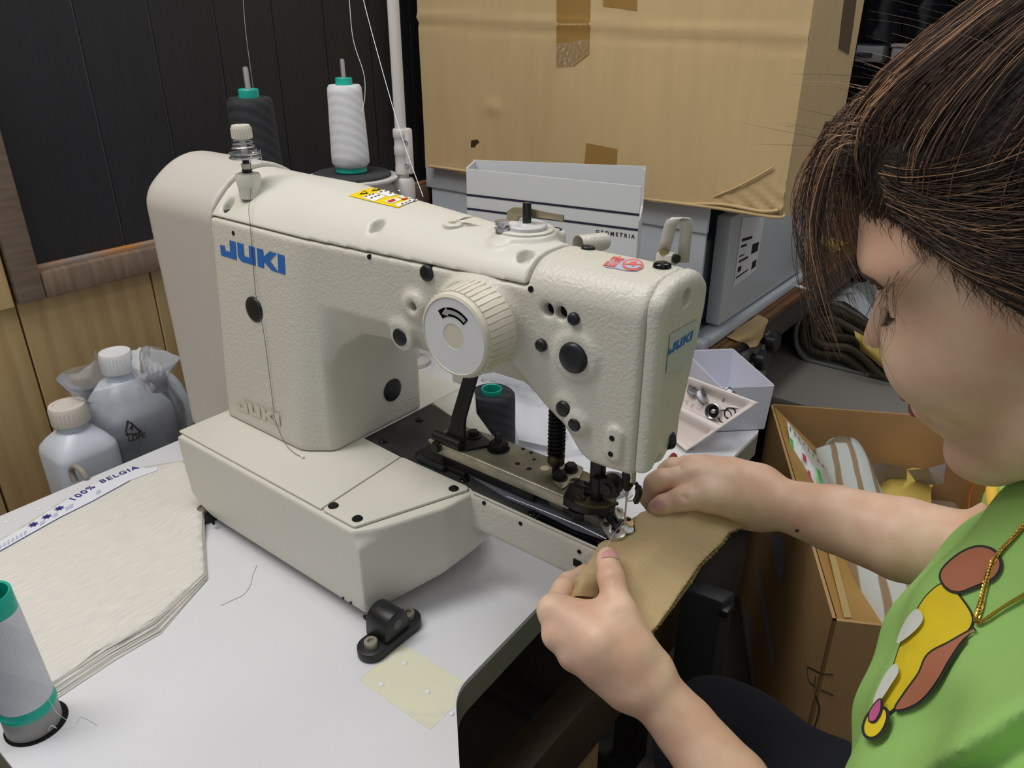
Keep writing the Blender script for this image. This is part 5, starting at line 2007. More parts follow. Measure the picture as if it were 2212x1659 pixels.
o = film_patch('paper_scrap', [[p + n * .002 + np.array([-.010, -.004, 0]), p + n * .006, p + n * .003 + np.array([.012, .004, 0])], [p + n * .003 + np.array([-.008, .004, 0]), p + n * .009 + np.array([0, .006, 0]), p + n * .004 + np.array([.012, .010, 0])], [p + n * .002 + np.array([-.004, .012, 0]), p + n * .004 + np.array([.004, .012, 0]), p + n * .002 + np.array([.012, .016, 0])]], M_paper, None, .0004)
tag(o, 'crumpled white paper scrap beside the bobbin case', 'paper')
# red handled tool and metal tin behind the head
hd = [onz(1432, 1018, .008), onz(1443, 1002, .009), onz(1456, 985, .009)]
o = tube('seam_tool', catmull(hd, 5), .0055, mat('dark_red_plastic', (122, 28, 34), .35), None, 10)
tag(o, 'dark red handled small tool lying by the needle head', 'tool')
p = onz(1322, 1060, 0)
tn = thing('metal_tin', 'small silver metal tin on the table behind the needle', 'tin', (p[0], p[1], 0))
lathe('tin_body', (p[0], p[1], .0008), (0, 0, 1), [(.0, 0), (.021, 0), (.021, .014), (.020, .015), (.0195, .014), (.0195, .003), (0, .003)], M_alu, tn, 36)
lathe('tin_lid', (p[0], p[1], .0155), (0, 0, 1), [(.0215, -.003), (.0215, .003), (.020, .004), (0, .004)], M_alu, tn, 36)

# ================================================================== CLEAR BAG WITH PAPER BEHIND THE BED
pb = thing('plastic_bag', 'crinkled clear plastic bag with white paper behind the black thread cone', 'plastic bag', onz(1180, 930, 0))
g_ = []
for (v, hz) in ((0, .004), (.33, .030), (.66, .034), (1, .006)):
    row = []
    for (u, hx) in ((0, 0), (.25, .012), (.5, .006), (.75, .014), (1, 0)):
        a_ = onz(1070 + 250 * u, 1010 - 30 * u, 0)
        b_ = onz(1010 + 215 * u, 800 + 60 * u, 0)
        q = a_ * (1 - v) + b_ * v
        row.append(q + np.array([0, 0, hz + hx * (1 if 0 < v < 1 else .3)]))
    g_.append(row)
film_patch('film', g_, M_film2, pb, .0030)
pa_ = [onz(p[0], p[1], .012) for p in ((1100, 870), (1200, 885), (1225, 930), (1200, 968), (1120, 950))]
mesh('paper', [tuple(q) for q in pa_], [tuple(range(5))], M_paper, pb, False)
q = onz(1030, 820, .02)
text_obj('bag_print', '\u25bd PP', onz(1038, 826, .042), Vector(_R), Vector(_FH), .012, M_print, pb, .0001)
sm_ = thing('paper_sheet', 'large white paper sheet under the clear bag behind the machine', 'paper', onz(1000, 800, 0))
prism('sheet', [tuple(onz(p[0], p[1], .0008)[:2]) for p in ((915, 845), (1120, 905), (1240, 830), (960, 740))], (0, 0, .0006), (1, 0, 0), (0, 1, 0), .0003, M_paper, sm_)
# cream post standing behind the bed
p = onz(992, 880, 0)
po_ = thing('cream_post', 'slender cream post behind the black lift lever', 'post', (p[0], p[1], 0))
lathe('post_body', (p[0], p[1], .0005), (0, 0, 1), [(.011, 0), (.011, .004), (.0085, .006), (.0105, .10), (.0105, .108), (0, .110)], M_cream, po_, 20)
# ================================================================== PERSON AT THE NEEDLE
def skin_mat():
    m = mat('skin', (224, 184, 154), 0.46, sss=0.12, bump=0.06, bscale=900, bdist=.0004)
    nt = m.node_tree
    b = nt.nodes['Principled BSDF']
    tc = nt.nodes.new('ShaderNodeTexCoord')
    nz = nt.nodes.new('ShaderNodeTexNoise')
    nz.inputs['Scale'].default_value = 28
    nz.inputs['Detail'].default_value = 4
    nt.links.new(tc.outputs['Object'], nz.inputs['Vector'])
    rp = nt.nodes.new('ShaderNodeValToRGB')
    rp.color_ramp.elements[0].position = .35
    rp.color_ramp.elements[1].position = .68
    rp.color_ramp.elements[0].color = lin((218, 174, 148))
    rp.color_ramp.elements[1].color = lin((231, 198, 172))
    nt.links.new(nz.outputs['Fac'], rp.inputs['Fac'])
    nt.links.new(rp.outputs['Color'], b.inputs['Base Color'])
    return m


M_skin = skin_mat()
M_nail = mat('nail', (214, 160, 156), 0.25)
person = thing('person', 'person in a green printed t-shirt leaning over the needle and guiding the brown cloth', 'person', (.14, .53, FLOOR_Z))

chunks = []


def chain(pts):
    """pts: (px,py,depth,r) or (xyz tuple, r)"""
    out = []
    for q in pts:
        if len(q) == 4:
            out.append((dep(q[0], q[1], q[2]), q[3]))
        else:
            out.append((np.array(q[0], float), q[1]))
    return out


def f_chain(X, Y, Z, ch):
    d = None
    for (a, ra), (b, rb) in zip(ch[:-1], ch[1:]):
        e = sd_cap(X, Y, Z, a, b, ra, rb)
        d = e if d is None else smin(d, e, .004)
    return d


# ---------------- left hand and forearm (near the camera)
LH_palm = [
    chain([(1352, 1468, 0.6820, .019), (1290, 1420, 0.6780, .0175), (1205, 1372, 0.6880, .0130)]),
    chain([(1372, 1462, 0.6780, .019), (1290, 1385, 0.6720, .0180), (1196, 1320, 0.6960, .0128)]),
    chain([(1350, 1476, 0.6820, .017), (1290, 1440, 0.6830, .0150), (1240, 1416, 0.6860, .0120)]),
    chain([(1345, 1482, 0.6850, .016), (1300, 1455, 0.6900, .0120)]),
    chain([(1404, 1440, 0.6820, .018), (1360, 1392, 0.6820, .0195), (1336, 1330, 0.6910, .0150)]),
    chain([(1222, 1322, 0.6960, .0125), (1290, 1335, 0.6880, .0150), (1330, 1345, 0.6850, .0150)]),
    chain([(1300, 1385, 0.6770, .0165), (1350, 1420, 0.6770, .0185)]),
]
LH_thumb = chain([(1370, 1402, .678, .0175), (1336, 1318, .686, .0138), (1323, 1262, .700, .0118), (1320, 1248, .703, .0120), (1314, 1215, .717, .0108), (1312, 1203, .722, .0095)])
LH_fing = [
    chain([(1193, 1320, .698, .0122), (1216, 1272, .726, .0098), (1228, 1258, .740, .0097), (1262, 1240, .755, .0086), (1302, 1226, .764, .0072)]),
    chain([(1205, 1374, .692, .0122), (1246, 1316, .738, .0100), (1296, 1288, .755, .0088), (1336, 1272, .762, .0074)]),
    chain([(1240, 1420, .690, .0115), (1300, 1362, .735, .0096), (1345, 1340, .745, .0086), (1372, 1330, .746, .0072)]),
    chain([(1300, 1458, .694, .0108), (1356, 1408, .722, .0090), (1390, 1396, .722, .0082), (1402, 1398, .716, .0074)]),
]
LH_fore = chain([(1378, 1455, .684, .0235), (1402, 1482, .682, .0245), (1480, 1572, .678, .0275), (1580, 1700, .660, .034), ((-.070, .458, -.085), .040), ((-.045, .448, -.085), .040), ((.06, .395, .20), .044)])
heel = chain([(1396, 1404, .700, .0105), (1405, 1424, .695, .0115)])


def f_left(X, Y, Z):
    d = None
    for ch in LH_palm:
        e = f_chain(X, Y, Z, ch)
        d = e if d is None else smin(d, e, .014)
    d = smin(d, f_chain(X, Y, Z, LH_thumb), .010)
    for ch in LH_fing:
        d = smin(d, f_chain(X, Y, Z, ch), .006)
    d = smin(d, f_chain(X, Y, Z, heel), .006)
    for q, r_ in (((1192, 1316, .694), .0125), ((1203, 1370, .686), .0120), ((1238, 1416, .684), .0112)):
        c_ = dep(*q)
        d = smin(d, sd_cap(X, Y, Z, c_, c_, r_, r_), .006)
    for q0, q1 in (((1215, 1330, .684), (1340, 1432, .667)), ((1225, 1378, .677), (1335, 1446, .670))):
        d = smin(d, sd_cap(X, Y, Z, dep(*q0), dep(*q1), .0035, .0030), .008)
    d = smin(d, f_chain(X, Y, Z, LH_fore), .016)
    # thumb creases
    for (px, py, dp, ax) in ((1320, 1250, .6905, 1), (1321, 1257, .6900, 1)):
        c_ = dep(px, py, dp)
        rr = sd_cap(X, Y, Z, c_ - _R * .008, c_ + _R * .008, .0006, .0006)
        d = smax(d, -rr, .0012)
    return d


def bounds(chs, pad=.03):
    P = np.array([p for ch in chs for p, r in ch])
    return P.min(0) - pad, P.max(0) + pad


lo, hi = bounds(LH_palm + [LH_thumb] + LH_fing, .028)
lo2, hi2 = bounds([LH_fore[:6]], .05)
hi2[2] = max(hi2[2], .10)
hi2[0] = .06
V1, F1 = surfnet(f_left, np.minimum(lo, lo2), np.maximum(hi, hi2), .0020)
chunks.append((relax(V1, F1, 2, .5), F1))

# ---------------- right hand and forearm
RH_palm = [
    chain([(1640, 1056, .812, .0205), (1570, 1040, .812, .0200), (1494, 1024, .816, .0128)]),
    chain([(1640, 1046, .822, .0190), (1570, 1026, .826, .0170), (1502, 1008, .832, .0125)]),
    chain([(1640, 1044, .830, .0180), (1580, 1022, .838, .0150), (1524, 1006, .846, .0118)]),
    chain([(1645, 1050, .836, .0160), (1590, 1030, .850, .0130), (1550, 1016, .856, .0112)]),
    chain([(1640, 1100, .812, .0190), (1590, 1082, .808, .0200), (1530, 1074, .803, .0150)]),
    chain([(1510, 1050, .818, .0130), (1452, 1062, .826, .0115)]),
    chain([(1642, 1112, .822, .0160), (1598, 1112, .826, .0140), (1560, 1085, .826, .0140)]),
]
RH_thumb = chain([(1596, 1078, .806, .0180), (1528, 1073, .800, .0148), (1482, 1078, .798, .0122), (1468, 1080, .798, .0123), (1432, 1092, .800, .0110), (1418, 1098, .802, .0095)])
RH_fing = [
    chain([(1494, 1026, .816, .0122), (1428, 1036, .818, .0112), (1414, 1045, .820, .0110), (1400, 1076, .830, .0090), (1416, 1108, .838, .0076)]),
    chain([(1502, 1008, .832, .0120), (1452, 1010, .842, .0106), (1440, 1020, .846, .0104), (1432, 1060, .856, .0088), (1446, 1096, .862, .0076)]),
    chain([(1524, 1006, .846, .0112), (1480, 1004, .862, .0100), (1468, 1040, .874, .0086), (1480, 1080, .880, .0074)]),
    chain([(1550, 1016, .856, .0106), (1512, 1020, .874, .0090), (1500, 1050, .884, .0078), (1512, 1078, .888, .0068)]),
]
RH_fore = chain([(1640, 1082, .816, .0245), (1668, 1084, .808, .0250), (1800, 1120, .772, .0335), (1950, 1165, .728, .0395), (2080, 1196, .700, .0385), (2112, 1204, .694, .0385), ((.055, .715, .235), .046), ((.11, .690, .262), .05)])


def f_right(X, Y, Z):
    d = None
    for ch in RH_palm:
        e = f_chain(X, Y, Z, ch)
        d = e if d is None else smin(d, e, .014)
    d = smin(d, f_chain(X, Y, Z, RH_thumb), .009)
    for ch in RH_fing:
        d = smin(d, f_chain(X, Y, Z, ch), .005)
    d = smin(d, f_chain(X, Y, Z, RH_fore), .016)
    a, b = dep(2088, 1128, .660), dep(2080, 1198, .660)
    d = smax(d, -sd_cap(X, Y, Z, a, b, .0010, .0010), .003)
    for q0, q1 in (((1446, 1022, .812), (1456, 1052, .812)), ((1470, 1012, .812), (1482, 1046, .812)), ((1470, 1062, .7860), (1476, 1078, .7860)), ((1477, 1061, .7860), (1483, 1078, .7860))):
        d = smax(d, -sd_cap(X, Y, Z, dep(*q0), dep(*q1), .0012, .0008), .003)
    return d


lo, hi = bounds(RH_palm + [RH_thumb] + RH_fing, .026)
lo2, hi2 = bounds([RH_fore], .055)
V2, F2 = surfnet(f_right, np.minimum(lo, lo2), np.maximum(hi, hi2), .0020)
chunks.append((relax(V2, F2, 2, .5), F2))

# ---------------- head
HO = np.array([.004, .530, .449])
yaw, pit, rol = math.radians(4.5), math.radians(25.0), math.radians(-10.0)
f0 = np.array([-math.cos(yaw), math.sin(yaw), 0])
l0 = np.array([-math.sin(yaw), -math.cos(yaw), 0])
hf = f0 * math.cos(pit) - _UP * math.sin(pit)
hu0 = _UP * math.cos(pit) + f0 * math.sin(pit)
hl = l0 * math.cos(rol) + hu0 * math.sin(rol)
hu = hu0 * math.cos(rol) - l0 * math.sin(rol)


def hp(f, l, u):
    return HO + hf * f + hl * l + hu * u


def ell(X, Y, Z, c, rf, rl, ru):
    return sd_ell(X, Y, Z, hp(*c), hf, hl, hu, rf, rl, ru)


NECK = chain([(tuple(hp(-.045, 0, -.035)), .048), ((.092, .530, .345), .050), ((.100, .530, .245), .062)])


def f_head(X, Y, Z):
    d = ell(X, Y, Z, (-.012, 0, .050), .098, .076, .086)
    d = smin(d, ell(X, Y, Z, (.038, 0, .004), .066, .060, .090), .03)
    d = smin(d, ell(X, Y, Z, (.058, 0, .082), .037, .056, .036), .03)
    for s in (-1, 1):
        d = smin(d, sd_cap(X, Y, Z, hp(.002, s * .050, -.044), hp(.066, s * .015, -.088), .019, .016), .026)
        d = smin(d, ell(X, Y, Z, (.072, s * .035, -.004), .030, .027, .033), .020)
        d = smin(d, ell(X, Y, Z, (.070, s * .029, .066), .025, .031, .014), .014)
    d = smin(d, ell(X, Y, Z, (.079, 0, -.090), .020, .021, .016), .016)
    # mouth region
    d = smin(d, ell(X, Y, Z, (.086, 0, -.046), .021, .028, .024), .014)
    for s in (-1, 1):
        e = ell(X, Y, Z, (.108, s * .033, .043), .022, .020, .013)
        d = smax(d, -e, .014)
        d = smin(d, ell(X, Y, Z, (.0785, s * .031, .042), .0145, .0165, .0125), .004)
    d = smin(d, sd_cap(X, Y, Z, hp(.090, 0, .048), hp(.117, 0, .004), .0065, .0092), .010)
    for s in (-1, 1):
        d = smin(d, sd_cap(X, Y, Z, hp(.103, s * .010, -.004), hp(.096, s * .013, -.005), .0062, .006), .006)
    # lips
    d = smin(d, ell(X, Y, Z, (.1035, 0, -.0370), .0090, .020, .0052), .003)
    d = smin(d, ell(X, Y, Z, (.1015, 0, -.0500), .0090, .018, .0060), .003)
    d = smin(d, f_chain(X, Y, Z, NECK), .022)
    for s in (-1, 1):
        d = smin(d, ell(X, Y, Z, (-.004, s * .076, .004), .017, .007, .029), .006)
    return d


V3, F3 = surfnet(f_head, (-.15, .42, .22), (.17, .66, .585), .0026)
V3 = relax(V3, F3, 2, .5)
chunks.append((V3, F3))
# hidden trunk joins neck and arms under the shirt so the body is one figure
def f_trunk(X, Y, Z):
    d = sd_cap(X, Y, Z, (.078, .53, .225), (.095, .53, -.16), .072, .085)
    d = smin(d, sd_cap(X, Y, Z, (.088, .41, .240), (.088, .66, .240), .036, .036), .03)
    d = smin(d, f_chain(X, Y, Z, LH_fore[5:]), .03)
    return d


V4, F4 = surfnet(f_trunk, (-.12, .33, -.30), (.26, .75, .33), .006)
chunks.append((V4, F4))
off = 0
VV, FF = [], []
for v, f in chunks:
    VV.append(v)
    FF.append(f + off)
    off += len(v)
body = net_mesh('body', np.concatenate(VV), np.concatenate(FF), M_skin, person)


def part_net(name, f, lo, hi, h, m, parent, it=1):
    v, q = surfnet(f, lo, hi, h)
    return net_mesh(name, relax(v, q, it, .5), q, m, parent)


# lips, brows, lashes, eyes
M_lip = mat('lips', (134, 62, 64), .35)
part_net('lips', lambda X, Y, Z: np.minimum(ell(X, Y, Z, (.1039, 0, -.0370), .0095, .0205, .0052), ell(X, Y, Z, (.1020, 0, -.0500), .0095, .0185, .0060)), hp(.102, 0, -.044) - .03, hp(.102, 0, -.044) + .03, .0010, M_lip, body)
bvh_head = BVHTree.FromPolygons([Vector(v) for v in V3], [list(f) for f in F3])
M_brow = mat('brow_brown', (84, 66, 60), .9)
M_lash = mat('lash_black', (22, 18, 22), .6)


def head_hit(f, l, u, out=.12):
    """project local direction from the face axis onto the head"""
    tgt = hp(f, l, u)
    org = hp(f + out, l, u)
    h = bvh_head.ray_cast(Vector(org), Vector(tgt - org).normalized())
    n__ = h[1] if h[1].dot(Vector(hf)) > 0 else -h[1]
    return h[0], n__


for s in (-1, 1):
    vs, fs = [], []
    n = 14
    for k in range(n + 1):
        t = k / n
        l = s * (.014 + .040 * t)
        u = .0645 + .006 * math.sin(t * 2.3) - .004 * t
        hw = .0034 * (1 - .75 * t ** 2)
        for du in (-hw, hw):
            h, nn_ = head_hit(.02, l, u + du)
            vs.append(h + nn_ * .0009)
    for k in range(n):
        fs.append((2 * k, 2 * k + 1, 2 * k + 3, 2 * k + 2))
    mesh('eyebrow', vs, fs, M_brow, body, True)
    # closed, downcast lid line with lashes
    lv_, lf_ = [], []
    for k in range(22):
        t = k / 21
        l = s * (.018 + .030 * t)
        h, nn_ = head_hit(.04, l, .0335 - .003 * math.sin(t * math.pi))
        p0 = h + nn_ * .0002
        dirv = Vector(hf * .8 - hu * .55 + hl * s * (.35 * (t - .3))).normalized()
        p1 = p0 + dirv * .004 - Vector(hu) * .0008
        p2 = p0 + dirv * .0085 + Vector(hu) * .0008
        a, b = tube_geo([p0, p1, p2], [.00028, .00022, .0001], 4)
        o_ = len(lv_)
        lv_ += a
        lf_ += [tuple(i + o_ for i in q) for q in b]
    mesh('eyelashes', lv_, lf_, M_lash, body, True)

decal('eyebrow', [(1856, 606), (1853, 592), (1866, 590), (1888, 602), (1910, 622), (1902, 627), (1880, 619), (1864, 612)], bvh_head, M_brow, body, 5, .0008)
# finger nails
bvl = BVHTree.FromPolygons([Vector(v) for v in chunks[0][0]], [list(f) for f in F1])
bvr = BVHTree.FromPolygons([Vector(v) for v in chunks[1][0]], [list(f) for f in F2])
decal('fingernail', [(1299, 1206), (1301, 1196), (1308, 1189), (1319, 1187), (1330, 1191), (1336, 1200), (1337, 1209), (1320, 1203)], bvl, M_nail, body, 4, .0007)
decal('fingernail', [(1409, 1088), (1413, 1081), (1424, 1080), (1435, 1086), (1441, 1094), (1438, 1102), (1428, 1105), (1416, 1099)], bvr, M_nail, body, 4, .0007)

M_mole = mat('mole', (96, 70, 56), .6)
decal('mole', [(1722 + 5 * math.cos(a), 1146 + 3.5 * math.sin(a)) for a in np.linspace(0, 2 * math.pi, 10)[:-1]], bvr, M_mole, body, 3, .0004)

# ---------------- t-shirt
M_green = mat('green_cotton', (160, 208, 116), 0.85, noise=.10, nscale=7, bump=.25, bscale=500, bdist=.0004)
M_trim = mat('yellow_trim', (232, 186, 74), 0.8)


def f_shirt(X, Y, Z):
    d = sd_ell(X, Y, Z, (.062, .530, .135), (1, 0, 0), (0, 1, 0), (0, 0, 1), .116, .165, .205)
    d = smin(d, sd_ell(X, Y, Z, (.100, .530, -.06), (1, 0, 0), (0, 1, 0), (0, 0, 1), .135, .165, .20), .05)
    d = smin(d, sd_cap(X, Y, Z, (.090, .395, .250), (.090, .665, .250), .060, .060), .05)
    d = smin(d, sd_cap(X, Y, Z, (.075, .385, .225), (.020, .418, .125), .062, .060), .035)
    d = smin(d, sd_cap(X, Y, Z, (.090, .680, .250), (.030, .708, .212), .060, .051), .03)
    d = smin(d, sd_cap(X, Y, Z, (.082, .53, .30), (.090, .53, .25), .075, .09), .03)
    # soft folds
    fo = .0035 * np.sin(62 * (X * .6 + Z * .9 + Y * .35)) * sstep(.50, .38, Y) + .0030 * np.sin(48 * (Z * .8 - Y * .9 + .2)) + .002 * np.sin(95 * (Y * .7 + Z * .6 - X * .4))
    n_ = np.cross(ray(1985, 1662), ray(2212, 1522))
    n_ = n_ / np.linalg.norm(n_)
    if n_ @ _UC < 0:
        n_ = -n_
    s_ = (X - CAM[0]) * n_[0] + (Y - CAM[1]) * n_[1] + (Z - CAM[2]) * n_[2]
    fo = fo + (-.010 * np.exp(-(s_ / .008) ** 2) + .012 * np.exp(-((s_ + .017) / .009) ** 2) - .006 * np.exp(-((s_ + .04) / .012) ** 2)) * sstep(.50, .44, Y) * sstep(-.03, .01, X)
    d = d + fo
    # neck opening
    d = smax(d, -(f_chain(X, Y, Z, NECK) - .009), .004)
    d = np.maximum(d, -.24 - Z)
    return d


V5, F5 = surfnet(f_shirt, (-.075, .30, -.25), (.27, .80, .37), .0036)
shirt = net_mesh('t_shirt', relax(V5, F5, 2, .5), F5, M_green, person)
bvs = bvh_of([shirt])
# trims
ring_ = []
c_n = np.array([.074, .530, .324])
for k in range(40):
    a = 2 * math.pi * k / 40
    q = np.array([.0655 * math.cos(a), .0655 * math.sin(a), 0])
    ring_.append((c_n[0] + q[0], c_n[1] + q[1], c_n[2] + .30 * q[0]))
tube('neck_trim', ring_, .008, M_trim, shirt, 10, 0, True)
cuff_c, cuff_d = np.array([.015, .707, .199]), np.array([-.70, .05, -.70])
x_, y_, z_ = frame(cuff_d)
tube('sleeve_trim', [Vector(cuff_c) + x_ * .047 * math.cos(a) + y_ * .047 * math.sin(a) for a in np.linspace(0, 2 * math.pi, 37)[:-1]], .0050, M_trim, shirt, 10, 0, True)

# abstract patches of the print
M_py = mat('print_yellow', (238, 212, 40), .7, noise=.10, nscale=25)
M_pb = mat('print_brown', (178, 112, 84), .7)
M_pw = mat('print_white', (222, 226, 220), .7)
M_pk = mat('print_dark', (46, 50, 46), .7)
M_pp_ = mat('print_pink', (204, 96, 150), .7)


def blob(pts, sub=6):
    return [tuple(p) for p in catmull(pts, sub, True)]


def grow(pts, d):
    P = np.array(pts)
    c_ = P.mean(0)
    out = []
    n = len(P)
    for i in range(n):
        t = P[(i + 1) % n] - P[i - 1]
        nrm_ = np.array([t[1], -t[0]])
        nrm_ = nrm_ / (np.linalg.norm(nrm_) + 1e-9)
        if nrm_ @ (P[i] - c_) < 0:
            nrm_ = -nrm_
        out.append(tuple(P[i] + nrm_ * d))
    return out


PL = [0.0]


def patch(pts, m, line=6, lift=.0010):
    PL[0] += .0009
    lift = PL[0]
    b = blob(pts)
    if line:
        decal('print_outline', grow(b, line), bvs, M_pk, shirt, 9, lift)
    decal('print_patch', b, bvs, m, shirt, 9, lift + .0005)


patch([(2045, 1262), (2075, 1290), (2102, 1335), (2090, 1368), (2050, 1395), (2010, 1440), (1985, 1480), (1955, 1510), (1930, 1535), (1908, 1545), (1912, 1505), (1935, 1440), (1950, 1395), (1975, 1340), (2005, 1290)], M_py, 4)
patch([(2040, 1240), (2075, 1205), (2115, 1188), (2150, 1195), (2165, 1222), (2150, 1250), (2110, 1268), (2075, 1280), (2048, 1268)], M_pb, 6)
patch([(2112, 1366), (2085, 1392), (2060, 1430), (2030, 1480), (1990, 1520), (1945, 1535), (1965, 1500), (1995, 1460), (2015, 1420), (2060, 1395)], M_pb, 6)
patch([(1995, 1320), (2006, 1340), (1995, 1362), (1970, 1385), (1950, 1395), (1962, 1360), (1978, 1332)], M_pw, 0, .0022)
patch([(1952, 1442), (1956, 1458), (1940, 1485), (1912, 1525), (1902, 1520), (1920, 1478), (1938, 1450)], M_pw, 0, .0022)
patch([(1926, 1540), (1930, 1560), (1918, 1590), (1900, 1605), (1886, 1598), (1886, 1575), (1900, 1548)], M_py, 7, .0010)
patch([(1922, 1520), (1920, 1545), (1908, 1568), (1898, 1568), (1900, 1548), (1912, 1528)], M_pp_, 4, .0024)

# ---------------- trousers
M_navy_c = mat('navy_trousers', (26, 28, 38), 0.9, bump=.3, bscale=300)


def f_pants(X, Y, Z):
    d = sd_cap(X, Y, Z, (.15, .46, -.17), (.15, .60, -.17), .115, .115)
    for y, yk in ((.455, .44), (.605, .64)):
        th = sd_cap(X, Y, Z, (.12, y, -.165), (-.19, yk, -.165), .092, .072)
        shn = sd_cap(X, Y, Z, (-.19, yk, -.165), (-.15, yk, FLOOR_Z + .09), .070, .052)
        d = smin(d, smin(th, shn, .03), .02)
    d = d + .003 * np.sin(70 * X + 30 * Z) * np.sin(40 * Y)
    return np.maximum(d, FLOOR_Z + .05 - Z)


V6, F6 = surfnet(f_pants, (-.29, .33, FLOOR_Z + .03), (.29, .74, -.02), .007)
net_mesh('trousers', relax(V6, F6, 2, .5), F6, M_navy_c, person)
M_shoe = mat('shoe_black', (28, 28, 30), .5)
for yk in (.44, .64):
    part_net('shoe', lambda X, Y, Z: np.maximum(sd_cap(X, Y, Z, (-.13, yk, FLOOR_Z + .035), (-.27, yk, FLOOR_Z + .025), .045, .035), FLOOR_Z + .001 - Z), (-.33, yk - .07, FLOOR_Z - .01), (-.06, yk + .07, FLOOR_Z + .10), .005, M_shoe, person)
st = thing('stool', 'dark round stool under the person at the sewing table', 'stool', (.16, .53, FLOOR_Z))
lathe('seat', (.16, .53, -.325), (0, 0, 1), [(.165, 0), (.175, .01), (.175, .03), (.16, .04), (0, .042)], M_leg, st, 40)
for k in range(4):
    a = math.pi / 4 + k * math.pi / 2
    tube('leg', [(.16 + .10 * math.cos(a), .53 + .10 * math.sin(a), -.32), (.16 + .17 * math.cos(a), .53 + .17 * math.sin(a), FLOOR_Z)], .012, M_leg, st, 10)

# ---------------- necklace
M_gold = mat('gold_chain', (196, 160, 78), .22, metal=.9)
path = [(2225, 1120), (2185, 1165), (2150, 1205), (2132, 1250), (2120, 1300), (2110, 1340), (2128, 1338), (2160, 1316), (2190, 1298), (2230, 1275)]
pp = catmull([np.array(p, float) for p in path], 14)
ch3 = []
for p in pp:
    h = bvs.ray_cast(Vector(CAM), Vector(ray(*p)).normalized())
    if h[0] is not None:
        ch3.append(np.array(h[0]) - ray(*p) / np.linalg.norm(ray(*p)) * .004)
vs, fs = [], []
acc_, last = 0, None
li = 0
for i in range(len(ch3) - 1):
    seg = ch3[i + 1] - ch3[i]
    L_s = np.linalg.norm(seg)
    n_ = max(1, int(L_s / .0028))
    for k in range(n_):
        p = ch3[i] + seg * (k / n_)
        ax = seg / (L_s + 1e-9)
        sdv = np.cross(ax, [0, .6, .8] if li % 2 else [.8, 0, .6])
        sdv /= np.linalg.norm(sdv)
        pts = [p + ax * .0021 * math.cos(a) + sdv * .0014 * math.sin(a) for a in np.linspace(0, 2 * math.pi, 9)[:-1]]
        a_, b_ = tube_geo(pts, .00055, 5, True)
        o_ = len(vs)
        vs += a_
        fs += [tuple(q + o_ for q in f) for f in b_]
        li += 1
nk = mesh('necklace', vs, fs, M_gold, None, True)
tag(nk, 'thin gold chain necklace hanging over the green t-shirt', 'necklace')

# ================================================================== KHAKI CLOTH HELD UNDER THE NEEDLE
M_khaki = mat('khaki_cotton', (190, 165, 124), 0.85, noise=.08, nscale=30, stretch=(2, 30, 2), bump=.25, bscale=60, bdist=.0003)
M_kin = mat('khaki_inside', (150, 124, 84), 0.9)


def cloth_z(px, py):
    # falls away over the front of the bed and towards the operator
    z = .1345
    for _ in range(12):
        p = onz(px, py, z)
        e = max(0, p[0] + .262)
        z = .5 * z + .5 * (.1345 - e * .35 - max(0, .54 - p[1]) * .50)
    z += .0018 * math.sin(px * .035 + py * .02) * min(1, e * 25)
    # lifted around the left index finger
    g = math.exp(-(((px - 1268) / 45) ** 2 + ((py - 1235) / 50) ** 2))
    z += .005 * g
    # lifted under the right thumb
    z += .004 * math.exp(-(((px - 1500) / 70) ** 2 + ((py - 1090) / 35) ** 2))
    return z


cl_px = [(1368, 1122), (1384, 1108), (1410, 1100), (1440, 1104), (1490, 1100), (1515, 1096), (1555, 1102), (1590, 1118), (1616, 1136), (1592, 1142), (1572, 1152), (1560, 1172), (1535, 1194), (1510, 1220), (1490, 1250), (1466, 1285), (1448, 1312), (1425, 1345), (1400, 1374), (1385, 1372), (1360, 1345),
         (1320, 1330), (1270, 1310), (1228, 1292), (1240, 1272), (1236, 1258), (1250, 1244), (1262, 1228), (1284, 1196), (1293, 1176), (1306, 1168), (1330, 1166), (1350, 1160), (1372, 1148)]
v2, f2 = tri_fill(cl_px, 9)
kc = thing('cloth_piece', 'khaki brown folded cloth held under the needle by both hands', 'cloth', onz(1420, 1220, .13))
vs = [tuple(onz(x, y, cloth_z(x, y))) for x, y in v2]
c1_ = mesh('upper_layer', vs, f2, M_khaki, kc, True, 180)
md = c1_.modifiers.new('thick', 'SOLIDIFY')
md.thickness = .0006
md.offset = -1


def shift_edge(x, y):
    # lower layer peeks out a little along the raw right edge
    w = max(0, min(1, (x - 1385) / 40)) * max(0, min(1, (y - 1125) / 30))
    j = 1.5 * math.sin(x * .31 + y * .17)
    return x + w * (5 + j), y + w * (5 + j)


v2b, f2b = tri_fill([shift_edge(*p) for p in cl_px], 12)
vs = [tuple(onz(x, y, cloth_z(x, y) - .0045 - .004 * max(0, min(1, (x - 1385) / 80)) * max(0, min(1, (y - 1125) / 60)))) for x, y in v2b]
c2_ = mesh('lower_layer', vs, f2b, M_kin, kc, True, 180)
md = c2_.modifiers.new('thick', 'SOLIDIFY')
md.thickness = .0006
md.offset = -1
# bunched fold between thumb and index finger
def czp(px, py, dz):
    return onz(px, py, cloth_z(px, py) + dz)


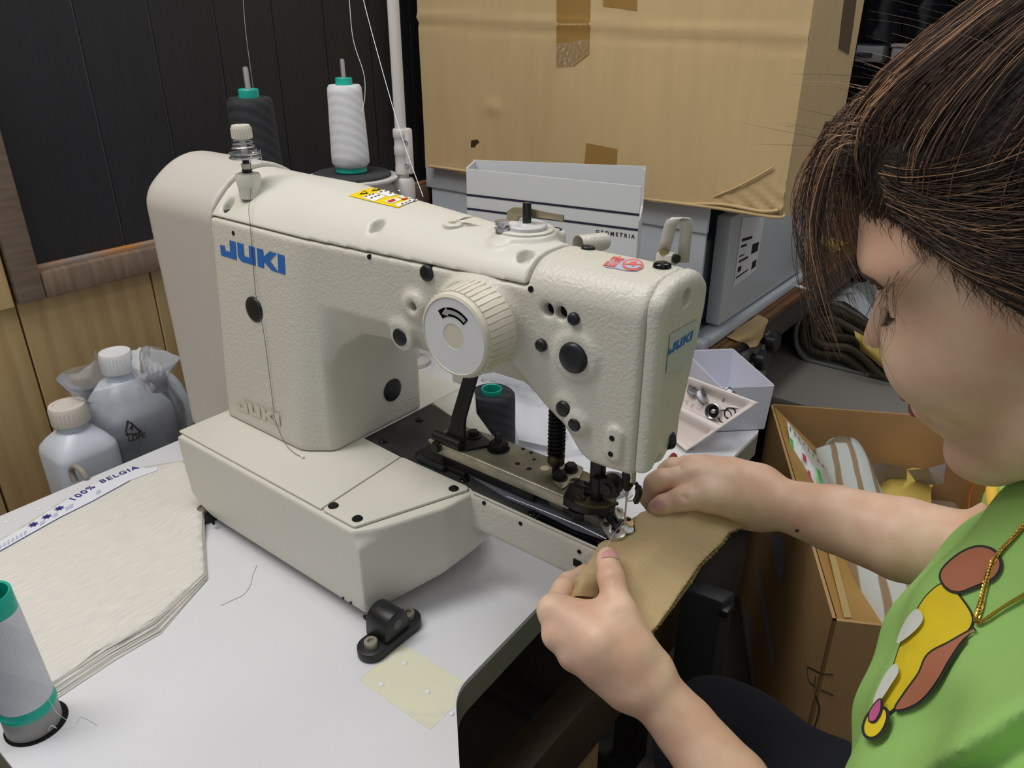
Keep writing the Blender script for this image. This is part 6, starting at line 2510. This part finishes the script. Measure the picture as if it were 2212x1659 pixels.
film_patch('fold', [[czp(1236, 1256, .004), czp(1246, 1246, .008), czp(1262, 1240, .008), czp(1285, 1240, .003)], [czp(1240, 1272, .004), czp(1250, 1262, .013), czp(1262, 1258, .013), czp(1290, 1258, .004)], [czp(1222, 1292, .004), czp(1245, 1288, .011), czp(1265, 1288, .010), czp(1290, 1290, .003)]], M_khaki, kc, .0003)
fv, ff = [], []
rnd = random.Random(3)
for k in range(34):
    t_ = k / 33
    i_ = 8 + t_ * 10
    a_, b_ = np.array(cl_px[int(i_)]), np.array(cl_px[min(int(i_) + 1, 18)])
    p_ = a_ + (b_ - a_) * (i_ - int(i_))
    p0 = onz(p_[0], p_[1], cloth_z(*p_) - .002)
    p1 = p0 + (_R * rnd.uniform(.0005, .0028) - _UC * rnd.uniform(-.001, .002))
    p2 = p1 + (_R * rnd.uniform(-.0008, .0015) - _UC * rnd.uniform(-.0015, .002))
    a, b = tube_geo(catmull([p0, p1, p2], 3), .00025, 4)
    o_ = len(fv)
    fv += a
    ff += [tuple(q + o_ for q in f) for f in b]
fr_ = mesh('fray', fv, ff, mat('fray_thread', (214, 190, 150), .8), kc, True)
fr_['kind'] = 'stuff'
pts = [onz(1357, 1118, .140), onz(1345, 1130, .142), onz(1325, 1155, .141), onz(1311, 1180, .138), onz(1305, 1196, .137)]
tag(tube('sewing_thread', catmull(pts, 5), .00022, M_wt, None, 5), 'fine white thread tail running from the needle over the khaki cloth', 'thread')

# ---------------- hair
def hair_mat():
    m = bpy.data.materials.new('hair_strands')
    m.use_nodes = True
    nt = m.node_tree
    b = nt.nodes['Principled BSDF']
    b.inputs['Roughness'].default_value = .38
    b.inputs['Specular IOR Level'].default_value = .6
    g = nt.nodes.new('ShaderNodeNewGeometry')
    rp = nt.nodes.new('ShaderNodeValToRGB')
    cr = rp.color_ramp
    cr.elements[0].position = 0
    cr.elements[0].color = lin((22, 17, 17))
    cr.elements[1].position = 1
    cr.elements[1].color = lin((192, 150, 114))
    e = cr.elements.new(.45)
    e.color = lin((56, 41, 35))
    e = cr.elements.new(.78)
    e.color = lin((122, 88, 68))
    nt.links.new(g.outputs['Random Per Island'], rp.inputs['Fac'])
    nt.links.new(rp.outputs['Color'], b.inputs['Base Color'])
    return m


M_hair = hair_mat()
M_hcap = mat('hair_mass', (42, 31, 27), .65, noise=.5, nscale=90, bump=.8, bscale=300, bdist=.002)


def f_hair(X, Y, Z):
    d = ell(X, Y, Z, (-.026, 0, .056), .112, .092, .108)
    d = smin(d, ell(X, Y, Z, (-.055, 0, .115), .085, .075, .070), .04)
    d = smin(d, ell(X, Y, Z, (.036, 0, .118), .060, .066, .040), .03)
    # only behind the hairline
    dx, dy, dz = X - HO[0], Y - HO[1], Z - HO[2]
    fl = dx * hf[0] + dy * hf[1] + dz * hf[2]
    ll = dx * hl[0] + dy * hl[1] + dz * hl[2]
    ul = dx * hu[0] + dy * hu[1] + dz * hu[2]
    line = -.014 + 1.12 * fl + .034 * (ll / .075) ** 2
    d = smax(d, (line - ul) * .68, .018)
    d = smax(d, (-.062 - ul), .02)
    return d


V7, F7 = surfnet(f_hair, (-.16, .40, .34), (.19, .66, .68), .0036)
V7 = relax(V7, F7, 2, .5)
hair = net_mesh('hair', V7, F7, M_hcap, person)
bvhair = BVHTree.FromPolygons([Vector(v) for v in V7], [list(f) for f in F7])
HC = hp(-.02, 0, .055)


def hair_surf(f, l, u, lift):
    d = hp(f, l, u) - HC
    d = d / np.linalg.norm(d)
    h = bvhair.ray_cast(Vector(HC + d * .35), Vector(-d))
    if h[0] is None:
        return HC + d * .11
    return np.array(h[0]) + d * lift


hv, hfc = [], []


def add_strand(pts, r, n=3, taper=True):
    P = catmull(pts, 4)
    N = len(P)
    rr = [r * (1 if not taper else max(.25, 1 - .75 * (i / (N - 1)) ** 2)) for i in range(N)]
    a, b = tube_geo(P, rr, n)
    o_ = len(hv)
    hv.extend(a)
    hfc.extend([tuple(q + o_ for q in f) for f in b])


rh = random.Random(11)
# combed back from the front hairline to the knot, in clumps
for c in range(95):
    lc = rh.uniform(-.064, .064)
    wc_ = rh.uniform(.0005, .011) * rh.random()
    fo_, uo_ = rh.uniform(-.05, .002), rh.uniform(.004, .03)
    ke = (-.115 + rh.uniform(-.03, .03), lc * .5 + rh.uniform(-.02, .02), .150 + rh.uniform(-.035, .035))
    ph = rh.uniform(0, 6)
    am = rh.uniform(0, .007)
    for k in range(26):
        l = lc + rh.gauss(0, .0035)
        side = min(1, abs(l) / .08)
        f_ = .100 - .060 * side ** 2 + fo_ + rh.gauss(0, .004)
        u_ = -.004 + 1.12 * f_ + .034 * (l / .075) ** 2 + uo_ + rh.gauss(0, .003)
        j1, j2 = rh.gauss(0, .004), rh.gauss(0, .005)
        w = max(.0004, wc_ + rh.gauss(0, .0012))
        pts = []
        for t in (0, .18, .36, .55, .75, 1.0):
            f1 = f_ + (ke[0] - f_) * t
            l1 = l + (ke[1] + j1 - l) * t + am * math.sin(ph + 4.5 * t) * math.sin(math.pi * min(1, t * 1.4))
            u1 = u_ + (ke[2] + j2 - u_) * t + .04 * math.sin(math.pi * t)
            pts.append(hair_surf(f1, l1, u1, w * (.3 + math.sin(math.pi * min(1, t + .15)))))
        add_strand(pts, rh.uniform(.00018, .00042))
# crown and back of the head
for k in range(1500):
    f_, l, u_ = rh.uniform(-.14, .03), rh.uniform(-.10, .10), rh.uniform(-.03, .15)
    ke = (-.10 + rh.uniform(-.03, .03), l * .3 + rh.uniform(-.02, .02), .165 + rh.uniform(-.03, .02))
    w = rh.uniform(.0003, .004)
    pts = [hair_surf(f_ + (ke[0] - f_) * t, l + (ke[1] - l) * t + .003 * math.sin(k + 4 * t), u_ + (ke[2] - u_) * t, w) for t in (0, .25, .5, .75, 1.0)]
    add_strand(pts, rh.uniform(.0002, .00042))
# side sweep over the ear towards the back
for k in range(1900):
    f_ = rh.uniform(-.045, .070)
    l = .074
    u_ = -.004 + 1.12 * f_ + .033 + rh.random() ** 2 * .035
    e_ = (-.125 + rh.uniform(-.01, .015), .040 + rh.uniform(-.03, .03), u_ * .55 + rh.uniform(-.03, .055))
    pts = []
    w = rh.uniform(.0002, .0045)
    for t in (0, .2, .4, .6, .8, 1.0):
        sag = -.026 * math.sin(math.pi * min(1, t * 1.15)) * (f_ + .06) / .12
        pts.append(hair_surf(f_ + (e_[0] - f_) * t, l + (e_[1] - l) * t, u_ + (e_[2] - u_) * t + sag, w))
    add_strand(pts, rh.uniform(.00016, .00038))
# fringe hanging in front of the forehead
for k in range(320):
    l = rh.uniform(-.060, .046)
    root = hair_surf(.070 + rh.uniform(-.03, .012), l, .122 + rh.uniform(-.01, .012), -.001)
    q = rh.random()
    out = .006 + .018 * q
    dn = rh.uniform(.080, .128)
    sdv = hl * rh.uniform(-.012, .012)
    pts = [root, root + f0 * (out * .8 + .006) + _UP * (.002 - .008 * q), root + f0 * (out + .008) - _UP * dn * .38 + sdv * .3, root + f0 * (out + .004 - .012 * q) - _UP * dn * .70 + sdv * .7, root + f0 * (out - .010 - .016 * rh.random()) - _UP * dn + sdv]
    add_strand(pts, rh.uniform(.00018, .0004))
# wisps in front of the temple
for k in range(16):
    l = rh.uniform(.050, .070)
    root = hair_surf(.06 + rh.uniform(-.02, .012), l, .075, .001)
    dn = rh.uniform(.04, .085)
    pts = [root, root + f0 * .010 - _UP * dn * .3 + hl * .004, root + f0 * rh.uniform(.004, .018) - _UP * dn * .65 + hl * .004, root + f0 * rh.uniform(-.004, .016) - _UP * dn]
    add_strand(pts, rh.uniform(.00012, .0002))
# fine baby hairs along the hairline
for k in range(420):
    f_ = rh.uniform(-.03, .085)
    l = .072 if f_ < .06 else rh.uniform(.02, .07)
    u_ = .000 + 1.12 * f_ + .034 * (l / .075) ** 2
    a_ = hair_surf(f_, l, u_, -.002)
    tv = f0 * rh.uniform(-.008, .010) - _UP * rh.uniform(.004, .020) + hl * rh.uniform(-.002, .002)
    add_strand([a_, a_ + tv * .5 + hl * .001, a_ + tv - f0 * rh.uniform(.0, .012)], rh.uniform(.0001, .00018))
# flyaway hairs on top
for k in range(110):
    l = rh.uniform(-.05, .06)
    a_ = hair_surf(rh.uniform(-.06, .09), l, .14, .0)
    d_ = (a_ - HC) / np.linalg.norm(a_ - HC)
    tv = f0 * rh.uniform(-.03, .05) + hl * rh.uniform(-.02, .02)
    pts = [a_, a_ + d_ * .010 + tv * .4, a_ + d_ * rh.uniform(.008, .024) + tv]
    add_strand(pts, rh.uniform(.00012, .0002))
hs = mesh('hair_strands', hv, hfc, M_hair, hair, True, 180)
hs['kind'] = 'stuff'
# ================================================================== OPEN CARTON ON THE FLOOR, RIGHT
M_card2 = mat('tan_cardboard', (190, 150, 100), 0.75, noise=.12, nscale=7)
M_card3 = mat('golden_cardboard', (186, 144, 78), 0.6, noise=.12, nscale=7)
zr = -.20
nl_, bl_ = onz(1800, 1340, zr)[:2], onz(1664, 872, zr)[:2]
av = bl_ - nl_
La = np.linalg.norm(av)
av = av / La
bv_ = np.array([av[1], -av[0]])
Wd = .46
fc = thing('open_carton', 'open brown cardboard carton on the floor full of fabric bundles', 'carton', (nl_[0], nl_[1], FLOOR_Z))


def cpt(u, v, z):
    p = nl_ + av * u + bv_ * v
    return np.array([p[0], p[1], z])


def cwall(name, u0, v0, u1, v1, th, m, zt=zr):
    a, b = cpt(u0, v0, 0)[:2], cpt(u1, v1, 0)[:2]
    return wall_panel(name, a, b, FLOOR_Z + .001, zt, m, fc, th)


w_left = cwall('left_wall', La, 0, 0, 0, .005, M_card2)
w_front = cwall('front_wall', 0, 0, 0, Wd, .005, M_card2)
cwall('right_wall', 0, Wd, La, Wd, .005, M_card3)
w_back = cwall('back_wall', La, Wd, La, 0, .005, M_card2)
mesh('carton_floor', [cpt(0, 0, FLOOR_Z + .006), cpt(La, 0, FLOOR_Z + .006), cpt(La, Wd, FLOOR_Z + .006), cpt(0, Wd, FLOOR_Z + .006)], [(0, 1, 2, 3)], M_card2, fc, False)
# flap folded inside along the left rim
flp = mesh('inner_flap', [cpt(.004, .007, zr - .001), cpt(La - .01, .007, zr - .001), cpt(La - .06, .105, zr - .075), cpt(.004, .135, zr - .075)], [(0, 1, 2, 3)], M_card3, fc, False)
M_gt = mat('glossy_tape_band', (206, 178, 122), .2)
bvp = bvh_of([flp])
decal('tape_band', [(1785, 1180), (1800, 1185), (1838, 1335), (1822, 1335)], bvp, M_gt, flp, 10, .0012)
decal('tape_band', [(1740, 1180), (1752, 1182), (1806, 1330), (1800, 1335)], bvp, M_gt, flp, 10, .0012)
bvw = bvh_of([w_left, w_front])
M_wtape = mat('torn_white_tape', (168, 170, 182), .4)
decal('torn_tape', [(1632, 1222), (1640, 1226), (1655, 1300), (1676, 1420), (1668, 1446), (1660, 1400), (1645, 1310)], bvw, M_wtape, fc, 10, .001)
decal('torn_tape', [(1664, 1150), (1694, 1165), (1698, 1200), (1690, 1268), (1678, 1235), (1668, 1190)], bvw, M_wtape, fc, 10, .001)
decal('torn_tape', [(1604, 1300), (1622, 1330), (1618, 1345), (1632, 1450), (1640, 1530), (1632, 1545), (1622, 1440)], bvw, M_wtape, fc, 10, .001)
for q in ([(1745, 1440), (1775, 1455), (1800, 1457)], [(1745, 1440), (1750, 1475), (1800, 1502)], [(1762, 1460), (1760, 1495), (1770, 1530), (1760, 1570)], [(1782, 1457), (1780, 1495)], [(1755, 1475), (1800, 1482)]):
    pts = []
    for p in catmull([np.array(k, float) for k in q], 4):
        h = bvw.ray_cast(Vector(CAM), Vector(ray(*p)).normalized())
        if h[0] is not None:
            pts.append(np.array(h[0]) - ray(*p) * .0008)
    if len(pts) > 2:
        tube('pen_mark', pts, .0010, M_pk, fc, 5)

# things inside the carton, resting on a heap of folded fabric
M_gst = mat('grey_stripe_fabric', (178, 180, 174), .85, noise=.1, nscale=20)
M_ggr = mat('pale_green_fabric', (176, 190, 182), .85)
M_gbr = mat('taupe_fabric', (140, 122, 100), .85)
M_yp = mat('yellow_plastic', (216, 188, 96), .28, bump=.3, bscale=40, bdist=.003)
M_wpl = film_mat('white_pattern_film', (226, 232, 230), .80, .25, .2, 40)
hp_ = thing('fabric_heap', 'dim folded fabric filling the bottom of the open carton', 'fabric', cpt(.35, .23, FLOOR_Z + .01))
for k in range(5):
    z0_ = FLOOR_Z + .008 + k * .072
    vs = []
    uu = [.03, La - .03]
    bm = bmesh.new()
    M4 = Matrix.Identity(4)
    q4 = [cpt(.02, .062, 0), cpt(La - .02, .062, 0), cpt(La - .02, Wd - .02, 0), cpt(.02, Wd - .02, 0)]
    prism('folded_layer', [(q[0], q[1]) for q in (q4[::-1])], (0, 0, z0_), (1, 0, 0), (0, 1, 0), .068, (M_gbr, M_gst, M_ggr, M_gst, M_gbr)[k], hp_, .02, 3)
zh = FLOOR_Z + .008 + 5 * .072

# pattern sheet with punched holes
ps = thing('pattern_sheet', 'white plastic pattern sheet with punched holes in the open carton', 'pattern sheet', onz(1740, 1050, zh))
S0, S1, S2, S3 = onz(1700, 908, zr + .005), onz(1786, 1012, zr - .004), onz(1797, 1080, zr - .050), onz(1722, 1066, zr - .045)
def spt(u, v, k=0.0):
    p = (S0 * (1 - u) + S1 * u) * (1 - v) + (S3 * (1 - u) + S2 * u) * v
    n = np.cross(S1 - S0, S3 - S0)
    n = n / np.linalg.norm(n)
    if n @ (CAM - p) < 0:
        n = -n
    return p + n * k
sq = mesh('sheet', [spt(0, 0), spt(1, 0), spt(1, 1), spt(0, 1)], [(0, 1, 2, 3)], M_wpl, ps, False)
def smark(name, u0, v0, u1, v1, m):
    mesh(name, [spt(u0, v0, .0012), spt(u1, v0, .0012), spt(u1, v1, .0012), spt(u0, v1, .0012)], [(0, 1, 2, 3)], m, sq, False)
M_grn = mat('print_green', (92, 184, 96), .5)
M_redp = mat('print_red', (196, 70, 84), .5)
for k in range(8):
    u = .06 + k * .118
    smark('punched_hole', u, .05, u + .035, .12, M_gbr)
smark('green_print', .02, .24, .10, .62, M_grn)
smark('green_print', .70, .34, .80, .72, M_grn)
smark('green_print', .03, .72, .09, .98, M_grn)
smark('green_print', .80, .60, .92, .98, M_grn)
smark('red_print', .34, .30, .44, .44, M_redp)
smark('red_print', .42, .55, .50, .74, M_redp)

# rolled striped bundles
M_strp = bpy.data.materials.new('striped_fabric')
M_strp.use_nodes = True
_nt = M_strp.node_tree
_b = _nt.nodes['Principled BSDF']
_b.inputs['Roughness'].default_value = .85
_tc = _nt.nodes.new('ShaderNodeTexCoord')
_mp = _nt.nodes.new('ShaderNodeMapping')
_mp.inputs['Rotation'].default_value = (0, 0, math.radians(-28))
_nt.links.new(_tc.outputs['Object'], _mp.inputs['Vector'])
_wv = _nt.nodes.new('ShaderNodeTexWave')
_wv.bands_direction = 'X'
_wv.inputs['Scale'].default_value = 9
_wv.inputs['Distortion'].default_value = 1.5
_nt.links.new(_mp.outputs['Vector'], _wv.inputs['Vector'])
_rp = _nt.nodes.new('ShaderNodeValToRGB')
_rp.color_ramp.elements[0].position = .15
_rp.color_ramp.elements[0].color = lin((150, 128, 98))
_rp.color_ramp.elements[1].position = .30
_rp.color_ramp.elements[1].color = lin((196, 200, 194))
_nt.links.new(_wv.outputs['Fac'], _rp.inputs['Fac'])
_nt.links.new(_rp.outputs['Color'], _b.inputs['Base Color'])
def bundle(name, label, pa, pb, r, nlay, mats_, par_z, group=None, band=None):
    a, b = np.array(pa), np.array(pb)
    t = thing(name, label, 'fabric bundle', (a + b) / 2 - np.array([0, 0, r]), group)
    ax = (b - a) / np.linalg.norm(b - a)
    s_ = np.cross(ax, [0, 0, 1])
    s_ = s_ / np.linalg.norm(s_)
    w_ = np.cross(s_, ax)
    nn_ = 24
    for k in range(nlay):
        rr = r * (1 - k * .8 / nlay)
        vs, fs = [], []
        m_ = 10
        for i in range(m_ + 1):
            f = i / m_
            c = a + (b - a) * f
            for j in range(nn_):
                an = 2 * math.pi * j / nn_
                ww = rr * (1 + .05 * math.sin(3 * an + 4 * f + k))
                jut = .012 * math.sin(2 * an + k) * (1 if i in (0, m_) else 0)
                pnt = c + s_ * ww * 1.35 * math.cos(an) + w_ * ww * .85 * math.sin(an) + ax * jut + w_ * .006 * math.sin(f * 5 + k)
                vs.append(pnt)
        for i in range(m_):
            for j in range(nn_):
                fs.append((i * nn_ + j, i * nn_ + (j + 1) % nn_, (i + 1) * nn_ + (j + 1) % nn_, (i + 1) * nn_ + j))
        o = mesh('layer', vs, fs, mats_[k % len(mats_)], t, True, 180)
        md_ = o.modifiers.new('thick', 'SOLIDIFY')
        md_.thickness = .004
    if band is not None:
        c = a + (b - a) * band
        rg = [c + s_ * r * 1.40 * math.cos(an) + w_ * r * .90 * math.sin(an) for an in np.linspace(0, 2 * math.pi, 25)[:-1]]
        tube('rubber_band', rg, .0022, mat('orange_band', (206, 120, 70), .5), t, 6, 0, True)
    # taupe stripes
    return t


p0 = onz(1806, 975, zr - .040)
p1 = onz(1868, 1100, zr - .075)
bundle('fabric_bundle', 'grey rolled fabric bundle with orange rubber band in the carton', p0, p1, .036, 5, (M_strp, M_gbr, M_ggr, M_gst, M_gbr), zh, 'bundles in the carton', .30)
p0 = onz(1905, 1230, zr - .06)
p1 = onz(2010, 1400, zr - .07)
bundle('fabric_bundle', 'grey green fabric bundle near the front rim of the carton', p0, p1, .050, 6, (M_strp, M_gst, M_gbr), zh, 'bundles in the carton')
# yellow packets
yk = thing('yellow_packet', 'shiny yellow plastic wrapped packet in the open carton', 'packet', onz(1950, 1090, zh))
g_ = []
for (v, z_) in ((0, .02), (.5, .085), (1, .02)):
    row = []
    for u in (0, .33, .66, 1):
        a_ = onz(1860 + 150 * u, 1160 - 10 * u, zh + .02)
        b_ = onz(1900 + 95 * u, 1030 - 10 * u, zh + .05)
        q = a_ * (1 - v) + b_ * v
        row.append(q + np.array([0, 0, z_ * .6 * (1 if 0 < u < 1 else .7)]))
    g_.append(row)
film_patch('wrap', g_, M_yp, yk, .0030)
yk2 = thing('yellow_wrap', 'narrow yellow plastic wrap leaning behind the banded bundle', 'packet', onz(1860, 1050, zh))
film_patch('wrap', [[onz(1828, 958, zr - .03), onz(1845, 965, zr - .035)], [onz(1850, 1010, zr - .06), onz(1872, 1005, zr - .07)], [onz(1880, 1050, zh + .06), onz(1915, 1060, zh + .05)], [onz(1905, 1105, zh + .03), onz(1960, 1105, zh + .02)]], M_yp, yk2, .0022)
wk = thing('white_card', 'folded white card leaning in the back of the open carton', 'card', onz(2020, 1040, zh + .05))
c4 = [onz(2005, 1012, zr - .05), onz(2044, 1000, zr - .05), onz(2038, 1045, zr - .11), onz(2022, 1046, zr - .11)]
mesh('panel', c4, [(0, 1, 2, 3)], M_paper, wk, False)
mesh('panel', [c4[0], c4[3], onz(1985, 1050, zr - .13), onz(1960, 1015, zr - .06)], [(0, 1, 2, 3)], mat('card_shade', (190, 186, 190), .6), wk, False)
gk = thing('grey_paper', 'folded greyish paper between yellow packet and carton back wall', 'paper', onz(1900, 1030, zh + .05))
film_patch('fold', [[onz(1868, 1010, zr - .06), onz(1900, 1000, zr - .055), onz(1960, 1012, zr - .06)], [onz(1880, 1060, zh + .06), onz(1920, 1050, zh + .06), onz(1960, 1045, zh + .07)]], mat('grey_paper', (176, 170, 170), .6), gk, .0008)
# red elastic on the right inner wall
el = [onz(2092, 1100, zh + .07), onz(2098, 1060, zh + .09), onz(2125, 1030, zh + .11), onz(2160, 1024, zh + .12), onz(2200, 1030, zh + .12)]
tag(tube('elastic_cord', catmull(el, 5), .0013, mat('red_orange_cord', (190, 78, 40), .5), None, 6), 'thin red orange cord arching inside the open carton', 'cord')

# ================================================================== LOW BENCH WITH FOLDED FABRIC ROLL
M_bench = mat('grey_bench_top', (150, 144, 136), .6)
ZBN = -.30
be = thing('low_bench', 'low grey topped bench behind the open carton', 'bench', (0, 2.3, FLOOR_Z))
box('bench_top', (-.88, 1.845, ZBN - .03), (.75, 2.95, ZBN), M_bench, be, .003)
for x in (-.84, .70):
    for y in (1.90, 2.9):
        box('leg', (x - .025, y - .025, FLOOR_Z), (x + .025, y + .025, ZBN - .0305), M_deskedge, be, .002)
M_f1 = mat('dark_olive_fabric', (74, 68, 54), .9, noise=.15, nscale=12)
M_f2 = mat('brown_grey_fabric', (98, 88, 72), .9, noise=.15, nscale=12)
M_f3 = mat('grey_blue_fabric', (126, 130, 126), .9, noise=.12, nscale=12)
YF = 2.12
rl = thing('fabric_roll', 'thick folded roll of dark olive fabric on the low bench', 'fabric roll', (ony(1850, 850, YF)[0], YF, ZBN))


def ribbon(px, m, th, y0_=YF, ln=.55, name='layer'):
    P = catmull([ony(p[0], p[1], y0_) for p in px], 6)
    vs, fs = [], []
    for p in P:
        vs += [(p[0], p[1], max(p[2], ZBN + .004)), (p[0] + .12, p[1] + ln, max(p[2], ZBN + .004) + .01)]
    for i in range(len(P) - 1):
        fs.append((2 * i, 2 * i + 1, 2 * i + 3, 2 * i + 2))
    o = mesh(name, vs, fs, m, rl, True, 180)
    md_ = o.modifiers.new('thick', 'SOLIDIFY')
    md_.thickness = th
    md_.offset = 0
    return o


ribbon([(2030, 905), (1960, 880), (1890, 855), (1845, 820), (1800, 795), (1750, 785), (1722, 755), (1718, 715), (1732, 680), (1765, 658), (1800, 655), (1850, 680), (1910, 715), (1980, 750)], M_f3, .012)
ribbon([(2030, 885), (1960, 862), (1895, 835), (1855, 800), (1815, 772), (1765, 765), (1736, 745), (1732, 715), (1746, 688), (1772, 672), (1800, 670), (1850, 695), (1910, 730), (1980, 765)], M_f1, .022)
ribbon([(2030, 862), (1960, 840), (1900, 812), (1865, 775), (1830, 752), (1785, 748), (1758, 735), (1755, 712), (1768, 696), (1795, 690), (1830, 706), (1870, 730)], M_f2, .020)
ribbon([(1960, 815), (1905, 785), (1875, 760), (1845, 735), (1805, 728), (1780, 720), (1785, 708), (1810, 712)], M_f1, .020)
o = film_patch('plastic_cover', [[ony(1770, 660, YF), ony(1820, 650, YF), ony(1880, 690, YF), ony(1930, 725, YF)], [ony(1785, 640, YF + .15), ony(1840, 620, YF + .15), ony(1900, 650, YF + .15), ony(1950, 690, YF + .15)], [ony(1800, 625, YF + .35), ony(1850, 608, YF + .35), ony(1910, 625, YF + .35), ony(1960, 660, YF + .35)]], mat('white_polythene', (190, 194, 200), .25, bump=.5, bscale=40, bdist=.006), rl, .004)
o = film_patch('yellow_film', [[ony(1840, 712, YF - .02), ony(1880, 735, YF - .03), ony(1930, 775, YF - .02)], [ony(1850, 735, YF - .035), ony(1885, 765, YF - .045), ony(1935, 800, YF - .03)], [ony(1862, 758, YF - .02), ony(1895, 785, YF - .03), ony(1940, 820, YF - .02)]], M_yp, rl, .003)

# ================================================================== SMALL THINGS ON THE DESK
M_kraft = mat('torn_kraft_tape', (184, 158, 112), .5)
kt = thing('kraft_tape_scrap', 'torn kraft tape scrap hanging over the desk edge', 'tape', onz(1620, 715, 0))
film_patch('strip', [[onz(1570, 728, .003), onz(1600, 705, .004), onz(1638, 680, .004)], [onz(1590, 736, .004), onz(1625, 718, .006), onz(1658, 690, .005)], [ony(1612, 742, 1.46), ony(1640, 732, 1.50), ony(1655, 706, 1.56)], [ony(1622, 752, 1.46), ony(1638, 745, 1.49), ony(1650, 720, 1.55)]], M_kraft, kt, .0006)
o = box('white_stick', (-.006, -.03, 0), (.006, .03, .005), M_lwhite, None, .001)
q = onz(1728, 622, .0006)
o.location = q
o.rotation_euler = (0, 0, math.radians(72))
tag(o, 'short white stick lying on the brown desk', 'stick')
yt = thing('yellow_cloth_scrap', 'crumpled yellow scrap on the far end of the desk', 'scrap', onz(1770, 530, 0))
film_patch('scrap', [[onz(1738, 528, .004), onz(1765, 532, .012), onz(1800, 545, .004)], [onz(1745, 515, .010), onz(1775, 520, .03), onz(1815, 535, .010)], [onz(1760, 508, .004), onz(1790, 512, .012), onz(1830, 522, .004)]], mat('mustard_cloth', (190, 156, 62), .8), yt, .003)
ck = thing('clamp_knobs', 'black clamp knobs on a metal bracket below the desk edge', 'clamp', onx(1665, 745, -.515))
qa, qb = onx(1668, 738, -.50), onx(1645, 778, -.50)
box('bracket', (-.531, qb[1] - .05, -.16), (-.522, qa[1] + .06, -.03), mat('bracket_grey', (130, 130, 128), .5, metal=.4), ck, .002)
for q in (qa, qb):
    lathe('knob', (-.521, q[1], q[2] if q[2] > -.15 else -.12), (1, 0, 0), [(.010, 0), (.010, .012), (.022, .014), (.022, .030), (.018, .034), (0, .034)], M_cap, ck, 20)

# ================================================================== DARK BACKGROUND SHELVES
M_shelf = mat('dark_shelf', (36, 35, 36), .7)
sh2 = thing('storage_shelf', 'dark storage shelf against the far back wall', 'shelf', (.0, 3.2, FLOOR_Z))
zs1_ = ony(1900, 138, 3.0)[2]
for z_ in (FLOOR_Z + .25, zs1_ - .35, zs1_, zs1_ + .5):
    box('shelf_board', (-.50, 3.0, z_ - .02), (1.4, 3.38, z_), M_shelf, sh2, .002)
for x in (-.50, .45, 1.38):
    box('upright', (x - .02, 3.002, FLOOR_Z), (x + .02, 3.379, zs1_ + .55), M_shelf, sh2, .002)
q0, q1 = ony(1838, 128, 3.05), ony(1905, 128, 3.05)
gb = thing('grey_case', 'flat grey plastic case on the dark storage shelf', 'case', (q0[0], 3.1, zs1_))
box('case_body', (q0[0] - .1, 3.05, zs1_ + .001), (q1[0], 3.3, zs1_ + .055), mat('case_grey', (112, 114, 116), .5), gb, .008)
box('case_handle', (q0[0], 3.035, zs1_ + .02), (q0[0] + .07, 3.049, zs1_ + .032), M_shelf, gb, .003)
q2, q3 = ony(1915, 128, 3.05), ony(1990, 128, 3.05)
gb2 = thing('clear_box', 'small pale translucent box beside the grey case on the shelf', 'box', (q2[0], 3.1, zs1_))
box('box_body', (q2[0] + .01, 3.05, zs1_ + .001), (q3[0], 3.25, zs1_ + .05), mat('pale_box', (150, 142, 140), .4), gb2, .006)
box('box_lid', (q2[0] + .006, 3.046, zs1_ + .051), (q3[0] + .004, 3.254, zs1_ + .062), mat('pale_lid', (166, 156, 152), .4), gb2, .003)
dc = thing('garment_bag', 'black garment bags hanging in the dark background', 'garment', (q0[0], 3.1, zs1_ + .08))
for k in range(5):
    x0_ = q0[0] - .12 + k * .13
    film_patch('drape', [[(x0_, 3.10, zs1_ + .48), (x0_ + .07, 3.05, zs1_ + .48), (x0_ + .125, 3.10, zs1_ + .48)], [(x0_, 3.10, zs1_ + .28), (x0_ + .065, 3.03, zs1_ + .28), (x0_ + .125, 3.10, zs1_ + .28)], [(x0_, 3.10, zs1_ + .07), (x0_ + .06, 3.04, zs1_ + .07), (x0_ + .125, 3.10, zs1_ + .07)]], mat('black_garment', (24, 24, 28), .35), dc, .004)

# ================================================================== UNDER THE TABLE
M_cbox = mat('dark_control_box', (44, 43, 43), .55)
cb = [onz(p[0], p[1], -.22) for p in ((1470, 1268), (1562, 1302), (1592, 1278), (1500, 1248))]
cbt = thing('control_box', 'dark grey control box standing under the table beside the carton', 'control box', (cb[0][0], cb[0][1], FLOOR_Z))
prism('box_body', [(q[0], q[1]) for q in cb], (0, 0, FLOOR_Z + .002), (1, 0, 0), (0, 1, 0), -.22 - FLOOR_Z - .002, M_cbox, cbt, .006)
box('cable_gland', (cb[1][0] - .03, cb[1][1] + .0, -.25), (cb[1][0] + .01, cb[1][1] + .03, -.235), M_cap, cbt, .003)
sc_ = [onz(p[0], p[1], -.50) for p in ((1130, 1690), (1210, 1562), (1295, 1602), (1225, 1720))]
sct = thing('slotted_carton', 'small brown carton with a hand slot on the floor under the table', 'carton', (sc_[0][0], sc_[0][1], FLOOR_Z))
pol = [(q[0], q[1]) for q in sc_]
if sum(pol[i - 1][0] * pol[i][1] - pol[i][0] * pol[i - 1][1] for i in range(4)) < 0:
    pol = pol[::-1]
prism('carton_body', pol, (0, 0, FLOOR_Z + .002), (1, 0, 0), (0, 1, 0), -.50 - FLOOR_Z - .002, M_card2, sct, .003)
sl = [onz(p[0], p[1], -.4990) for p in ((1200, 1640), (1222, 1618), (1226, 1622), (1206, 1650))]
mesh('hand_slot', [tuple(q) for q in sl], [(0, 1, 2, 3)], M_hole, sct, False)
